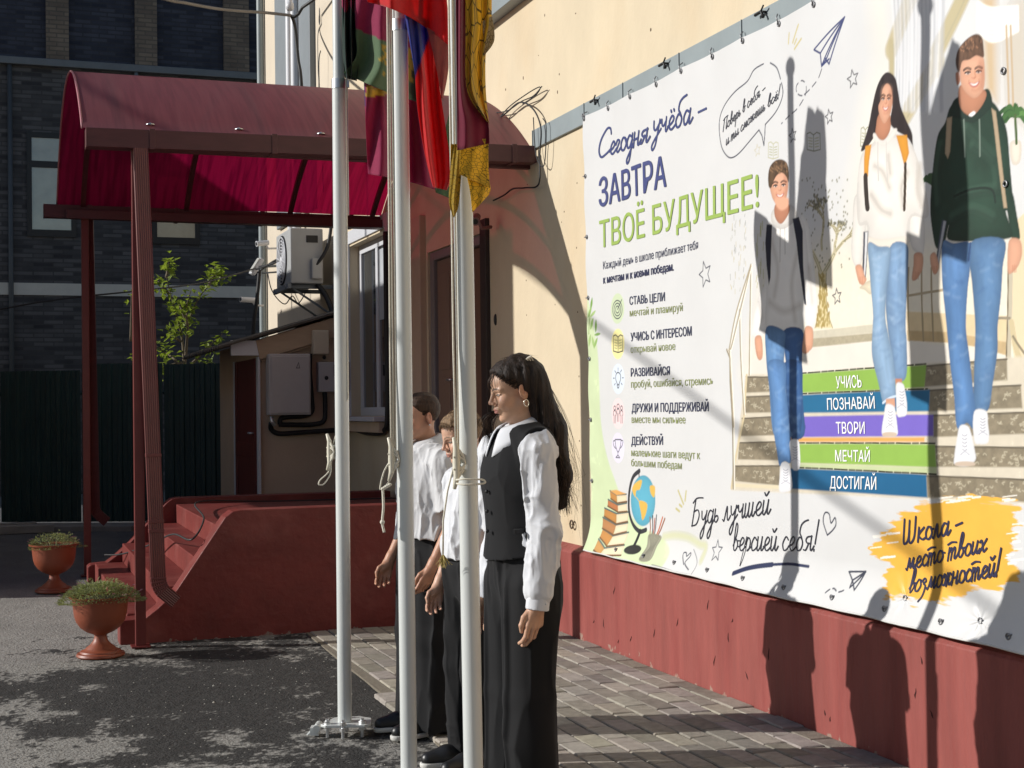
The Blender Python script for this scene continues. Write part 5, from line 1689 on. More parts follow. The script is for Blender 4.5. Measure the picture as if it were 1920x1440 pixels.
    def shoe(zf, pts, toe):
        fill(zf, pts, (236, 236, 238), shade=0.22, rad=7)
        xs, ys = [q[0] for q in pts], [q[1] for q in pts]
        cx = sum(xs) / len(xs)
        y0, y1 = min(ys), max(ys)
        for k in range(5):
            y = y0 + (y1 - y0) * (0.22 + 0.09 * k)
            stroke(zf, [(cx - 14, y), (cx, y + 8), (cx + 14, y)], (188, 188, 196), 1.6)
        stroke(zf, [(cx - 26, y0 + (y1 - y0) * 0.72), (cx, y0 + (y1 - y0) * 0.64), (cx + 26, y0 + (y1 - y0) * 0.72)], (196, 196, 204), 1.6)
        if toe:
            fill(zf, [(min(xs) + 8, y1 - 22), (cx, y1 - 30), (max(xs) - 8, y1 - 22), (max(xs) - 16, y1 - 2), (min(xs) + 14, y1 - 2)], (206, 186, 166))
    def hand(zf, pts):
        fill(zf, pts, SK, shade=0.30, rad=5)
        xs, ys = [q[0] for q in pts], [q[1] for q in pts]
        cx, y1 = sum(xs) / len(xs), max(ys)
        for k in (-1, 0, 1):
            stroke(zf, [(cx + k * 11, y1 - 52), (cx + k * 9, y1 - 10)], SKD, 1.4, alpha=0.7)
    def face(zf, c, w, h, tilt, pts, hairpts, haircol, girl=False, neck=None):
        if neck:
            fill(zf, neck, (196, 136, 106), shade=0.30, rad=7)
        fill(zf, pts, SK, shade=0.26, rad=8)
        cx, cy = c
        T = lambda u, v: (cx + w * (u * cos(tilt) - v * sin(tilt)), cy + h * (u * sin(tilt) * w / h + v * cos(tilt)))
        for s in (-1, 1):
            fill(zf, [T(s * 0.45 + 0.3 * cos(a), -0.12 + 0.13 * sin(a)) for a in np.linspace(0, 2 * pi, 9)[:-1]], (206, 148, 120), soft=3, alpha=0.6)
            fill(zf, [T(s * 0.44 + 0.19 * cos(a), -0.12 + 0.055 * sin(a)) for a in np.linspace(0, 2 * pi, 9)[:-1]], (236, 230, 224), soft=1)
            fill(zf, [T(s * 0.42 + 0.10 * cos(a), -0.12 + 0.062 * sin(a)) for a in np.linspace(0, 2 * pi, 9)[:-1]], (58, 40, 32), soft=1)
            stroke(zf, [T(s * 0.24, -0.15), T(s * 0.44, -0.19), T(s * 0.66, -0.14)], (50, 34, 30), 2.0)
            stroke(zf, [T(s * 0.18, -0.29), T(s * 0.46, -0.36), T(s * 0.74, -0.28)], (70, 48, 38), 3.0)
            stroke(zf, [T(s * 0.40, 0.22), T(s * 0.46, 0.36)], (200, 140, 112), 2.0, alpha=0.6)
        stroke(zf, [T(0.10, -0.15), T(0.14, 0.08), T(0.05, 0.14)], (204, 144, 114), 2.4, alpha=0.8)
        fill(zf, [T(-0.18, 0.10), T(0.0, 0.17), T(0.18, 0.10), T(0.0, 0.12)], (190, 126, 102), soft=1.5, alpha=0.8)
        fill(zf, [T(-0.40, 0.32), T(0.0, 0.38), T(0.42, 0.31), T(0.28, 0.50), T(0.0, 0.57), T(-0.27, 0.50)], (186, 96, 88), soft=1)
        fill(zf, [T(-0.30, 0.36), T(0.0, 0.41), T(0.32, 0.35), T(0.18, 0.46), T(0.0, 0.49), T(-0.18, 0.46)], (242, 238, 232), soft=1)
        fill(zf, [T(-0.55, -0.62), T(0.0, -0.72), T(0.55, -0.62), T(0.4, -0.40), T(-0.4, -0.40)], (238, 186, 156), soft=8, alpha=0.5)
        stroke(zf, [T(0.62, -0.5), T(0.74, 0.0), T(0.55, 0.55)], (176, 116, 92), 7, soft=7, alpha=0.45)
        stroke(zf, [T(-0.2, 0.66), T(0.05, 0.72), T(0.3, 0.66)], (196, 136, 108), 3, soft=3, alpha=0.5)
        if hairpts:
            fill(zf, hairpts, haircol, shade=0.3, rad=5, tex=0.5, tscale=0.16, tst=(1.5, 0.5))
            xs, ys = [q[0] for q in hairpts], [q[1] for q in hairpts]
            C_ = [uc(*zf(*q)) for q in hairpts]
            for k in range(60):
                x, y = rng.uniform(min(xs) + 12, max(xs) - 14), rng.uniform(min(ys) + 10, min(ys) + (max(ys) - min(ys)) * 0.42)
                if not inside(np.array([[uc(*zf(x, y))[0]]]), np.array([[uc(*zf(x, y))[1]]]), C_)[0, 0]:
                    continue
                stroke(zf, [(x, y), (x + rng.uniform(-4, 14), y + rng.uniform(6, 18))], (lambda q_: tuple(min(255, int(v * q_)) for v in haircol))(rng.choice([0.6, 1.3, 1.6])), 2, alpha=0.6)
    # girl in white hoodie
    fill(z5, [(985, 500), (940, 530), (900, 620), (870, 760), (856, 860), (830, 960), (806, 1045), (850, 1015), (905, 930), (920, 840), (960, 700), (1020, 720), (1010, 850), (1060, 905), (1130, 950), (1168, 1010), (1188, 1150), (1186, 1230), (1170, 1000), (1165, 920), (1125, 830), (1085, 740), (1062, 640), (1035, 540)], (52, 44, 44), tex=0.4, tscale=0.1, tst=(2, 0.3))
    HO, HOS = (236, 231, 224), 0.26
    fill(z6, [(850, -40), (925, -40), (912, 150), (895, 300), (872, 402), (835, 405), (815, 320), (830, 150)], HO, shade=HOS, rad=13, tex=0.05, tscale=0.05)
    fill(z6, [(1150, -40), (1265, -40), (1280, 80), (1292, 200), (1290, 290), (1278, 332), (1215, 302), (1190, 220), (1170, 100)], HO, shade=HOS, rad=13, tex=0.05, tscale=0.05)
    fill(z5, [(880, 1000), (930, 950), (1030, 930), (1120, 945), (1185, 1060), (1240, 1300), (1262, 1500), (1150, 1500), (1130, 1600), (1130, 1680), (960, 1700), (850, 1670), (840, 1560), (790, 1560), (778, 1440), (790, 1200), (815, 1060)], HO, shade=HOS, rad=24, tex=0.05, tscale=0.05)
    fill(z6, [(905, 215), (1010, 235), (1172, 215), (1172, 268), (1010, 288), (912, 266)], (226, 218, 206), shade=0.12, rad=5)
    for q in ([(905, 1150), (960, 1190), (1000, 1300)], [(1120, 1200), (1080, 1300), (1090, 1420)], [(880, 1350), (940, 1450), (1000, 1480)], [(1000, 1080), (1010, 1200)], [(1210, 1150), (1190, 1300), (1215, 1420)]):
        stroke(z5, q, (196, 188, 178), 8, soft=9, alpha=0.75)
    face(z5, (972, 700), 48, 122, 0.0, [(935, 690), (945, 620), (972, 580), (1002, 600), (1020, 680), (1014, 770), (990, 830), (965, 856), (935, 810), (918, 740)], None, None, True, neck=[(925, 790), (1004, 790), (1012, 900), (962, 972), (905, 920)])
    fill(z5, [(1000, 560), (1022, 600), (1032, 720), (1012, 840), (1060, 905), (1130, 945), (1166, 1000), (1160, 920), (1120, 830), (1080, 740), (1058, 640), (1035, 545)], (46, 38, 38), tex=0.4, tscale=0.1, tst=(2, 0.3))
    fill(z5, [(960, 540), (935, 600), (920, 700), (912, 800), (900, 920), (850, 1015), (808, 1045), (840, 940), (866, 800), (890, 660), (920, 570)], (50, 42, 42), tex=0.4, tscale=0.1, tst=(2, 0.3))
    fill(z5, [(888, 930), (905, 925), (960, 985), (1035, 895), (1062, 905), (1010, 985), (962, 1012), (900, 975)], (228, 222, 214), shade=0.15, rad=4)
    for x in (925, 985):
        stroke(z5, [(x, 985), (x + 5, 1250)], (206, 202, 196), 2)
    ORG = (224, 156, 58)
    fill(z5, [(836, 1012), (880, 1000), (866, 1120), (860, 1222), (832, 1222), (830, 1100)], ORG, smooth=False, shade=0.2, rad=4)
    fill(z5, [(1056, 938), (1132, 935), (1142, 1060), (1116, 1136), (1104, 1136), (1088, 1060)], ORG, smooth=False, shade=0.2, rad=4)
    stroke(z5, [(842, 1222), (845, 1340), (850, 1440)], (56, 48, 44), 9)
    stroke(z5, [(1114, 1136), (1104, 1300), (1094, 1450)], (66, 54, 44), 5)
    fill(z6, [(868, 545), (940, 500), (955, 570), (936, 588), (900, 560)], (228, 216, 190), shade=0.3, rad=4)
    jeans(z6, [(1060, 288), (1172, 268), (1186, 420), (1182, 600), (1172, 800), (1174, 900), (1160, 1122), (1092, 1135), (1082, 1000), (1058, 800), (1045, 600)], (140, 174, 212), (186, 208, 232))
    jeans(z6, [(922, 264), (990, 282), (1062, 292), (1060, 400), (1044, 700), (1062, 850), (1086, 1000), (1092, 1240), (1050, 1262), (1012, 1290), (985, 1150), (955, 980), (962, 800), (962, 700), (935, 480)], (160, 192, 224), (202, 220, 238))
    stroke(z6, [(1010, 1288), (1050, 1258), (1092, 1244)], (196, 214, 232), 3)
    fill(z6, [(1094, 1132), (1134, 1132), (1134, 1170), (1094, 1170)], SKD, smooth=False)
    fill(z6, [(1030, 1262), (1086, 1256), (1090, 1315), (1028, 1315)], SK, smooth=False, shade=0.2)
    shoe(z7, [(1126, 132), (1168, 132), (1182, 190), (1192, 260), (1190, 322), (1160, 336), (1132, 330), (1124, 250)], False)
    shoe(z7, [(1062, 258), (1110, 270), (1122, 320), (1134, 400), (1136, 446), (1098, 460), (1042, 452), (1034, 410), (1046, 330)], True)
    fill(z6, [(896, 188), (926, 184), (906, 490), (880, 482)], (58, 60, 76), smooth=False)
    fill(z6, [(906, 190), (922, 188), (902, 470), (892, 470)], (214, 214, 214), smooth=False)
    hand(z6, [(840, 408), (876, 402), (900, 470), (912, 495), (890, 530), (862, 512), (846, 460)])
    hand(z6, [(1226, 328), (1280, 330), (1284, 420), (1262, 470), (1236, 500), (1214, 490), (1222, 400)])
    # boy in green hoodie
    GH = (38, 66, 52)
    fill(z6, [(1800, -60), (1842, -60), (1868, 80), (1886, 200), (1880, 236), (1842, 242), (1820, 140)], GH, shade=0.35, rad=7, tex=0.2, tscale=0.06)
    fill(z5, [(1420, 740), (1490, 690), (1560, 800), (1640, 690), (1690, 700), (1742, 770), (1790, 900), (1812, 1100), (1840, 1460), (1790, 1460), (1830, 1600), (1810, 1650), (1600, 1670), (1410, 1660), (1410, 1560), (1380, 1700), (1330, 1720), (1300, 1620), (1276, 1440), (1292, 1200), (1332, 950), (1384, 850)], GH, shade=0.4, rad=14, tex=0.35, tscale=0.03)
    for q in ([(1560, 1000), (1700, 1120), (1730, 1300)], [(1470, 1350), (1580, 1320), (1700, 1300)], [(1430, 1500), (1560, 1440), (1700, 1500)], [(1520, 880), (1590, 960), (1700, 1080)], [(1350, 1000), (1320, 1200), (1330, 1400)]):
        stroke(z5, q, (66, 98, 80), 8, soft=8, alpha=0.7)
        stroke(z5, [(x + 10, y + 18) for x, y in q], (22, 42, 34), 7, soft=8, alpha=0.6)
    stroke(z5, [(1440, 1360), (1560, 1310), (1690, 1310), (1720, 1400)], (24, 44, 36), 3)
    fill(z5, [(1418, 800), (1440, 700), (1490, 670), (1482, 745), (1555, 806), (1640, 702), (1636, 628), (1674, 622), (1692, 720), (1640, 790), (1560, 850), (1470, 820)], (30, 54, 44), shade=0.3, rad=5)
    face(z5, (1572, 520), 82, 150, -0.12, [(1482, 500), (1490, 430), (1560, 380), (1636, 390), (1646, 500), (1640, 600), (1612, 655), (1570, 680), (1520, 640), (1490, 580)], [(1476, 505), (1458, 460), (1456, 400), (1474, 335), (1530, 268), (1592, 236), (1632, 262), (1642, 340), (1640, 396), (1592, 384), (1545, 412), (1500, 424), (1486, 470)], (112, 82, 62), neck=[(1486, 590), (1640, 620), (1640, 702), (1558, 800), (1482, 742)])
    fill(z5, [(1456, 508), (1476, 502), (1484, 560), (1468, 590), (1458, 560)], SKD, shade=0.2)
    fill(z5, [(1536, 796), (1556, 806), (1580, 782), (1566, 770)], (236, 236, 236))
    TAN = (190, 168, 138)
    fill(z5, [(1396, 818), (1430, 808), (1412, 1050), (1396, 1100), (1378, 1062)], TAN, smooth=False, shade=0.25, rad=4)
    fill(z5, [(1686, 748), (1716, 770), (1744, 1000), (1800, 1440), (1776, 1440), (1722, 1050)], TAN, smooth=False, shade=0.25, rad=4)
    for x, y2 in ((1504, 1085), (1604, 1080)):
        stroke(z5, [(x, 830), (x + 4, y2)], (120, 136, 124), 2.4)
    jeans(z6, [(1582, 258), (1786, 236), (1776, 420), (1764, 600), (1744, 800), (1746, 950), (1722, 1150), (1692, 1335), (1610, 1325), (1600, 1100), (1604, 800), (1590, 520)], (104, 144, 188), (164, 192, 220))
    jeans(z6, [(1412, 252), (1480, 262), (1582, 260), (1580, 420), (1562, 560), (1546, 800), (1570, 1000), (1604, 1250), (1620, 1390), (1600, 1455), (1560, 1415), (1500, 1450), (1476, 1250), (1446, 1050), (1432, 900), (1420, 700), (1406, 450)], (104, 148, 202), (168, 196, 226))
    stroke(z6, [(1584, 262), (1572, 370)], (52, 80, 122), 3)
    shoe(z7, [(1616, 305), (1690, 300), (1700, 380), (1706, 440), (1698, 496), (1652, 506), (1616, 484)], False)
    shoe(z7, [(1530, 392), (1580, 394), (1604, 460), (1618, 540), (1622, 602), (1572, 642), (1496, 632), (1494, 580), (1510, 480)], True)
    fill(z6, [(1402, 110), (1432, 120), (1386, 410), (1362, 420)], (70, 78, 92), smooth=False)
    fill(z6, [(1412, 116), (1428, 122), (1386, 390), (1376, 390)], (176, 178, 184), smooth=False)
    hand(z6, [(1332, 340), (1364, 322), (1388, 400), (1382, 440), (1360, 462), (1338, 410)])
    hand(z6, [(1820, 240), (1884, 238), (1898, 320), (1876, 400), (1840, 445), (1812, 456), (1806, 380)])
    # boy in grey-white hoodie
    GW = (238, 235, 230)
    fill(z6, [(266, 140), (258, 300), (266, 480), (205, 650), (172, 820), (178, 858), (236, 866), (276, 790), (292, 560), (300, 300)], GW, shade=0.2, rad=8, tex=0.05)
    fill(z6, [(480, 100), (532, 135), (562, 300), (584, 560), (590, 650), (568, 802), (516, 796), (500, 640), (478, 500)], GW, shade=0.2, rad=8, tex=0.05)
    fill(z6, [(280, 140), (330, 100), (430, 90), (500, 120), (530, 300), (540, 500), (512, 640), (496, 822), (400, 832), (270, 802), (268, 600), (270, 300)], GW, shade=0.2, rad=12, tex=0.06, tscale=0.04)
    for q in ([(300, 250), (340, 420), (320, 600)], [(470, 300), (430, 520), (450, 760)], [(290, 640), (380, 700), (480, 660)], [(220, 640), (240, 740)], [(540, 420), (556, 640)]):
        stroke(z6, q, (200, 194, 186), 8, soft=9, alpha=0.7)
    fill(z6, [(300, 132), (298, 60), (340, 25), (420, 15), (462, 80), (432, 130), (362, 172)], (216, 212, 206), shade=0.2, rad=5)
    face(z5, (225, 1300), 62, 128, -0.12, [(160, 1290), (168, 1220), (210, 1180), (268, 1190), (282, 1280), (270, 1370), (245, 1415), (222, 1428), (186, 1390), (168, 1340)], [(152, 1290), (148, 1220), (160, 1155), (195, 1112), (238, 1104), (272, 1128), (286, 1185), (284, 1262), (270, 1225), (240, 1195), (205, 1215), (182, 1260), (168, 1300)], (98, 76, 56), neck=[(332, 0), (400, 0), (404, 70), (356, 140), (318, 90)] and None)
    fill(z6, [(322, 10), (398, 5), (408, 60), (358, 136), (318, 90)], (188, 130, 102), shade=0.25, rad=5)
    fill(z6, [(322, -30), (398, -30), (400, 22), (360, 50), (326, 20)], SK, soft=2)
    stroke(z6, [(352, 170), (354, 380)], (190, 186, 180), 2)
    stroke(z6, [(382, 160), (386, 330)], (190, 186, 180), 2)
    fill(z6, [(266, 140), (300, 142), (296, 300), (294, 480), (284, 530), (268, 400), (258, 260)], (36, 42, 58), smooth=False)
    fill(z6, [(430, 104), (470, 92), (498, 180), (502, 400), (520, 660), (508, 650), (480, 430), (458, 250)], (36, 42, 58), smooth=False)
    jeans(z6, [(380, 822), (496, 820), (496, 1000), (502, 1200), (520, 1440), (522, 1370 + 60), (510, 1500), (470, 1500), (440, 1260), (390, 1000)], (72, 114, 170), (140, 174, 210))
    jeans(z7, [(440, 0), (538, 0), (552, 150), (552, 320), (532, 472), (490, 482), (472, 380), (450, 190)], (66, 106, 160), (140, 174, 210))
    jeans(z6, [(270, 800), (382, 826), (386, 920), (380, 1100), (402, 1250), (420, 1440), (440, 1500), (340, 1500), (310, 1440), (290, 1200), (268, 1000)], (116, 160, 210), (176, 202, 230))
    jeans(z7, [(335, 0), (440, 0), (448, 180), (464, 300), (482, 480), (480, 618), (442, 612), (412, 640), (394, 540), (372, 400), (356, 200)], (108, 152, 206), (172, 200, 228))
    shoe(z7, [(476, 486), (525, 480), (536, 560), (532, 655), (492, 662), (480, 570)], False)
    shoe(z7, [(424, 622), (470, 630), (484, 700), (488, 780), (452, 802), (410, 796), (412, 710)], False)
    hand(z6, [(196, 868), (234, 858), (246, 940), (242, 1000), (220, 1010), (202, 960)])
    hand(z6, [(516, 798), (560, 810), (562, 920), (540, 955), (515, 972), (496, 950), (502, 870)])
    # ---------------------------------------------------------------- line art
    bub = [(1680, 95), (1600, 150), (1540, 250), (1430, 340), (1340, 450), (1290, 560), (1280, 680), (1300, 830), (1340, 910), (1390, 940), (1460, 900), (1560, 790), (1645, 690)]
    stroke(z1, bub, INK, 2.0)
    stroke(z1, [(1645, 690), (1672, 740), (1690, 830), (1697, 730), (1700, 640)], INK, 2.0, smooth=False)
    stroke(z1, [(1700, 640), (1780, 540), (1830, 440), (1850, 350), (1835, 265)], INK, 2.0)
    stroke(z1, [(1825, 230), (1790, 130), (1735, 85)], INK, 2.0)
    for q in ([(690, 120), (475, 345), (525, 370), (690, 120)], [(525, 370), (535, 460), (560, 400), (690, 120)], [(560, 400), (590, 445), (690, 120)], [(540, 455), (575, 400), (690, 120)], [(535, 460), (590, 410)]):
        stroke(z5, q, NAVY, 2.6, smooth=False)
    stroke(z5, [(535, 480), (505, 550), (440, 622), (385, 662), (345, 640), (345, 590), (385, 558), (415, 590), (408, 660), (350, 750), (290, 800), (235, 855)], (70, 72, 84), 1.8, dash=(12, 8))
    for q in ([(290, 225), (282, 300)], [(362, 165), (316, 295)], [(345, 270), (330, 305)], [(380, 268), (328, 340)], ):
        stroke(z5, q, (204, 192, 140), 3, smooth=False)
    for q in ([(760, 240), (800, 340)], [(820, 245), (812, 315)], [(770, 345), (788, 360)], [(745, 375), (770, 395)]):
        stroke(z4, q, (196, 188, 132), 4, smooth=False)
    stroke(z7, [(706, 1070), (680, 985), (690, 932), (716, 940), (728, 995), (752, 962), (758, 1005), (738, 1040), (706, 1070)], INK, 2.2)
    stroke(z7, [(160, 1305), (230, 1278), (300, 1262), (380, 1252)], (44, 52, 84), 7)
    stroke(z7, [(380, 1252), (440, 1249), (500, 1249), (600, 1264)], (44, 52, 84), 4)
    for q in ([(838, 1297), (932, 1297), (890, 1410), (866, 1350), (838, 1297)], [(866, 1350), (932, 1297)], [(866, 1350), (862, 1395), (932, 1297)]):
        stroke(z7, q, INK, 2.4, smooth=False)
    stroke(z7, [(730, 1425), (750, 1405), (775, 1400), (800, 1420), (825, 1416), (845, 1400)], INK, 2.0, dash=(9, 7))
    # yellow brush patch
    fill(px, [z7(*q) for q in ((940, 1200), (1010, 1085), (1130, 962), (1280, 862), (1420, 826), (1600, 822), (1800, 846), (1888, 885), (1880, 950), (1905, 1010), (1868, 1080), (1890, 1150), (1850, 1220))] + [z8(*q) for q in ((1905, 205), (1900, 300), (1800, 348), (1650, 366), (1450, 405), (1130, 420), (1072, 378), (1040, 250), (1070, 180), (1000, 150))], (238, 182, 76), smooth=False, soft=1.5, rag=26, tex=0.06, tscale=0.05)
    for k in range(34):
        x, y = rng.choice([(rng.uniform(960, 1080), rng.uniform(1060, 1230)), (rng.uniform(1780, 1880), rng.uniform(980, 1250)), (rng.uniform(1300, 1850), rng.uniform(828, 870))])
        L = rng.uniform(30, 90)
        stroke(z7, [(x, y), (x + L, y - L * 0.12)], (240, 236, 226), rng.uniform(1, 2.5), alpha=0.9)
    # five round icons
    for (x, y, c) in ((z2(375, 953), None, (206, 219, 184)), (z2(376, 1272), None, (234, 226, 168)), (z3(378, 338), None, (216, 224, 234)), (z3(378, 650), None, (240, 214, 214)), (z3(376, 958), None, (224, 219, 234))) if False else (
            (*z2(373, 953), (206, 219, 184)), (*z2(376, 1272), (236, 226, 160)), (*z3(378, 338), (214, 223, 235)), (*z3(378, 650), (241, 213, 213)), (*z3(376, 958), (223, 217, 235))):
        disc(px, x, y, 27, c)
    ic = (70, 74, 82)
    for r in (95, 66, 36):
        stroke(z2, [(372 + r * 0.42 * cos(a), 962 + r * 0.86 * sin(a)) for a in np.linspace(0, 2 * pi, 14)[:-1]], ic, 2.0, closed=True)
    stroke(z2, [(372, 962), (408, 872)], ic, 2.0, smooth=False)
    book_icon(z2, 338, 1200, 80, 135, (60, 64, 72), 2.0)
    stroke(z3, [(372, 385), (358, 340), (362, 295), (380, 280), (398, 300), (400, 340), (386, 385)], ic, 2.0)
    stroke(z3, [(370, 392), (388, 390), (384, 418), (374, 418), (370, 392)], ic, 2.0, smooth=False)
    for q in ([(378, 240), (378, 262)], [(350, 265), (358, 280)], [(408, 258), (400, 275)], [(337, 332), (346, 332)], [(416, 328), (424, 328)], [(346, 392), (354, 380)], [(414, 390), (406, 378)]):
        stroke(z3, q, ic, 1.8, smooth=False)
    for (x, y, s_) in ((348, 605, 1.0), (408, 605, 1.0), (378, 590, 1.15)):
        stroke(z3, [(x + 9 * s_ * cos(a), y - 5 + 18 * s_ * sin(a)) for a in np.linspace(0, 2 * pi, 10)[:-1]], ic, 1.8, closed=True)
        stroke(z3, [(x - 12, y + 60), (x - 10, y + 28), (x, y + 18), (x + 10, y + 28), (x + 12, y + 60)], ic, 1.8)
        stroke(z3, [(x - 6, y + 130), (x - 6, y + 60)], ic, 1.8, smooth=False)
        stroke(z3, [(x + 6, y + 130), (x + 6, y + 60)], ic, 1.8, smooth=False)
    stroke(z3, [(350, 884), (354, 940), (368, 985), (376, 1000), (386, 984), (400, 935), (404, 884), (350, 884)], ic, 2.0, smooth=False)
    stroke(z3, [(350, 895), (334, 900), (338, 940), (356, 965)], ic, 1.8)
    stroke(z3, [(404, 893), (420, 896), (414, 935), (398, 962)], ic, 1.8)
    stroke(z3, [(376, 1000), (374, 1025), (356, 1045), (392, 1048), (378, 1025)], ic, 1.8, smooth=False)
    # green swoosh and leaves at the left edge
    fill(px, [(1098, 560), (1110, 590), (1120, 650), (1124, 720), (1126, 790), (1136, 850), (1152, 900), (1172, 950), (1200, 985), (1244, 1010), (1262, 1040), (1244, 1075), (1180, 1060), (1110, 1045), (1100, 800)], (208, 222, 180), soft=3, tex=0.06, tscale=0.03)
    stroke(z2, [(125, 1180), (130, 1060), (135, 960), (150, 890)], (150, 178, 110), 3)
    for (x, y, a) in ((145, 910, 1.3), (132, 985, 1.0), (160, 1000, 0.5), (150, 1090, 1.1), (185, 1110, 1.5), (198, 1185, 0.1), (160, 1260, 1.9), (130, 1240, 1.2), (182, 1260, 0.9)):
        L = 60
        ax, ay = cos(a) * L * 0.45, -sin(a) * L
        fill(z2, [(x - ax, y - ay), (x - ay * 0.16, y + ax * 0.5), (x + ax, y + ay), (x + ay * 0.16, y - ax * 0.5)], rng.choice([(128, 166, 88), (150, 184, 108), (168, 196, 128)]))
    # books, globe, pencil pot
    SP, PG = (204, 146, 84), (236, 218, 186)
    books = [([(250, 240), (302, 272), (306, 334), (255, 300)], [(304, 274), (376, 266), (380, 322), (310, 336)], SP), ([(235, 306), (310, 346), (312, 402), (232, 356)], [(310, 346), (380, 332), (382, 396), (312, 406)], (196, 128, 84)),
             ([(208, 370), (300, 412), (298, 490), (205, 432)], [(300, 412), (392, 400), (386, 472), (300, 492)], SP), ([(195, 440), (298, 496), (290, 572), (200, 522)], [(298, 496), (388, 480), (386, 548), (294, 572)], (192, 138, 92)),
             ([(205, 526), (290, 578), (266, 656), (200, 590)], [(290, 578), (402, 552), (392, 642), (270, 662)], SP), ([(195, 600), (256, 668), (240, 722), (192, 682)], [(256, 668), (398, 646), (402, 722), (246, 738)], (208, 158, 96))]
    for sp_, pg_, c in books[::-1]:
        fill(z4, pg_, PG, smooth=False, shade=0.15, rad=6)
        fill(z4, sp_, c, smooth=False, shade=0.2, rad=5)
        stroke(z4, [sp_[0], sp_[1], pg_[1]], (92, 112, 110), 3, smooth=False)
        stroke(z4, [sp_[3], sp_[2], pg_[2]], (120, 92, 66), 3, smooth=False)
    fill(z4, [(250, 240), (300, 234), (376, 264), (302, 274)], (224, 168, 100), smooth=False)
    fill(z4, [(500 + 90 * cos(a), 315 + 190 * sin(a)) for a in np.linspace(0, 2 * pi, 17)[:-1]], (104, 182, 206), shade=0.25, rad=14)
    for q in ([(470, 322), (500, 318), (532, 345), (520, 420), (496, 462), (484, 400)], [(428, 200), (465, 165), (492, 165), (476, 230), (450, 240), (442, 288), (420, 240)], [(550, 205), (586, 210), (582, 290), (556, 262)], [(440, 280), (462, 300), (470, 322)]):
        fill(z4, q, (226, 184, 92))
    stroke(z4, [(472, 92), (425, 140), (398, 250), (396, 390), (425, 490), (478, 545), (526, 534)], (58, 60, 64), 8)
    stroke(z4, [(468, 80), (470, 135)], (58, 60, 64), 3)
    stroke(z4, [(482, 545), (474, 590), (462, 650)], (48, 50, 52), 9)
    fill(z4, [(466 + 60 * cos(a), 680 + 36 * sin(a)) for a in np.linspace(0, 2 * pi, 13)[:-1]], (58, 58, 56), shade=0.3)
    for (a, b, c) in (((560, 580), (552, 440), (150, 110, 84)), ((575, 580), (572, 430), (70, 70, 74)), ((590, 580), (600, 425), (96, 100, 104)), ((605, 580), (645, 440), (196, 104, 66)), ((615, 580), (662, 450), (150, 96, 70)), ((582, 570), (588, 450), (170, 90, 70))):
        stroke(z4, [a, b], c, 3.5, smooth=False)
    fill(z4, [(552, 568), (642, 582), (628, 660), (616, 762), (540, 752), (560, 660)], (164, 162, 142), shade=0.3, rad=6)
    for k in range(8):
        stroke(z4, [(556 + k * 11, 575), (600 + (k - 4) * 4, 660), (545 + k * 9, 750)], (110, 108, 96), 1.3)
    for q in ([(660, 585), (740, 575), (840, 590), (930, 640), (980, 660), (970, 760)], ):
        stroke(z4, q, (206, 208, 150), 12, soft=8, alpha=0.6)
    stroke(z4, [(862, 790), (838, 735), (835, 705), (852, 705), (862, 730), (880, 705), (884, 730), (866, 780), (905, 830)], INK, 2.0)
    stroke(z4, [(895, 680), (945, 780), (935, 865)], (120, 122, 124), 1.5)
    stroke(z4, [(640, 790), (780, 830), (930, 866)], (150, 150, 146), 1.5)
paint_banner()

bt = thing("wall_banner", (BX, 6.3, BZ0), "large white printed school banner with walking students, coloured steps and Russian slogans", "banner")
yy = BY_L - (BY_L - BY_R) * np.arange(NYC) / (NYC - 1)
zz = BZ0 + (BZ1 - BZ0) * np.arange(NZC) / (NZC - 1)
YY, ZZ = np.meshgrid(yy, zz)
XX = bwave(YY, ZZ)
sag = 0.012 * np.abs(np.sin(pi * (BY_L - YY) / GSP)) * np.clip((ZZ - 3.2) / 0.165, 0, 1)
V = np.stack([XX, YY, ZZ - sag], -1).reshape(-1, 3)
I = np.arange(NYC * NZC).reshape(NZC, NYC)
Fq = np.stack([I[:-1, :-1], I[:-1, 1:], I[1:, 1:], I[1:, :-1]], -1).reshape(-1, 4)
CW *= np.where(CW.mean(-1, keepdims=True) > 0.62, 1.0, 0.93)
ban_m = mat("printed_banner_cloth", (1, 1, 1), rough=0.42, var=0.025, vscale=3, attr="Col", spec=0.35, bump=0.05, bscale=6)
npmesh("printed_cloth", V, Fq, ban_m, bt, col=CW.reshape(-1, 3))
hem = MB()
for k in range(60):
    y0, y1 = BY_L - (BY_L - BY_R) * k / 60, BY_L - (BY_L - BY_R) * (k + 1) / 60
hem.tube([(float(bwave(y, BZ0)) + 0.004, y, BZ0) for y in np.linspace(BY_L, BY_R, 120)], 0.005, 5)
obj("hem", hem, mat("banner_hem", (0.62, 0.62, 0.60), rough=0.5), bt, smooth=True)
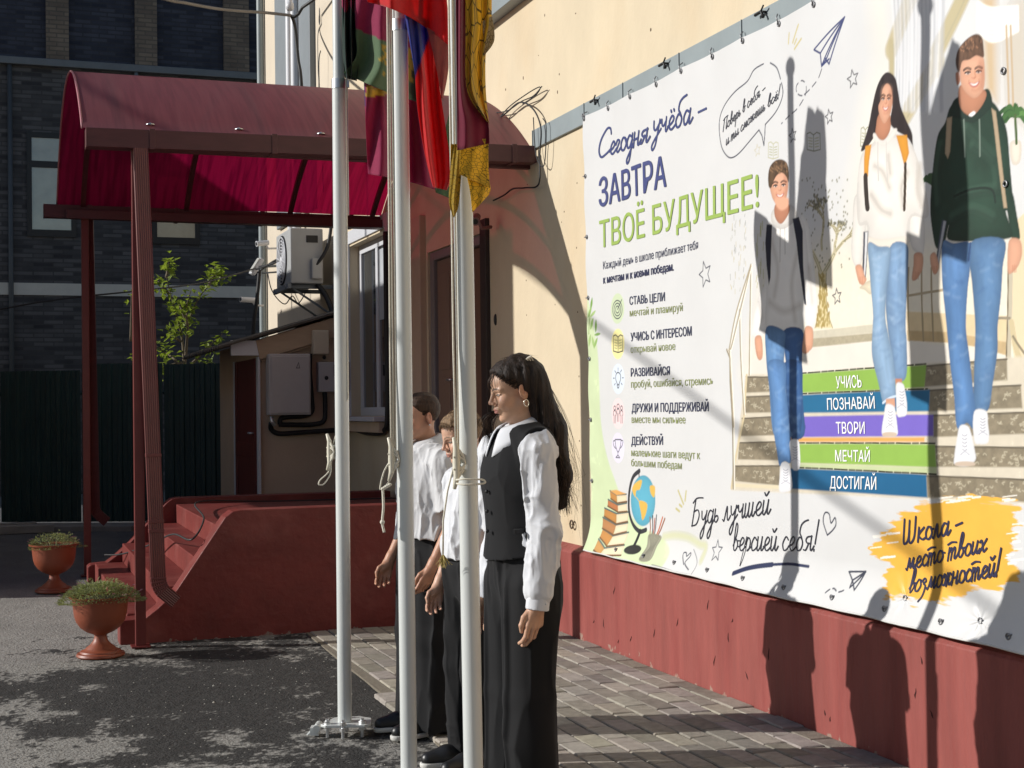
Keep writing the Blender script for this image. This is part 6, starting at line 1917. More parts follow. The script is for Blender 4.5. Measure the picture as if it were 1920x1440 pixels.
# grommets with short ties
gm = mat("grommet_steel", (0.25, 0.25, 0.26), rough=0.4, metal=0.6)
def grommet(y, z, tie=None):
    x = float(bwave(y, z))
    b = MB()
    b.tube([(x - 0.004, y + 0.011 * cos(t), z + 0.011 * sin(t)) for t in np.linspace(0, 2 * pi, 11)], 0.004, 5)
    if tie:
        b.tube([(x - 0.006, y, z), (x - 0.012, y + tie[0] * 0.5, z + tie[1] * 0.6), (0.04, y + tie[0], z + tie[1])], 0.0035, 5)
    obj("grommet", b, gm, bt, smooth=True)
for k in range(13):
    y = BY_L - 0.02 - k * GSP
    if y > BY_R:
        grommet(y, BZ1 - 0.022, (0.012, 0.05))
for k in range(1, 8):
    grommet(BY_L - 0.02, BZ0 + 0.05 + k * 0.385, (0.03, 0.0))
for k in range(1, 11):
    grommet(BY_L - 0.1 - k * 0.39, BZ0 + 0.045, (-0.02, 0.012))
for py, pz in ((4.96, 0.69), (4.47, 0.665), (4.31, 2.72), (4.31, 2.30), (4.31, 3.1)):
    grommet(py, pz)
# anchor bolts left on the flashing strip
for k, y in enumerate((8.12, 7.13, 6.05)):
    q = MB()
    q.tube([(WX - 0.02, y, 3.405), (WX - 0.045, y, 3.405)], 0.006, 6)
    q.tube([(WX - 0.045, y + 0.07, 3.405), (WX - 0.045, y + 0.01, 3.408), (WX - 0.045, y - 0.01, 3.375)], 0.008, 6)
    q.tube([(WX - 0.045, y + 0.02, 3.405), (WX - 0.05, y - 0.02, 3.43)], 0.005, 6)
    tag(obj("anchor_hook", q, black, smooth=True), ("leftmost", "middle", "rightmost")[k] + " black anchor hook on the grey flashing strip above the banner", "hook", "anchor hooks on the flashing strip")

# ---- lettering
def text_mesh(s, bold=0.0):
    c = bpy.data.curves.new("t", 'FONT')
    c.body = s
    c.size = 1.0
    c.offset = bold
    c.resolution_u = 3
    o = bpy.data.objects.new("t", c)
    COL.objects.link(o)
    dg = bpy.context.evaluated_depsgraph_get()
    me = bpy.data.meshes.new_from_object(o.evaluated_get(dg))
    V = np.array([tuple(v.co) for v in me.vertices])
    Fs = [tuple(p_.vertices) for p_ in me.polygons]
    bpy.data.objects.remove(o)
    bpy.data.curves.remove(c)
    bpy.data.meshes.remove(me)
    return V, Fs
CAP = None
def capheight():
    global CAP
    if CAP is None:
        V, _ = text_mesh("Н")
        CAP = V[:, 1].max()
    return CAP
ink_cache = {}
def ink(col):
    if col not in ink_cache:
        ink_cache[col] = mat("print_ink", S(*col), rough=0.45, var=0.03)
    return ink_cache[col]
def text(s, L, R, cap, col, bold=0.0, name="lettering"):
    V, Fs = text_mesh(s)
    if bold:
        n0, V0, F0 = len(V), V, list(Fs)
        for q_, (dx, dy) in enumerate(((bold, 0), (-bold, 0), (0, bold * 0.5), (0, -bold * 0.5))):
            V = np.concatenate([V, V0 + np.array([dx, dy, 0.02 * (q_ + 1)])])
            Fs = Fs + [tuple(v_ + n0 * (q_ + 1) for v_ in f_) for f_ in F0]
    pl_, pr_ = on_plane(*L, 0, BX), on_plane(*R, 0, BX)
    top = on_plane(L[0], L[1] - cap, 0, BX)
    h = (top.z - pl_.z) / capheight()
    x0, x1 = V[:, 0].min(), V[:, 0].max()
    t = (V[:, 0] - x0) / (x1 - x0)
    Y = pl_.y + (pr_.y - pl_.y) * t
    Z = pl_.z + (pr_.z - pl_.z) * t + V[:, 1] * h
    X = bwave(Y, Z) - (0.0018 + 0.010 * h * capheight()) - V[:, 2] * 0.004
    W3 = np.stack([X, Y, Z], 1)
    cuts, words = [], s.split(" ")
    for k in range(1, len(words)):
        a_ = text_mesh(" ".join(words[:k]))[0][:, 0].max()
        cuts.append(a_ + 0.06)
    groups = [[] for _ in words]
    for f_ in Fs:
        xm = sum(V[i, 0] for i in f_) / len(f_)
        groups[sum(xm > c_ for c_ in cuts)].append(f_)
    for fs_ in groups:                       # one part per printed word
        if not fs_:
            continue
        ids = sorted({i for f_ in fs_ for i in f_})
        mp_ = {i: k for k, i in enumerate(ids)}
        mb = MB()
        mb.add(W3[ids], [tuple(mp_[i] for i in f_) for f_ in fs_])
        obj(name, mb, ink(col), bt)
NAVYT, GREENT, DARK, OLIVE, WHITE = (66, 74, 122), (150, 176, 88), (62, 66, 88), (142, 150, 100), (240, 240, 240)
text("ЗАВТРА", (1126, 388.5), (1248, 349), 54, NAVYT, 0.018)
text("ТВОЁ БУДУЩЕЕ!", (1127, 465.5), (1424, 387), 51, GREENT, 0.008)
text("Каждый день в школе приближает тебя", (1133, 505), (1309, 466.5), 14.6, DARK, 0.0)
text("к мечтам и к новым победам.", (1133, 532), (1261, 507), 14.6, (50, 54, 84), 0.03)
for s, L_, R_, c, k in (("СТАВЬ ЦЕЛИ", (1179, 571.7), (1244.6, 564), 15.5, 1), ("мечтай и планируй", (1179.6, 593.5), (1278, 583), 14, 0), ("УЧИСЬ С ИНТЕРЕСОМ", (1181.5, 640), (1295.6, 629), 16, 1), ("открывай новое", (1181.5, 662), (1264, 656), 14, 0),
                        ("РАЗВИВАЙСЯ", (1182, 706), (1254, 703), 15.5, 1), ("пробуй, ошибайся, стремись", (1182.7, 727), (1338, 721), 14, 0), ("ДРУЖИ И ПОДДЕРЖИВАЙ", (1184, 773), (1329, 771), 16, 1), ("вместе мы сильнее", (1184, 793), (1283.7, 794), 14, 0),
                        ("ДЕЙСТВУЙ", (1183.5, 834.4), (1241.5, 834), 15.5, 1), ("маленькие шаги ведут к", (1183.5, 855), (1312, 861), 14, 0), ("большим победам", (1183.5, 874), (1277, 880), 14, 0)):
    text(s, L_, R_, c, DARK if k else OLIVE, 0.022 if k else 0.004)
for s, a, b, c in (("УЧИСЬ", (762, 160), (920, 153), 75), ("ПОЗНАВАЙ", (705, 293), (995, 284), 72), ("ТВОРИ", (755, 440), (930, 441), 72), ("МЕЧТАЙ", (748, 612), (965, 616), 70), ("ДОСТИГАЙ", (718, 780), (1012, 788), 76)):
    text(s, z7(*a), z7(*b), c / 3.31, WHITE, 0.01)
# ---- handwriting
G = {
 'С': (1.45, [[(1.5, 1.8), (1.35, 2.2), (0.9, 2.25), (0.35, 1.5), (0.2, 0.6), (0.5, 0.02), (1.0, 0.15), (1.45, 0.4)]]),
 'е': (0.8, [[(0, 0.3), (0.45, 0.5), (0.62, 0.8), (0.42, 1.0), (0.15, 0.65), (0.18, 0.15), (0.45, 0.0), (0.85, 0.3)]]),
 'г': (0.62, [[(0.0, 0.7), (0.2, 0.98), (0.45, 0.85), (0.3, 0.55), (0.12, 0.2), (0.3, 0.0), (0.65, 0.3)]]),
 'о': (0.75, [[(0.5, 0.95), (0.25, 0.98), (0.05, 0.55), (0.15, 0.08), (0.45, 0.02), (0.68, 0.45), (0.5, 0.95), (0.62, 0.8), (0.8, 0.75)]]),
 'д': (0.85, [[(0.6, 0.85), (0.3, 1.0), (0.05, 0.55), (0.15, 0.08), (0.4, 0.08), (0.64, 0.55)], [(0.7, 1.0), (0.6, 0.0), (0.45, -0.9), (0.2, -1.2), (0.1, -0.9), (0.4, -0.4), (0.88, 0.25)]]),
 'н': (0.85, [[(0.12, 1.0), (0.05, 0.0)], [(0.08, 0.5), (0.55, 0.55)], [(0.62, 1.0), (0.55, 0.2), (0.65, 0.0), (0.9, 0.3)]]),
 'я': (0.95, [[(0.7, 1.0), (0.3, 0.95), (0.15, 0.72), (0.35, 0.5), (0.65, 0.5)], [(0.7, 1.0), (0.64, 0.2), (0.75, 0.0), (1.0, 0.3)], [(0.45, 0.5), (0.2, 0.05), (0.0, 0.05)]]),
 'у': (0.8, [[(0.05, 1.0), (0.1, 0.5), (0.3, 0.35), (0.58, 0.7)], [(0.68, 1.0), (0.5, 0.0), (0.35, -0.8), (0.1, -1.15), (0.0, -0.8), (0.3, -0.3), (0.85, 0.3)]]),
 'ч': (0.88, [[(0.0, 0.85), (0.12, 1.0), (0.18, 0.6), (0.36, 0.48), (0.6, 0.75)], [(0.66, 1.0), (0.6, 0.2), (0.7, 0.0), (0.92, 0.3)]]),
 'б': (0.85, [[(0.55, 0.8), (0.3, 0.95), (0.05, 0.5), (0.2, 0.03), (0.5, 0.08), (0.66, 0.5), (0.5, 0.95), (0.3, 1.3), (0.4, 1.8), (0.7, 2.05), (1.05, 2.15)]]),
 'а': (0.9, [[(0.6, 0.85), (0.3, 1.0), (0.05, 0.55), (0.15, 0.05), (0.4, 0.1), (0.63, 0.6)], [(0.7, 1.0), (0.62, 0.2), (0.72, 0.0), (0.95, 0.3)]]),
 'П': (1.25, [[(0.05, 0.0), (0.3, 2.0)], [(0.0, 1.9), (0.45, 2.1), (1.25, 2.05)], [(1.05, 2.05), (0.85, 0.2), (0.98, 0.0), (1.2, 0.3)]]),
 'в': (0.78, [[(0.05, 0.4), (0.4, 1.2), (0.5, 1.9), (0.33, 2.1), (0.2, 1.5), (0.12, 0.3), (0.36, 0.0), (0.6, 0.4), (0.42, 0.85), (0.3, 0.9)], [(0.5, 0.75), (0.8, 0.75)]]),
 'р': (0.75, [[(0.15, 1.0), (-0.05, -1.1)], [(0.08, 0.5), (0.35, 0.98), (0.6, 0.7), (0.52, 0.1), (0.3, 0.0), (0.78, 0.3)]]),
 'ь': (0.62, [[(0.12, 1.0), (0.06, 0.2), (0.28, 0.0), (0.5, 0.25), (0.38, 0.5), (0.15, 0.42)]]),
 'и': (0.8, [[(0.08, 1.0), (0.03, 0.2), (0.2, 0.0), (0.45, 0.4), (0.57, 1.0)], [(0.57, 1.0), (0.5, 0.2), (0.63, 0.0), (0.85, 0.3)]]),
 'т': (1.08, [[(0.1, 1.0), (0.02, 0.0)], [(0.06, 0.6), (0.3, 1.0), (0.42, 0.8), (0.36, 0.0)], [(0.4, 0.6), (0.65, 1.0), (0.78, 0.8), (0.72, 0.15), (0.85, 0.0), (1.08, 0.3)]]),
 'ы': (1.0, [[(0.12, 1.0), (0.06, 0.2), (0.25, 0.0), (0.45, 0.25), (0.32, 0.5), (0.13, 0.42)], [(0.75, 1.0), (0.68, 0.2), (0.8, 0.0), (1.02, 0.3)]]),
 'с': (0.7, [[(0.6, 0.8), (0.35, 1.0), (0.05, 0.5), (0.2, 0.03), (0.5, 0.08), (0.75, 0.35)]]),
 'м': (1.1, [[(0.0, 0.08), (0.12, 0.02), (0.3, 0.8), (0.38, 1.0), (0.48, 0.1), (0.85, 1.0), (0.8, 0.2), (0.92, 0.0), (1.12, 0.3)]]),
 'ж': (1.1, [[(0.02, 0.8), (0.2, 1.0), (0.36, 0.6), (0.22, 0.08), (0.02, 0.15)], [(0.55, 1.0), (0.5, 0.0)], [(1.0, 0.85), (0.82, 1.0), (0.66, 0.6), (0.78, 0.05), (1.1, 0.25)], [(0.36, 0.5), (0.66, 0.5)]]),
 'ш': (1.15, [[(0.08, 1.0), (0.03, 0.2), (0.18, 0.0), (0.4, 0.4), (0.48, 1.0)], [(0.48, 1.0), (0.42, 0.2), (0.57, 0.0), (0.8, 0.4), (0.88, 1.0)], [(0.88, 1.0), (0.82, 0.2), (0.95, 0.0), (1.17, 0.3)]]),
 'Б': (1.2, [[(0.35, 2.0), (0.05, 0.0)], [(0.05, 1.85), (0.5, 2.15), (1.25, 2.1)], [(0.2, 1.1), (0.7, 1.2), (0.9, 0.7), (0.6, 0.08), (0.05, 0.0)]]),
 'л': (0.88, [[(0.0, 0.08), (0.15, 0.02), (0.38, 0.9), (0.48, 1.0), (0.52, 0.2), (0.66, 0.0), (0.9, 0.3)]]),
 'х': (0.85, [[(0.05, 0.9), (0.2, 1.0), (0.35, 0.5), (0.5, 0.0), (0.78, 0.2)], [(0.7, 1.0), (0.05, 0.0)]]),
 'з': (0.75, [[(0.08, 0.85), (0.32, 1.0), (0.5, 0.75), (0.25, 0.55), (0.5, 0.3), (0.42, -0.5), (0.2, -0.9)]]),
 'к': (0.82, [[(0.12, 1.05), (0.05, 0.0)], [(0.62, 1.0), (0.12, 0.5), (0.5, 0.08), (0.82, 0.15)]]),
 'Ш': (1.6, [[(0.15, 2.0), (0.1, 0.3), (0.25, 0.0), (0.6, 0.35), (0.7, 1.8)], [(0.7, 1.0), (0.7, 0.15), (0.95, 0.0), (1.25, 0.5), (1.35, 2.0)]]),
 '!': (0.5, [[(0.35, 2.1), (0.15, 0.5)], [(0.08, 0.05), (0.07, 0.0)]]), '-': (0.8, [[(0.1, 0.62), (0.65, 0.72)]]), ' ': (0.5, []),
}
G['ё'] = (0.8, G['е'][1] + [[(0.3, 1.38), (0.31, 1.36)], [(0.6, 1.4), (0.61, 1.38)]])
G['й'] = (0.8, G['и'][1] + [[(0.15, 1.55), (0.3, 1.35), (0.55, 1.6)]])
def script(s, L, R, xh, wpx, col, over=False, shear=0.12, name="handwriting"):
    """pen strokes as flat ribbons lying on the cloth"""
    adv = 0.0
    strokes = []
    word, wid = 0, []
    for ch in s:
        word += ch == ' '
        w_, st_ = G[ch]
        for q in st_:
            strokes.append([(adv + a + shear * b, b) for a, b in q])
            wid.append(word)
        if over and ch == 'т':
            strokes.append([(adv + 0.1, 1.38), (adv + 0.5, 1.5), (adv + 0.95, 1.42)])
            wid.append(word)
        adv += w_
    pl_, pr_ = on_plane(*L, 0, BX), on_plane(*R, 0, BX)
    h = on_plane(L[0], L[1] - xh, 0, BX).z - pl_.z
    hw = 0.5 * (on_plane(L[0], L[1] - wpx, 0, BX).z - pl_.z)
    mbs = [MB() for _ in range(word + 1)]
    for q, wi in zip(strokes, wid):
        mb = mbs[wi]
        C = catmull(q, 7) if len(q) > 2 else np.array(q)
        Y = pl_.y + (pr_.y - pl_.y) * C[:, 0] / adv
        Z = pl_.z + (pr_.z - pl_.z) * C[:, 0] / adv + C[:, 1] * h
        P = np.stack([Y, Z], 1)
        T = np.gradient(P, axis=0)
        T /= np.linalg.norm(T, axis=1)[:, None] + 1e-9
        P[0] -= T[0] * hw * 0.6
        P[-1] += T[-1] * hw * 0.6
        N_ = np.stack([-T[:, 1], T[:, 0]], 1)
        wv = hw * (0.85 + 0.25 * np.abs(T[:, 1]))[:, None]
        A, B = P + N_ * wv, P - N_ * wv
        k = len(P)
        pts = np.concatenate([A, B])
        vs = np.stack([bwave(pts[:, 0], pts[:, 1]) - 0.0022 - 0.00002 * len(mb.f) / 10, pts[:, 0], pts[:, 1]], 1)
        mb.add(vs, [(i, k + i, k + i + 1, i + 1) for i in range(k - 1)])
        # rounded ends
        for e_ in (0, -1):
            c_ = P[e_] - (T[e_] * -hw * 0.0)
            ring = [(c_[0] + hw * cos(t), c_[1] + hw * sin(t)) for t in np.linspace(0, 2 * pi, 10)[:-1]]
            ring = np.array(ring)
            mb.add(np.stack([bwave(ring[:, 0], ring[:, 1]) - 0.0025 - 0.00002 * len(mb.f) / 10, ring[:, 0], ring[:, 1]], 1), [tuple(range(9))])
    for mb in mbs:
        if mb.f:
            obj(name, mb, ink(col), bt)
script("Сегодня", (1122, 297.5), (1216, 265), 22, 5.0, (60, 70, 116))
script("учёба -", (1222, 254), (1324, 222), 24, 5.0, (60, 70, 116))
script("Поверь в себя -", (1354, 247), (1434, 172), 10.5, 1.7, (60, 62, 72))
script("и ты сможешь всё!", (1360, 273), (1460, 182), 10.5, 1.7, (60, 62, 72))
script("Будь лучшей", (1296, 986), (1447, 963), 23, 3.0, (48, 50, 60))
script("версией себя!", (1376, 1032), (1537, 1032), 24, 3.0, (48, 50, 60))
script("Школа -", z7(1160, 1128), z7(1535, 1050), 22, 4.6, (46, 46, 74), True)
script("место твоих", z7(1178, 1288), z7(1690, 1168), 20, 4.0, (46, 46, 74), True)
script("возможностей!", z7(1206, 1428), z7(1775, 1318), 21, 4.0, (46, 46, 74), True)
# ================================================================== PEOPLE
def surface_nets(D, org, h):
    """numpy surface nets: quads of the zero level of the grid D"""
    s = D < 0
    nx, ny, nz = D.shape
    cnt = np.zeros((nx - 1, ny - 1, nz - 1), np.int8)
    for i in (0, 1):
        for j in (0, 1):
            for k in (0, 1):
                cnt += s[i:nx - 1 + i, j:ny - 1 + j, k:nz - 1 + k]
    act = (cnt > 0) & (cnt < 8)
    ix = np.argwhere(act)
    idx = np.full(act.shape, -1, np.int32)
    idx[act] = np.arange(len(ix))
    C = {}
    for i in (0, 1):
        for j in (0, 1):
            for k in (0, 1):
                C[(i, j, k)] = D[ix[:, 0] + i, ix[:, 1] + j, ix[:, 2] + k]
    acc = np.zeros((len(ix), 3), np.float32)
    n_ = np.zeros(len(ix), np.float32)
    cs = list(C)
    for a in cs:
        for b in cs:
            if a < b and sum(abs(p_ - q_) for p_, q_ in zip(a, b)) == 1:
                va, vb = C[a], C[b]
                x = (va < 0) != (vb < 0)
                t = np.where(x, va / np.where(x, va - vb, 1), 0)
                pa, pb = np.array(a, np.float32), np.array(b, np.float32)
                acc += np.where(x[:, None], pa + (pb - pa) * t[:, None], 0)
                n_ += x
    V = (ix + acc / n_[:, None]) * h + np.array(org)
    Q = []
    for ax in range(3):
        sl0, sl1 = [slice(None)] * 3, [slice(None)] * 3
        sl0[ax], sl1[ax] = slice(0, -1), slice(1, None)
        a, b = s[tuple(sl0)], s[tuple(sl1)]
        e = np.argwhere(a != b)
        o1, o2 = [q for q in range(3) if q != ax]
        ok = (e[:, o1] > 0) & (e[:, o2] > 0) & (e[:, o1] < D.shape[o1] - 1) & (e[:, o2] < D.shape[o2] - 1)
        e = e[ok]
        def at(d1, d2):
            q = e.copy()
            q[:, o1] -= d1
            q[:, o2] -= d2
            return idx[q[:, 0], q[:, 1], q[:, 2]]
        q = np.stack([at(1, 1), at(0, 1), at(0, 0), at(1, 0)], 1)
        fl = a[e[:, 0], e[:, 1], e[:, 2]]
        if ax == 1:
            fl = ~fl
        q[~fl] = q[~fl][:, ::-1]
        Q.append(q)
    return V, np.concatenate(Q)

class Field:
    """signed-distance grid; every primitive only touches its own box"""
    def __init__(s, lo, hi, h):
        s.h, s.lo = h, np.array(lo, float)
        s.n = np.ceil((np.array(hi) - s.lo) / h).astype(int) + 1
        s.D = np.full(s.n, 0.5, np.float32)
        s.M, s.t = np.eye(3), np.zeros(3)
    def frame(s, M=None, t=None):
        s.M = np.eye(3) if M is None else np.array(M, float)
        s.t = np.zeros(3) if t is None else np.array(t, float)
        return s
    def _box(s, pts, pad):
        P = np.array(pts) @ s.M.T + s.t
        i0 = np.maximum(0, np.floor((P.min(0) - pad - s.lo) / s.h).astype(int))
        i1 = np.minimum(s.n, np.ceil((P.max(0) + pad - s.lo) / s.h).astype(int) + 1)
        if (i1 <= i0).any():
            return None
        sl = tuple(slice(a, b) for a, b in zip(i0, i1))
        g = np.meshgrid(*[(np.arange(a, b) * s.h + o).astype(np.float32) for a, b, o in zip(i0, i1, s.lo)], indexing='ij')
        G_ = np.stack(g, -1)
        W = G_
        L = (G_ - s.t.astype(np.float32)) @ s.M.astype(np.float32)
        return sl, L, W
    def _merge(s, sl, d, k, op):
        a = s.D[sl]
        if op == 'add':
            if k > 0:
                hh = np.clip(0.5 + 0.5 * (a - d) / k, 0, 1)
                s.D[sl] = a * (1 - hh) + d * hh - k * hh * (1 - hh)
            else:
                s.D[sl] = np.minimum(a, d)
        elif op == 'sub':
            d = -d
            if k > 0:
                hh = np.clip(0.5 - 0.5 * (a - d) / k, 0, 1)
                s.D[sl] = a * (1 - hh) + d * hh + k * hh * (1 - hh)
            else:
                s.D[sl] = np.maximum(a, d)
    def cone(s, a, b, ra, rb, k=0.01, op='add', sc=(1, 1, 1)):
        """tapered capsule; sc squeezes it along the local axes"""
        a, b = np.array(a, float), np.array(b, float)
        q = s._box([a, b, [a[0], a[1], b[2]], [b[0], b[1], a[2]], [a[0], b[1], a[2]], [b[0], a[1], b[2]]], max(ra, rb) * 1.05 + k + 3 * s.h)
        if q is None:
            return s
        sl, L, W = q
        sc_ = np.array(sc, np.float32)
        p_ = (L - a.astype(np.float32)) / sc_
        v = ((b - a) / sc_).astype(np.float32)
        t = np.clip((p_ @ v) / max(1e-9, float(v @ v)), 0, 1)
        d = np.linalg.norm(p_ - t[..., None] * v, axis=-1) - (ra + (rb - ra) * t)
        s._merge(sl, d * float(min(sc)) if min(sc) < 1 else d, k, op)
        return s
    def ell(s, c, r, k=0.01, op='add', R=None):
        c, r = np.array(c, float), np.array(r, float)
        m = r.max()
        q = s._box([c - m, c + m, [c[0] - m, c[1] + m, c[2]], [c[0] + m, c[1] - m, c[2]], [c[0] - m, c[1] - m, c[2] + m], [c[0] + m, c[1] + m, c[2] - m]], k + 3 * s.h)
        if q is None:
            return s
        sl, L, W = q
        p_ = L - c.astype(np.float32)
        if R is not None:
            p_ = p_ @ np.array(R, np.float32)
        k0 = np.linalg.norm(p_ / r.astype(np.float32), axis=-1)
        k1 = np.linalg.norm(p_ / (r * r).astype(np.float32), axis=-1)
        d = k0 * (k0 - 1) / np.maximum(k1, 1e-6)
        s._merge(sl, d.astype(np.float32), k, op)
        return s
    def half(s, c, n_, lo, hi, k=0.0):
        """cut away everything on the +n side of the plane, inside the box lo..hi"""
        q = s._box([lo, hi, [lo[0], lo[1], hi[2]], [hi[0], hi[1], lo[2]], [lo[0], hi[1], lo[2]], [hi[0], lo[1], hi[2]]], 0)
        if q is None:
            return s
        sl, L, W = q
        n_ = np.array(n_, float)
        n_ /= np.linalg.norm(n_)
        d = -((L - np.array(c, np.float32)) @ n_.astype(np.float32))
        s._merge(sl, d, k, 'sub')
        return s
    def disp(s, fn):
        near = np.abs(s.D) < 6 * s.h + 0.03
        ii = np.argwhere(near)
        s.D[near] += fn((ii * s.h + s.lo).astype(np.float32)).astype(np.float32)
        return s
    def mesh(s):
        s.D[0] = s.D[-1] = 0.5
        s.D[:, 0] = s.D[:, -1] = 0.5
        s.D[:, :, 0] = s.D[:, :, -1] = 0.5
        return surface_nets(s.D, s.lo, s.h)

def rotm(yaw=0, pitch=0, roll=0):
    """body frame: x forward, y left, z up; pitch>0 nods down"""
    cy, sy, cp, sp_, cr_, sr = cos(yaw), sin(yaw), cos(pitch), sin(pitch), cos(roll), sin(roll)
    Rz = np.array([[cy, -sy, 0], [sy, cy, 0], [0, 0, 1]])
    Ry = np.array([[cp, 0, sp_], [0, 1, 0], [-sp_, 0, cp]])
    Rx = np.array([[1, 0, 0], [0, cr_, -sr], [0, sr, cr_]])
    return Rz @ Ry @ Rx

def head_prims(f, boy=False, child=1.0):
    e = f.ell
    e((-0.018, 0, 0.040), (0.088, 0.074, 0.086), 0.0)
    e((0.030, 0, 0.040), (0.062, 0.064, 0.066), 0.02)
    e((0.032, 0, -0.020), (0.052, 0.056, 0.080), 0.02)
    e((0.034, 0, -0.070), (0.046, 0.043, 0.040), 0.022)
    f.cone((-0.005, 0.050, -0.045), (0.060, 0.018, -0.088), 0.020, 0.016, 0.02)
    f.cone((-0.005, -0.050, -0.045), (0.060, -0.018, -0.088), 0.020, 0.016, 0.02)
    e((0.074, 0, -0.094), (0.015, 0.017, 0.014), 0.012)
    for s_ in (1, -1):
        f.cone((0.086, s_ * 0.010, 0.022), (0.070, s_ * 0.046, 0.022), 0.009, 0.008, 0.012)
        e((0.062, s_ * 0.038, -0.030), (0.027, 0.025, 0.029), 0.018)
        e((0.098, s_ * 0.031, 0.003), (0.020, 0.019, 0.0105), 0.010, 'sub')
        e((0.0725, s_ * 0.031, 0.003), (0.0115, 0.0135, 0.0115), 0.001)
        f.cone((0.0835, s_ * 0.018, 0.006), (0.0745, s_ * 0.045, 0.006), 0.0032, 0.003, 0.003)
    f.cone((0.090, 0, 0.016), (0.1075, 0, -0.018), 0.0070, 0.0082, 0.010)
    e((0.1085, 0, -0.0215), (0.0098, 0.0092, 0.0082), 0.008)
    for s_ in (1, -1):
        e((0.101, s_ * 0.0115, -0.0265), (0.0095, 0.0065, 0.0065), 0.005)
        e((0.104, s_ * 0.0058, -0.0330), (0.0042, 0.0030, 0.0036), 0.002, 'sub')
    e((0.086, 0, -0.052), (0.014, 0.026, 0.018), 0.010)
    f.cone((0.0985, 0.006, -0.0505), (0.088, 0.0215, -0.0560), 0.0052, 0.0028, 0.004)
    f.cone((0.0985, -0.006, -0.0505), (0.088, -0.0215, -0.0560), 0.0052, 0.0028, 0.004)
    f.cone((0.0955, 0.007, -0.0630), (0.088, 0.0175, -0.0600), 0.0060, 0.003, 0.004)
    f.cone((0.0955, -0.007, -0.0630), (0.088, -0.0175, -0.0600), 0.0060, 0.003, 0.004)
    f.cone((0.105, 0.0, -0.0572), (0.090, 0.022, -0.0578), 0.0012, 0.0010, 0.002, 'sub')
    f.cone((0.105, 0.0, -0.0572), (0.090, -0.022, -0.0578), 0.0012, 0.0010, 0.002, 'sub')
    e((0.094, 0, -0.077), (0.007, 0.016, 0.006), 0.006, 'sub')
    for s_ in (1, -1):
        R = rotm(s_ * 0.45, 0, 0) @ rotm(0, 0.15, 0)
        e((-0.012, s_ * 0.078, -0.004), (0.021, 0.0075, 0.032), 0.004, 'add', R)
        e((-0.010, s_ * 0.086, 0.004), (0.012, 0.006, 0.018), 0.004, 'sub', R)
        e((-0.002, s_ * 0.079, -0.006), (0.004, 0.005, 0.008), 0.003)
    return f
def head_colour(L, base, lipc, browc, eye=True):
    """colour by place on the head, in head coordinates"""
    c = np.tile(np.array(base, np.float32), (len(L), 1))
    x, y, z = L[:, 0], np.abs(L[:, 1]), L[:, 2]
    def mixin(m, col):
        nonlocal c
        m = np.clip(m, 0, 1)[:, None]
        c = c * (1 - m) + np.array(col, np.float32) * m
    def blob(cx, cy, cz, rx, ry, rz):
        return np.exp(-(((x - cx) / rx) ** 2 + ((y - cy) / ry) ** 2 + ((z - cz) / rz) ** 2))
    mixin(0.35 * blob(0.07, 0.045, -0.03, 0.04, 0.03, 0.025), (base[0] * 1.02, base[1] * 0.72, base[2] * 0.68))
    mixin(0.45 * blob(0.115, 0, -0.024, 0.014, 0.014, 0.012), (base[0] * 1.0, base[1] * 0.72, base[2] * 0.68))
    mixin(0.6 * blob(-0.02, 0.082, 0.0, 0.03, 0.02, 0.04), (base[0] * 0.98, base[1] * 0.68, base[2] * 0.62))
    lip = ((x > 0.083) & (y < 0.023 - np.abs(z + 0.057) * 0.9) & (z < -0.0475) & (z > -0.0685)).astype(float)
    mixin(lip * 0.8, lipc)
    t = np.clip((y - 0.010) / 0.040, 0, 1)
    zc = 0.0255 + 0.006 * np.sin(pi * np.clip(t * 0.9, 0, 1)) - 0.003 * t
    br = ((y > 0.009) & (y < 0.052) & (np.abs(z - zc) < 0.0042 - 0.0022 * t) & (x > 0.05)).astype(float)
    mixin(br * 0.85, browc)
    if eye:
        ey, ez = y - 0.031, z - 0.003
        el = (ey / 0.0135) ** 2 + (ez / 0.0040) ** 2
        fr = x > 0.070
        mixin(((el < 1) & fr).astype(float), (0.34, 0.29, 0.26))
        mixin(((np.hypot(ey + 0.003, ez) < 0.0058) & (el < 1.2) & fr).astype(float), (0.03, 0.018, 0.012))
        mixin(((np.abs(el - 1.35) < 0.45) & (ez > 0.0) & fr).astype(float) * 0.9, (0.02, 0.014, 0.012))
        mixin(((np.abs(el - 1.2) < 0.2) & (ez < 0) & fr).astype(float) * 0.5, (0.16, 0.08, 0.06))
    return c
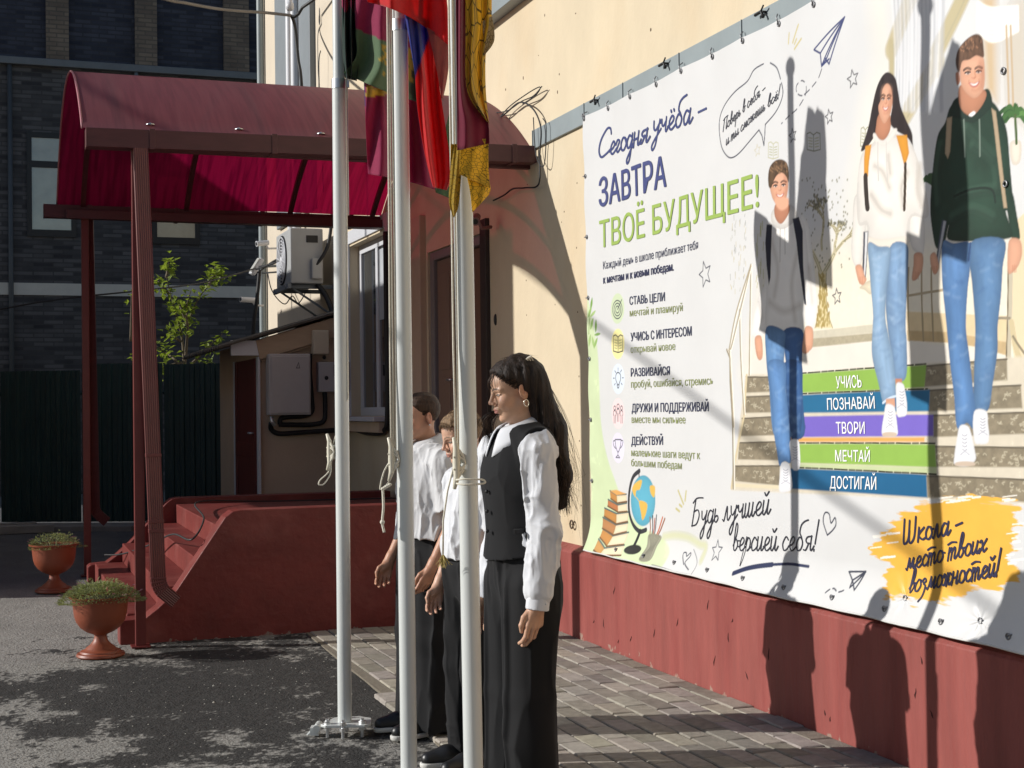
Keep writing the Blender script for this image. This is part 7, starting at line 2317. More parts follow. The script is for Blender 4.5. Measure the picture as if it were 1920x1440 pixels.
def hand_prims(f, wrist, fwd, down, inn, s=1.0, curl=1.0):
    """relaxed hand: fwd = thumb side, down = towards the fingertips, inn = palm side"""
    fwd, down, inn = [np.array(v, float) / np.linalg.norm(v) for v in (fwd, down, inn)]
    W = np.array(wrist, float)
    P = lambda a, b, c: W + (fwd * a + down * b + inn * c) * s
    f.frame()
    f.cone(P(0.000, -0.03, 0), P(0.004, 0.02, 0), 0.0255 * s, 0.025 * s, 0.012)
    kn = [(0.030, 0.076, 0.004), (0.011, 0.082, 0.0), (-0.009, 0.079, 0.001), (-0.027, 0.071, 0.005)]
    for (a, b, c) in kn:
        f.cone(P(a * 0.5, 0.015, 0.001), P(a, b, c), 0.0165 * s, 0.0108 * s, 0.010)
    f.cone(P(0.012, 0.03, 0.010), P(0.022, 0.055, 0.014), 0.016 * s, 0.012 * s, 0.012)
    lens = [(0.040, 0.024, 0.019), (0.044, 0.028, 0.020), (0.041, 0.026, 0.019), (0.033, 0.020, 0.017)]
    base = [0.18, 0.30, 0.42, 0.52]
    for i, (a, b, c) in enumerate(kn):
        p_ = np.array([a, b, c])
        ang = base[i] * curl
        for j, Ln in enumerate(lens[i]):
            q_ = p_ + Ln * np.array([-0.04 * (i - 1.5) * (1 - 0.3 * j) * 0.5, cos(ang), sin(ang)])
            r0, r1 = (0.0098, 0.0088, 0.0080, 0.0068)[j], (0.0098, 0.0088, 0.0080, 0.0066)[j + 1]
            if i == 3:
                r0, r1 = r0 * 0.88, r1 * 0.88
            f.cone(P(*p_), P(*q_), r0 * s, r1 * s, 0.0022)
            p_ = q_
            ang += (0.62, 0.55, 0.4)[j] * curl
    th = [np.array([0.018, 0.022, 0.010]), np.array([0.042, 0.050, 0.016]), np.array([0.046, 0.078, 0.022]), np.array([0.038, 0.100, 0.027])]
    for j, (r0, r1) in enumerate(((0.0145, 0.0108), (0.0108, 0.0095), (0.0098, 0.0075))):
        f.cone(P(*th[j]), P(*th[j + 1]), r0 * s, r1 * s, 0.004)

def to_world(V, loc, yaw):
    R = rotm(yaw)
    return V @ R.T + np.array(loc)
def skin_mat(name):
    return mat(name, (1, 1, 1), rough=0.45, var=0.06, vscale=60, bump=0.12, bscale=300, attr="Col", sss=0.12, spec=0.4)
def cloth_mat(name, col, rough=0.8, bscale=500, spec=0.25, sheen=0.2, var=0.05):
    return mat(name, col, rough=rough, var=var, vscale=8, bump=0.12, bscale=bscale, spec=spec, sheen=sheen)

def folds(P, amp, seed, sx=(9, 9, 3.2)):
    n1 = vnoise(P, np.array(sx, np.float32) * 1.0, seed)
    n2 = vnoise(P[:, [1, 2, 0]], np.array(sx, np.float32)[[1, 2, 0]] * 2.3, seed + 1)
    r = 1 - np.abs(2 * n1 - 1)
    r2 = 1 - np.abs(2 * n2 - 1)
    return -amp * (r ** 3 * 1.2 + 0.5 * r2 ** 3 - 0.45)

def person(cfg):
    s, loc, yaw = cfg["s"], cfg["loc"], cfg["yaw"]
    hy, hp, hr = cfg.get("head", (0, 0.2, 0))
    h = cfg.get("h", 0.003)
    zh = 1.585 * s                                    # head centre height for a 1.69 m figure scaled by s
    hs = cfg.get("hs", 1.0)
    hc = np.array([cfg.get("hx", 0.03), 0, zh + cfg.get("hz", 0)])
    HM = rotm(hy, hp, hr) * hs
    wide = cfg.get("wide", 1.0)
    sh = 0.165 * s * wide                             # shoulder half width
    armL, armR = cfg["armL"], cfg["armR"]             # shoulder, elbow, wrist in body coordinates
    # ---- body: one continuous surface
    f = Field((-0.32, -0.42, -0.02), (0.32, 0.42, 1.78 * s + 0.02), h)
    f.frame(HM / (hs * hs), hc)
    f.M = rotm(hy, hp, hr)
    head_field(f, hs)
    f.frame()
    nb = hc + rotm(hy, hp, hr) @ np.array([-0.022, 0, -0.055]) * hs
    f.cone(nb, (-0.025, 0, 1.385 * s), 0.050 * hs * cfg.get("nk", 1.0), 0.056 * s * cfg.get("nk", 1.0), 0.025)
    f.cone((-0.02, -sh * 0.75, 1.35 * s), (-0.02, sh * 0.75, 1.35 * s), 0.05 * s, 0.05 * s, 0.03)
    f.ell((-0.01, 0, 1.20 * s), (0.085 * s, 0.135 * s * wide, 0.18 * s), 0.04)
    f.ell((-0.01, 0, 0.98 * s), (0.085 * s, 0.125 * s, 0.16 * s), 0.05)
    for sg in (1, -1):
        f.cone((0, sg * 0.085 * s, 0.90 * s), (0.005, sg * 0.09 * s, 0.48 * s), 0.075 * s, 0.055 * s, 0.03)
        f.cone((0.005, sg * 0.09 * s, 0.48 * s), (-0.01, sg * 0.09 * s, 0.09 * s), 0.052 * s, 0.036 * s, 0.02)
        f.cone((-0.01, sg * 0.09 * s, 0.07 * s), (0.10, sg * 0.10 * s, 0.04), 0.034, 0.028, 0.02)
    for (A, E, Wp), sg in ((armL, 1), (armR, -1)):
        A, E, Wp = np.array(A), np.array(E), np.array(Wp)
        f.cone(A, E, 0.044 * s, 0.037 * s, 0.02)
        f.cone(E, Wp, 0.037 * s, 0.0255 * s, 0.01, sc=(1, 1, 1))
        dn = (Wp - E) / np.linalg.norm(Wp - E)
        dn = dn + np.array([0.0, 0, -0.25])
        inn = np.array(cfg.get("palm", (0.15, -1, 0))) * np.array([1, sg, 1])
        fw_ = np.array([1.0, 0, 0]) - dn * 0
        dn = dn / np.linalg.norm(dn)
        fw_ = fw_ - dn * fw_.dot(dn)
        inn = inn - dn * inn.dot(dn)
        fw_ = fw_ - inn * (fw_.dot(inn) / inn.dot(inn))
        hand_prims(f, Wp, fw_, dn, inn, s=0.98 * s * cfg.get("hand", 1.0), curl=cfg.get("curl", 1.0))
    V, Q = f.mesh()
    HL = (V - hc) @ rotm(hy, hp, hr) / hs
    col = head_colour(HL, cfg["skin"], cfg["lip"], cfg["brow"])
    arm_m = np.exp(-np.clip(V[:, 2] - 0.80 * s, 0, 9) / 0.05)[:, None]
    col = col * (1 - 0.25 * arm_m) + np.array(cfg["skin"]) * np.array([1.0, 0.80, 0.74]) * 0.25 * arm_m
    P = npmesh("person", to_world(V, loc, yaw), Q, skin_mat("skin"), col=col)
    tag(P, cfg["label"], "person", "students standing in line")
    P.data.set_sharp_from_angle(angle=radians(80))
    def part(name, fld, m, smooth=True, parent=None):
        v, q = fld.mesh()
        return npmesh(name, to_world(v, loc, yaw), q, m, parent or P)
    return P, hc, rotm(hy, hp, hr), hs, part
def head_field(f, hs):
    """head primitives scaled by hs, written in the head frame already set on f"""
    if abs(hs - 1) < 1e-3:
        return head_prims(f)
    class W:
        h = f.h
        def ell(_, c, r, k=0.01, op='add', R=None):
            f.ell(np.array(c) * hs, np.array(r) * hs, k * hs, op, R)
        def cone(_, a, b, ra, rb, k=0.01, op='add', sc=(1, 1, 1)):
            f.cone(np.array(a) * hs, np.array(b) * hs, ra * hs, rb * hs, k * hs, op, sc)
    return head_prims(W())

def strands(name, roots, m, loc, yaw, parent, r=0.0011):
    mb = MB()
    for pts, rr in roots:
        C = catmull(pts, 4)
        n_ = len(C)
        mb.tube([tuple(p_) for p_ in C], [rr * (1 - 0.75 * (i / (n_ - 1)) ** 2) for i in range(n_)], 3, caps=False)
    V = to_world(np.array(mb.v), loc, yaw)
    mb.v = [tuple(v) for v in V]
    return obj(name, mb, m, parent, smooth=True)
def hair_mat(name, c1, c2, rough=0.38):
    m = mat(name, c1, rough=rough, var=0.4, vscale=5, stretch=(40, 40, 3), col2=c2, bump=0.5, bscale=8, spec=0.25, c2lo=0.42, c2hi=0.62)
    return m
def collar_band(part_parent, m, loc, yaw, zc, ri, ro, drop, s, gap=0.35, tilt=0.25, cx=-0.02):
    mb = MB()
    P_ = []
    n_ = 36
    for i in range(n_ + 1):
        a = gap * 0.5 + (2 * pi - gap) * i / n_            # 0 is straight ahead
        fr = max(0, cos(a))
        edge = 1 if i in (0, n_) else 0
        zt = zc - tilt * ri * cos(a)
        rows = []
        for k in range(6):
            t = k / 5
            r_ = ri + (ro - ri) * t ** 0.7
            z_ = zt - drop * (t ** 1.5) * (1 + 0.8 * fr ** 3)
            rows.append((cx + r_ * cos(a) * (1 + 0.10 * fr), r_ * sin(a), z_))
        P_.append(rows)
    inner = [[(cx + (p_[0] - cx) * 0.93, p_[1] * 0.93, p_[2] - 0.002) for p_ in row] for row in P_]
    base = len(mb.v)
    mb.grid(P_)
    mb.v = [tuple(v) for v in to_world(np.array(mb.v), loc, yaw)]
    o = obj("collar", mb, m, part_parent, smooth=True)
    sd = o.modifiers.new("thick", 'SOLIDIFY')
    sd.thickness = 0.004
    return o
def torso_field(f, s, wide, r=0.0, belly=0.0):
    sh = 0.165 * s * wide
    f.cone((-0.02, -sh * 0.80, 1.362 * s), (-0.02, sh * 0.80, 1.362 * s), 0.050 * s + r, 0.050 * s + r, 0.0)
    f.cone((-0.02, -0.04 * s, 1.385 * s), (-0.02, 0.04 * s, 1.385 * s), 0.055 * s + r, 0.055 * s + r, 0.04)
    f.ell((0.004, 0, 1.24 * s), (0.105 * s + r, 0.150 * s * wide + r, 0.165 * s + r), 0.05)
    f.ell((0.000, 0, 1.06 * s), (0.098 * s + r + belly, 0.135 * s * wide + r, 0.16 * s + r), 0.06)
    f.ell((0.000, 0, 0.93 * s), (0.105 * s + r + belly * 0.6, 0.150 * s + r, 0.12 * s + r), 0.05)
    return f
BLACKT = cloth_mat("black_trouser_cloth", (0.010, 0.010, 0.011), rough=0.8, sheen=0.06, spec=0.2)
CHAR = cloth_mat("charcoal_vest_cloth", (0.010, 0.010, 0.011), rough=0.85, sheen=0.06, spec=0.2)
WHITEC = cloth_mat("white_shirt_cloth", (0.64, 0.65, 0.68), rough=0.75, spec=0.2)
PIQUE = cloth_mat("white_knit_cloth", (0.60, 0.60, 0.61), rough=0.9, bscale=260, spec=0.15)
SHOEB = mat("black_shoe_leather", (0.014, 0.014, 0.015), rough=0.4, var=0.15, bump=0.1, bscale=120)
SOLE = mat("white_rubber_sole", (0.62, 0.61, 0.57), rough=0.6, var=0.1)
SKIN = (0.50, 0.285, 0.185)
def shoes(part, P, loc, yaw, s, spread=0.09, xo=0.0, splay=0.12):
    for sg in (1, -1):
        f = Field((-0.14, -0.32, -0.01), (0.30, 0.32, 0.16), 0.004)
        y = sg * spread * s
        f.frame(rotm(sg * splay), (xo, y, 0))
        f.cone((-0.05, 0, 0.055), (-0.04, 0, 0.075), 0.040, 0.036, 0.02)
        f.cone((-0.045, 0, 0.045), (0.06, 0, 0.046), 0.036, 0.040, 0.02)
        f.cone((0.06, 0, 0.042), (0.140, 0.0, 0.036), 0.042, 0.030, 0.02)
        f.half((0, 0, 0.020), (0, 0, -1), (-0.2, -0.2, -0.05), (0.3, 0.2, 0.1))
        so_ = part("shoe", f, SHOEB)
        f = Field((-0.14, -0.32, -0.012), (0.30, 0.32, 0.06), 0.004)
        f.frame(rotm(sg * splay), (xo, y, 0))
        f.cone((-0.045, 0, 0.016), (0.06, 0, 0.016), 0.041, 0.046, 0.01)
        f.cone((0.06, 0, 0.016), (0.142, 0, 0.016), 0.046, 0.034, 0.01)
        f.half((0, 0, 0.024), (0, 0, 1), (-0.2, -0.2, -0.05), (0.3, 0.2, 0.1))
        f.half((0, 0, 0.002), (0, 0, -1), (-0.2, -0.2, -0.05), (0.3, 0.2, 0.1))
        part("sole", f, SOLE, parent=so_)
# ------------------------------------------------------------------ the older girl in the black vest
def older_girl():
    s = 1.0
    loc, yaw = (-1.730, 4.795, 0.0), pi + 0.10
    aL = ((0.002, 0.170, 1.345), (-0.012, 0.197, 1.065), (0.022, 0.190, 0.815))
    aR = ((0.0, -0.170, 1.345), (-0.02, -0.200, 1.065), (0.04, -0.195, 0.815))
    cfg = dict(s=s, loc=loc, yaw=yaw, head=(-0.20, 0.22, 0.0), hx=0.004, hz=-0.032, hs=0.90, h=0.0028, armL=aL, armR=aR, skin=(0.55, 0.335, 0.225), lip=(0.42, 0.165, 0.14), brow=(0.035, 0.022, 0.018), nk=0.92,
               label="person in a black vest over a white shirt, long dark half-up hair, facing left", palm=(0.25, -1, 0), curl=0.8)
    P, hc, HR, hs, part = person(cfg)
    H = lambda x, y, z: tuple(hc + HR @ (np.array([x, y, z]) * hs))
    # shirt with long sleeves
    f = Field((-0.32, -0.36, 0.80), (0.24, 0.36, 1.50), 0.0045)
    torso_field(f, s, 0.97, 0.004)
    for (A, E, W_) in (aL, aR):
        A, E, W_ = np.array(A), np.array(E), np.array(W_)
        f.cone(A + np.array([0, 0, -0.005]), E, 0.058, 0.050, 0.018)
        f.cone(E, E + (W_ - E) * 0.80, 0.050, 0.046, 0.012)
    f.half((0, 0, 1.02), (0, 0, -1), (-0.2, -0.135, 0.6), (0.2, 0.135, 1.10))
    f.disp(lambda p_: (folds(p_, 0.013, 5, (9, 9, 5.0)) + folds(p_, 0.007, 105, (20, 20, 8.0))) * np.clip((np.abs(p_[:, 1]) - 0.10) / 0.06, 0.25, 1))
    shirt = part("shirt", f, WHITEC)
    for (A, E, W_), sg in ((aL, 1), (aR, -1)):
        E, W_ = np.array(E), np.array(W_)
        d = (W_ - E) / np.linalg.norm(W_ - E)
        f = Field(W_ - 0.12, W_ + 0.12, 0.003)
        f.cone(W_ - d * 0.075, W_ + d * 0.012, 0.042, 0.041, 0.0, sc=(1, 1, 1))
        f.half(W_ + d * 0.018, d, W_ - 0.2, W_ + 0.2)
        f.half(W_ - d * 0.072, -d, W_ - 0.2, W_ + 0.2)
        f.cone(W_ - d * 0.02, W_ + d * 0.06, 0.036, 0.036, 0.0, 'sub')
        f.disp(lambda p_: folds(p_, 0.004, 15, (16, 16, 6)))
        cf = part("cuff", f, WHITEC, parent=shirt)
    c_ = np.array(aL[2]) + np.array([-0.012, 0.039, -0.03])
    for dz in (0.035,):
        b = MB()
        w_ = to_world(np.array([c_ + np.array([0.0, 0.0, dz])]), loc, yaw)[0]
        b.sphere(tuple(w_), 0.0055, 8)
        obj("button", b, WHITEC, shirt, smooth=True)
    collar_band(shirt, WHITEC, loc, yaw, 1.452, 0.056, 0.112, 0.062, s, gap=0.45, tilt=0.40, cx=-0.006)
    # vest: deep V at the front, armholes, pointed hem
    f = Field((-0.24, -0.28, 0.84), (0.24, 0.28, 1.48), 0.0042)
    torso_field(f, s, 0.97, 0.014)
    for (A, E, W_) in (aL, aR):
        A, E = np.array(A), np.array(E)
        sg = 1 if A[1] > 0 else -1
        f.cone(A + np.array([0.0, sg * 0.022, 0.03]), A + (E - A) * 0.45 + np.array([0, sg * 0.014, 0]), 0.066, 0.070, 0.012, 'sub')
    f.ell((-0.008, 0, 1.470), (0.100, 0.095, 0.085), 0.010, 'sub')
    for sg in (1, -1):
        f.cone((0.12, 0.0, 1.42), (0.14, 0.0, 1.30), 0.060, 0.012, 0.008, 'sub')
    f.half((0.0, 0, 0.985), (-0.25, 0, -1), (-0.3, -0.3, 0.6), (0.3, 0.3, 1.1))
    f.disp(lambda p_: folds(p_, 0.005, 25, (7, 7, 3)))
    vest = part("vest", f, CHAR)
    mb = MB()
    W1 = lambda pts: [tuple(q) for q in to_world(np.array(pts), loc, yaw)]
    for z in (1.20, 1.13, 1.06):
        mb.sphere(W1([(0.128, 0.012, z)])[0], 0.007, 8)
    obj("vest_buttons", mb, black, vest, smooth=True)
    mb = MB()
    mb.obox(W1([(0.055, 0.138, 1.065)])[0], to_world(np.array([(0.82, 0.57, 0.05)]), (0, 0, 0), yaw)[0] / 1.0, to_world(np.array([(-0.57, 0.82, 0)]), (0, 0, 0), yaw)[0], (0, 0, 1), 0.05, 0.006, 0.008)
    obj("welt_pocket", mb, CHAR, vest, bevel=0.002)
    # wide trousers
    f = Field((-0.28, -0.34, 0.0), (0.28, 0.34, 1.08), 0.005)
    f.ell((-0.005, 0, 0.99), (0.098, 0.132, 0.075), 0.0)
    f.ell((-0.018, 0, 0.90), (0.116, 0.150, 0.14), 0.05)
    for sg in (1, -1):
        f.cone((-0.008, sg * 0.078, 0.86), (0.006, sg * 0.086, 0.48), 0.102, 0.086, 0.025)
        f.cone((0.006, sg * 0.086, 0.48), (-0.004, sg * 0.094, 0.045), 0.086, 0.090, 0.012)
    def tf(p_):
        d = folds(p_, 0.014, 33, (8, 8, 1.5))
        a = np.arctan2(p_[:, 0], np.abs(p_[:, 1]) - 0.09)
        crease = np.exp(-((a - pi / 2) / 0.10) ** 2) * np.clip((0.95 - p_[:, 2]) / 0.2, 0, 1)
        pleat = np.exp(-((np.abs(p_[:, 1]) - 0.055) / 0.010) ** 2) * np.clip((p_[:, 2] - 0.72) / 0.2, 0, 1) * (p_[:, 0] > 0)
        return d - 0.012 * crease + 0.006 * pleat
    f.disp(tf)
    f.half((0, 0, 0.03), (0, 0, -1), (-0.4, -0.4, -0.2), (0.4, 0.4, 0.3))
    tr = part("trousers", f, BLACKT)
    shoes(part, P, loc, yaw, s, 0.09, 0.02)
    # ---- hair: crown swept back, long fall down the back
    hm = hair_mat("dark_brown_hair", (0.014, 0.009, 0.007), (0.034, 0.021, 0.015), 0.5)
    lo, hi = hc - np.array([0.34, 0.22, 0.56]), hc + np.array([0.20, 0.22, 0.24])
    f = Field(lo, hi, 0.004)
    f.frame(HR, hc)
    S_ = lambda v: tuple(np.array(v) * hs)
    f.ell(S_((-0.024, 0, 0.046)), S_((0.094, 0.081, 0.090)), 0.0)
    f.ell(S_((0.025, 0, 0.070)), S_((0.068, 0.072, 0.062)), 0.02)
    f.ell(S_((-0.045, 0, 0.088)), S_((0.058, 0.052, 0.054)), 0.03)
    # clear the face
    f.half(S_((0.050, 0, 0.055)), (0.80, 0, -0.60), (-0.3, -0.3, -0.4), (0.3, 0.3, 0.3), 0.012)
    f.ell(S_((0.078, 0, -0.045)), S_((0.088, 0.12, 0.096)), 0.008, 'sub')
    for sg in (1, -1):
        f.ell(S_((0.010, sg * 0.088, -0.012)), S_((0.032, 0.030, 0.040)), 0.008, 'sub')
    f.frame()
    B = hc
    for sg, yy in ((0, 0.0), (1, 0.045), (-1, -0.045)):
        f.cone(B + np.array([-0.050, yy * 0.8, 0.045]), B + np.array([-0.112, yy * 1.25, -0.14]), 0.052, 0.054, 0.04)
        f.cone(B + np.array([-0.112, yy * 1.25, -0.14]), B + np.array([-0.138, yy * 1.25 + 0.01, -0.30]), 0.054, 0.046, 0.03)
        f.cone(B + np.array([-0.138, yy * 1.25 + 0.01, -0.30]), B + np.array([-0.140, yy * 1.0 + 0.02, -0.40]), 0.046, 0.024, 0.02)
    f.disp(lambda p_: -0.004 * (vnoise(p_, np.array([70, 70, 5.0]), 51) - 0.5) * 2 - 0.003 * (vnoise(p_, np.array([22, 22, 3.0]), 52) - 0.5) * 2)
    hair = part("hair", f, hm)
    rng = random.Random(31)
    R = []
    for k in range(900):
        a = rng.uniform(-1, 1)
        yy = a * 0.088
        st_ = B + np.array([-0.045 - rng.random() * 0.03, yy * 0.6, 0.085 + rng.uniform(-0.05, 0.03) - 0.04 * a * a])
        out = rng.uniform(0.012, 0.040)
        m0 = B + np.array([-0.078 - out * 0.8 + 0.03 * a * a, yy * 0.95, 0.0])
        m1 = B + np.array([-0.112 - out * 0.9 + 0.09 * abs(a) ** 2 * 0.5, yy * 1.15, -0.14 + rng.uniform(-0.03, 0.03)])
        m2 = B + np.array([-0.136 - out * 0.8 + 0.03 * abs(a), yy * 1.2 + rng.gauss(0.01, 0.014), -0.29]) + np.array([rng.gauss(0, 0.007), 0, 0])
        e_ = B + np.array([-0.142 - rng.uniform(-0.055, 0.045), yy * 1.1 + rng.gauss(0.015, 0.02), -0.42 + rng.uniform(-0.03, 0.08)])
        w_ = 0.006 * sin(k * 0.7)
        m15 = (m1 + m2) / 2 + np.array([-0.004 + w_, 0.004 * cos(k), 0])
        m25 = (m2 + e_) / 2 + np.array([-w_ * 1.3, 0.005 * sin(k * 1.3), 0])
        R.append(([st_, m0, m1, m15, m2, m25, e_], rng.uniform(0.0009, 0.0017)))
    for k in range(90):          # side locks in front of and behind the ear
        sg = rng.choice((1, 1, -1))
        st_ = np.array(H(-0.03 + rng.uniform(-0.03, 0.03), sg * 0.074, 0.075 + rng.uniform(-0.03, 0.03)))
        m1 = np.array(H(-0.065 + rng.uniform(-0.01, 0.01), sg * 0.086, 0.0))
        m2 = B + np.array([-0.085 + rng.uniform(-0.03, 0.03), sg * 0.082, -0.16])
        e_ = B + np.array([-0.125 + rng.uniform(-0.04, 0.04), sg * 0.085, -0.36 + rng.uniform(-0.08, 0.06)])
        R.append(([st_, m1, m2, e_], rng.uniform(0.0008, 0.0014)))
    for k in range(420):         # swept back from the hairline to the clip
        y0 = rng.uniform(-1, 1)
        z0 = 0.092 - 0.055 * abs(y0) ** 2 + rng.uniform(-0.006, 0.006)
        x0 = 0.070 - 0.050 * abs(y0) ** 1.6
        st_ = np.array(H(x0, y0 * 0.070, z0))
        m1 = np.array(H(0.010 - 0.03 * abs(y0), y0 * 0.072, 0.124 - 0.045 * abs(y0) ** 2 + rng.uniform(-0.004, 0.008)))
        e_ = np.array(H(-0.085, y0 * 0.035, 0.120 + rng.uniform(-0.02, 0.012)))
        R.append(([st_, m1, e_], rng.uniform(0.0009, 0.0016)))
    for k in range(260):         # soft edge of the hairline from the brow to the ear
        sg = 1 if k % 3 else -1
        t = rng.random()
        e0 = np.array([0.074, 0.040, 0.088]) * (1 - t) ** 2 + 2 * t * (1 - t) * np.array([0.060, 0.076, 0.060]) + t * t * np.array([0.016, 0.080, 0.020])
        e0 = e0 + np.array([rng.uniform(-0.004, 0.008), 0.001, rng.uniform(-0.008, 0.004)])
        e1 = e0 + np.array([-0.030, 0.008 * (1 - t), 0.016 - 0.012 * t])
        e2 = e1 + np.array([-0.045, -0.004 + 0.008 * t, 0.012 - 0.020 * t])
        R.append(([np.array(H(e0[0], sg * e0[1], e0[2])), np.array(H(e1[0], sg * e1[1], e1[2])), np.array(H(e2[0], sg * e2[1], e2[2]))], rng.uniform(0.0006, 0.0011)))
    for k in range(46):          # flyaways
        a = rng.uniform(-1, 1)
        st_ = B + np.array([-0.10, a * 0.06, 0.05])
        m1 = B + np.array([-0.16 + rng.gauss(0, 0.02), a * 0.10, -0.12])
        m2 = B + np.array([-0.215 + rng.gauss(0, 0.02), a * 0.12, -0.30])
        e_ = B + np.array([-0.18 + rng.gauss(0, 0.04), a * 0.12 + 0.02, -0.40 + rng.gauss(0, 0.05)])
        R.append(([st_, m1, m2, e_], 0.0006))
    for k in range(26):
        a = rng.uniform(-0.8, 0.8)
        R.append(([np.array(H(0.03 - 0.05 * rng.random(), a * 0.06, 0.112)), np.array(H(-0.02 + rng.gauss(0, 0.02), a * 0.07, 0.134 + rng.uniform(0, 0.010))), np.array(H(-0.075 + rng.gauss(0, 0.02), a * 0.05, 0.122 + rng.uniform(-0.01, 0.012)))], 0.0006))
    for k in range(22):          # wisps over the forehead
        y0 = rng.uniform(-0.02, 0.05)
        R.append(([np.array(H(0.072, y0, 0.092)), np.array(H(0.098 + rng.uniform(-0.004, 0.006), y0 + rng.uniform(-0.004, 0.008), 0.055)), np.array(H(0.094 + rng.uniform(-0.006, 0.004), y0 + rng.uniform(-0.006, 0.016), 0.018 + rng.uniform(-0.02, 0.012)))], 0.0007))
    for k in range(120):         # far-side lock hanging in front of the shoulder
        st_ = np.array(H(-0.02, -0.078, 0.05))
        m1 = np.array(H(0.015 + rng.gauss(0, 0.008), -0.092, -0.04))
        m2 = B + np.array([0.060 + rng.gauss(0, 0.014), -0.105, -0.10])
        e_ = B + np.array([0.045 + rng.gauss(0, 0.016), -0.12, -0.185 + rng.gauss(0, 0.02)])
        R.append(([st_, m1, m2, e_], 0.0010))
    sunlit_hair = hair_mat("sunlit_brown_hair", (0.055, 0.033, 0.021), (0.115, 0.070, 0.046), 0.42)  # lighter brown paints sunlit highlights into part of the strands
    rng.shuffle(R)
    cut = int(len(R) * 0.42)
    strands("hair_strands", R[cut:], hm, loc, yaw, hair)
    strands("sunlit_strands", [(q_, r_ * 0.9) for q_, r_ in R[:cut]], sunlit_hair, loc, yaw, hair)
    # claw clip, hoop earring
    cp = mat("pearl_clip", (0.62, 0.58, 0.48), rough=0.3, var=0.1)
    mb = MB()
    q = np.array(H(-0.075, 0.046, 0.108))
    ax = HR @ np.array([0.3, 0.2, 0.93])
    ay = HR @ np.array([0.95, 0, -0.3])
    an = np.cross(ax, ay)
    for t in (-1, 0, 1):
        mb.obox(q + ay * 0.006 * t * 1.4, ax, ay, an, 0.012, 0.0024, 0.007)
    mb.obox(q + ax * 0.012, ay, ax, an, 0.012, 0.003, 0.007)
    mb.obox(q - ax * 0.012, ay, ax, an, 0.010, 0.003, 0.006)
    mb.v = [tuple(v) for v in to_world(np.array(mb.v), loc, yaw)]
    obj("hair_clip", mb, cp, P, bevel=0.001)
    mb = MB()
    q = np.array(H(-0.012, 0.083, -0.050))
    mb.tube([tuple(q + HR @ np.array([0.009 * cos(t) , 0.003 * cos(t), 0.012 * sin(t)])) for t in np.linspace(0, 2 * pi, 20)], 0.0019, 6)
    mb.v = [tuple(v) for v in to_world(np.array(mb.v), loc, yaw)]
    obj("hoop_earring", mb, mat("silver_hoop", (0.75, 0.70, 0.62), rough=0.2, metal=0.9), P, smooth=True)
older_girl()

def short_sleeves(part, s, arms, torso_r, m, seed, fr=0.52, zlow=0.9, wide=1.0, untucked=None, belly=0.0):
    f = Field((-0.30, -0.36, 0.75 * s), (0.26, 0.36, 1.50 * s), 0.0045)
    torso_field(f, s, wide, torso_r, belly)
    if untucked:
        f.cone((0.0, 0, 1.05 * s), (0.0, 0, untucked), 0.11 * s, 0.118 * s, 0.04, sc=(1, 1.32, 1))
    f.half((0, 0, untucked if untucked else zlow * s), (0, 0, -1), (-0.4, -0.4, 0.4), (0.4, 0.4, (untucked or zlow * s) + 0.08))
    g = Field((-0.30, -0.36, 0.75 * s), (0.26, 0.36, 1.50 * s), 0.0045)
    for (A, E, W_) in arms:
        A, E = np.array(A), np.array(E)
        d = (E - A) / np.linalg.norm(E - A)
        Q_ = A + (E - A) * fr * 1.45
        g.cone(A + np.array([0, 0, -0.004]), Q_ + d * 0.05, 0.066 * s, 0.067 * s, 0.0)
        g.half(Q_, d, Q_ - 0.12, Q_ + 0.12)
        g.cone(Q_ - d * 0.06, Q_ + d * 0.1, 0.050 * s, 0.060 * s, 0.0, 'sub')
    k_ = 0.02
    hh = np.clip(0.5 + 0.5 * (f.D - g.D) / k_, 0, 1)
    f.D = f.D * (1 - hh) + g.D * hh - k_ * hh * (1 - hh)
    f.disp(lambda p_: folds(p_, 0.011, seed, (9, 9, 4.0)) + folds(p_, 0.006, seed + 100, (20, 20, 8.0)))
    return part("shirt", f, m)
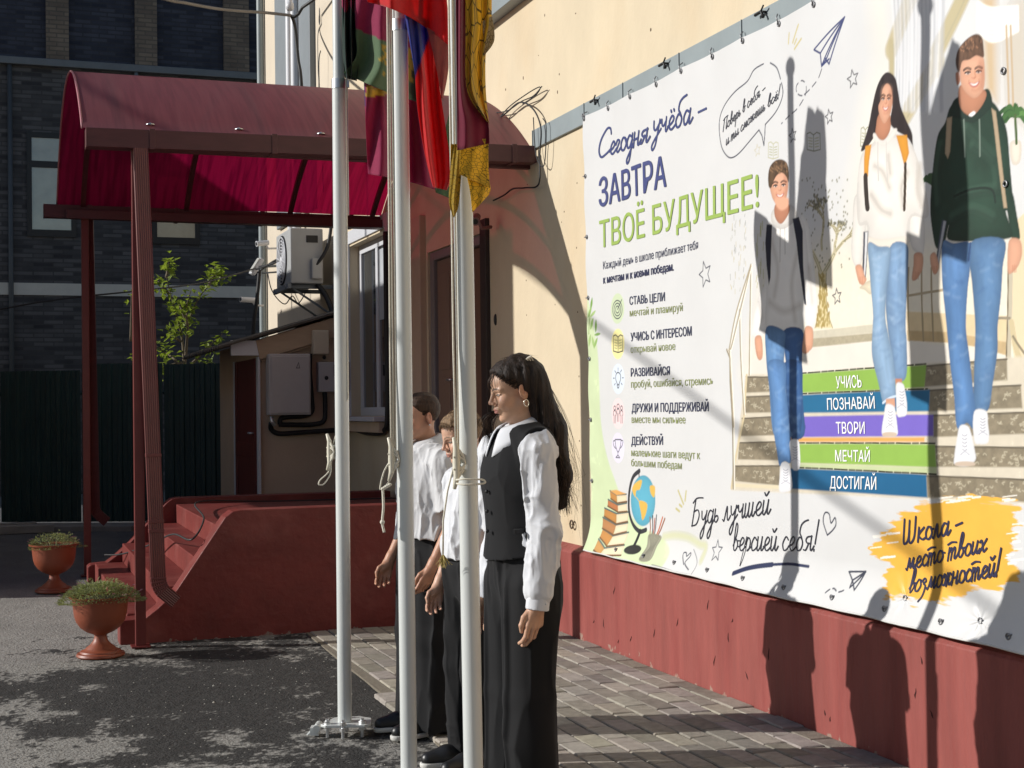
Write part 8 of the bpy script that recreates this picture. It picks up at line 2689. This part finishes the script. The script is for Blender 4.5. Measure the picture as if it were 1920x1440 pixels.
# ------------------------------------------------------------------ the boy
def school_boy():
    s = 0.885
    loc, yaw = (-1.628, 5.645, 0.0), pi + 0.16
    aL = ((-0.02, 0.158, 1.190), (-0.045, 0.185, 0.945), (0.045, 0.180, 0.735))
    aR = ((-0.02, -0.158, 1.190), (-0.02, -0.185, 0.945), (0.075, -0.165, 0.745))
    cfg = dict(s=s, loc=loc, yaw=yaw, head=(-0.05, 0.30, 0.0), hx=0.038, hz=-0.030, hs=0.87, h=0.0032, armL=aL, armR=aR, skin=(0.56, 0.335, 0.235), lip=(0.45, 0.19, 0.16), brow=(0.16, 0.10, 0.06), nk=0.92,
               label="person with short light brown hair in a white shirt and black belt, eyes lowered", palm=(0.2, -1, 0), curl=0.9)
    P, hc, HR, hs, part = person(cfg)
    H = lambda x, y, z: tuple(hc + HR @ (np.array([x, y, z]) * hs))
    sh = short_sleeves(part, s, (aL, aR), 0.008, WHITEC, 61, 0.50, 0.995, 1.0, belly=0.035)
    collar_band(sh, WHITEC, loc, yaw, 1.305, 0.058, 0.088, 0.045, s, gap=0.5, tilt=0.35, cx=-0.012)
    f = Field((-0.26, -0.32, 0.0), (0.26, 0.32, 0.98), 0.005)
    f.ell((0.002, 0, 0.845), (0.110, 0.140, 0.085), 0.0)
    f.ell((-0.012, 0, 0.79), (0.112, 0.142, 0.12), 0.04)
    for sg in (1, -1):
        f.cone((-0.004, sg * 0.074, 0.76), (0.012, sg * 0.082, 0.42), 0.088, 0.070, 0.03)
        f.cone((0.012, sg * 0.082, 0.42), (-0.005, sg * 0.088, 0.06), 0.070, 0.060, 0.02)
    f.half((0, 0, 0.902), (0, 0, 1), (-0.4, -0.4, 0.6), (0.4, 0.4, 1.2))
    f.disp(lambda p_: folds(p_, 0.012, 71, (9, 9, 2.0)) + folds(p_, 0.012, 74, (7, 7, 9)) * np.clip((0.22 - p_[:, 2]) / 0.15, 0, 1))
    part("trousers", f, BLACKT)
    f = Field((-0.2, -0.24, 0.84), (0.2, 0.24, 0.94), 0.0035)
    f.ell((0.002, 0, 0.888), (0.121, 0.150, 0.10), 0.0)
    f.half((0, 0, 0.906), (0, 0, 1), (-0.4, -0.4, 0.6), (0.4, 0.4, 1.2))
    f.half((0, 0, 0.870), (0, 0, -1), (-0.4, -0.4, 0.6), (0.4, 0.4, 1.2))
    bl = part("belt", f, mat("black_belt", (0.012, 0.012, 0.012), rough=0.35, var=0.1))
    shoes(part, P, loc, yaw, s, 0.085, 0.03)
    hm = hair_mat("light_brown_hair", (0.17, 0.108, 0.06), (0.27, 0.175, 0.10), 0.6)
    f = Field(hc - 0.20, hc + 0.20, 0.0035)
    f.frame(HR, hc)
    S_ = lambda v: tuple(np.array(v) * hs)
    f.ell(S_((-0.022, 0, 0.048)), S_((0.094, 0.0805, 0.089)), 0.0)
    f.ell(S_((0.028, 0, 0.066)), S_((0.068, 0.070, 0.056)), 0.02)
    f.half(S_((0.052, 0, 0.070)), (0.75, 0, -0.66), (-0.3, -0.3, -0.4), (0.3, 0.3, 0.3), 0.008)
    f.ell(S_((0.085, 0, -0.035)), S_((0.092, 0.12, 0.104)), 0.008, 'sub')
    f.half(S_((-0.05, 0, -0.028)), (0.25, 0, -1), (-0.3, -0.3, -0.4), (0.3, 0.3, 0.1), 0.01)
    for sg in (1, -1):
        f.ell(S_((-0.006, sg * 0.088, -0.010)), S_((0.030, 0.030, 0.038)), 0.006, 'sub')
    f.disp(lambda p_: -0.004 * (vnoise(p_, 70.0, 81) - 0.5) * 2)
    hair = part("hair", f, hm)
    rng = random.Random(41)
    R = []
    for k in range(900):
        u, v = rng.uniform(-1, 1), rng.uniform(0, 1)
        th, ph = rng.uniform(0, 2 * pi), math.acos(rng.uniform(-0.15, 1))
        d = np.array([sin(ph) * cos(th), sin(ph) * sin(th), cos(ph)])
        c = np.array([-0.022, 0, 0.048]) + d * np.array([0.092, 0.079, 0.088])
        if c[0] > 0.060 and c[2] < 0.095 or c[0] > 0.02 and c[2] < 0.03:
            continue
        e_ = c + d * 0.006 + np.array([0.016, rng.gauss(0, 0.005), -0.004])
        R.append(([np.array(H(*c)), np.array(H(*(c + d * 0.005))), np.array(H(*e_))], 0.0010))
    for k in range(170):
        y0 = rng.uniform(-0.062, 0.062)
        c = np.array([0.072 - 5 * y0 * y0, y0, 0.098 - 4 * y0 * y0])
        R.append(([np.array(H(*c)), np.array(H(*(c + np.array([0.014, 0, -0.006])))), np.array(H(*(c + np.array([0.020, rng.gauss(0, 0.003), -0.020 + rng.gauss(0, 0.006)]))))], 0.0009))
    strands("hair_strands", R, hm, loc, yaw, hair)
school_boy()
# ------------------------------------------------------------------ the girl in the polo shirt
def younger_girl():
    s = 0.925
    loc, yaw = (-1.625, 6.36, 0.0), pi + 0.16
    aL = ((-0.025, 0.158, 1.245), (-0.060, 0.190, 0.985), (0.055, 0.185, 0.775))
    aR = ((-0.025, -0.158, 1.245), (-0.02, -0.190, 0.985), (0.100, -0.18, 0.775))
    cfg = dict(s=s, loc=loc, yaw=yaw, head=(0.02, 0.10, 0.0), hx=0.012, hz=-0.012, hs=0.88, h=0.0034, armL=aL, armR=aR, skin=(0.48, 0.255, 0.165), lip=(0.40, 0.15, 0.13), brow=(0.05, 0.03, 0.02), nk=0.9,
               label="person in white short sleeved polo, dark slicked back hair, behind the middle flagpole", palm=(0.25, -1, 0), curl=1.0)
    P, hc, HR, hs, part = person(cfg)
    H = lambda x, y, z: tuple(hc + HR @ (np.array([x, y, z]) * hs))
    sh = short_sleeves(part, s, (aL, aR), 0.010, PIQUE, 91, 0.52, 0.9, 1.0, untucked=0.905, belly=0.01)
    collar_band(sh, PIQUE, loc, yaw, 1.362, 0.058, 0.094, 0.040, s, gap=0.6, tilt=0.35, cx=-0.016)
    f = Field((-0.28, -0.34, 0.0), (0.28, 0.34, 1.0), 0.005)
    f.ell((-0.005, 0, 0.90), (0.100, 0.132, 0.08), 0.0)
    f.ell((-0.016, 0, 0.82), (0.116, 0.150, 0.13), 0.05)
    for sg in (1, -1):
        f.cone((-0.008, sg * 0.076, 0.78), (0.008, sg * 0.088, 0.44), 0.102, 0.094, 0.035)
        f.cone((0.008, sg * 0.088, 0.44), (-0.004, sg * 0.098, 0.045), 0.094, 0.112, 0.03)
    f.half((0, 0, 0.03), (0, 0, -1), (-0.4, -0.4, -0.2), (0.4, 0.4, 0.3))
    f.disp(lambda p_: folds(p_, 0.016, 95, (8, 8, 1.5)))
    part("trousers", f, BLACKT)
    shoes(part, P, loc, yaw, s, 0.085, 0.05)
    hm = hair_mat("brown_hair", (0.035, 0.018, 0.010), (0.070, 0.035, 0.019), 0.5)
    f = Field(hc - 0.22, hc + 0.20, 0.0035)
    f.frame(HR, hc)
    S_ = lambda v: tuple(np.array(v) * hs)
    f.ell(S_((-0.022, 0, 0.046)), S_((0.093, 0.080, 0.088)), 0.0)
    f.ell(S_((0.026, 0, 0.060)), S_((0.066, 0.069, 0.058)), 0.02)
    f.half(S_((0.058, 0, 0.060)), (0.85, 0, -0.52), (-0.3, -0.3, -0.4), (0.3, 0.3, 0.3), 0.008)
    f.ell(S_((0.080, 0, -0.045)), S_((0.090, 0.12, 0.096)), 0.008, 'sub')
    f.half(S_((-0.05, 0, -0.030)), (0.3, 0, -1), (-0.3, -0.3, -0.4), (0.3, 0.3, 0.1), 0.01)
    for sg in (1, -1):
        f.ell(S_((-0.002, sg * 0.088, -0.012)), S_((0.030, 0.030, 0.036)), 0.006, 'sub')
    f.disp(lambda p_: -0.0025 * (vnoise(p_, np.array([30, 30, 90.0]), 85) - 0.5) * 2)
    hair = part("hair", f, hm)
    rng = random.Random(51)
    R = []
    for k in range(420):
        y0 = rng.uniform(-1, 1)
        st_ = np.array(H(0.074 - 0.06 * abs(y0) ** 1.6, y0 * 0.070, 0.086 - 0.075 * y0 * y0))
        m1 = np.array(H(0.0 - 0.02 * abs(y0), y0 * 0.079, 0.125 - 0.095 * y0 * y0 + rng.uniform(0.003, 0.008)))
        e_ = np.array(H(-0.112, y0 * 0.03, 0.045 + rng.uniform(-0.02, 0.02)))
        R.append(([st_, m1, e_], 0.0010))
    strands("hair_strands", R, hm, loc, yaw, hair)
    mb = MB()
    q = np.array(H(-0.006, 0.083, -0.040))
    mb.sphere(tuple(to_world(np.array([q]), loc, yaw)[0]), 0.004, 8)
    obj("stud_earring", mb, zinc, P, smooth=True)
    E, W_ = np.array(aL[1]), np.array(aL[2])
    mb = MB()
    for t in (0.12, 0.15):
        c = E + (W_ - E) * t
        d = (W_ - E) / np.linalg.norm(W_ - E)
        u = np.cross(d, (0, 1, 0))
        u /= np.linalg.norm(u)
        v_ = np.cross(d, u)
        mb.tube([tuple(c + 0.0345 * (u * cos(a) + v_ * sin(a))) for a in np.linspace(0, 2 * pi, 20)], 0.0028, 6)
    mb.v = [tuple(v) for v in to_world(np.array(mb.v), loc, yaw)]
    obj("bracelet", mb, mat("brown_cord", (0.10, 0.04, 0.025), rough=0.7), P, smooth=True)
younger_girl()
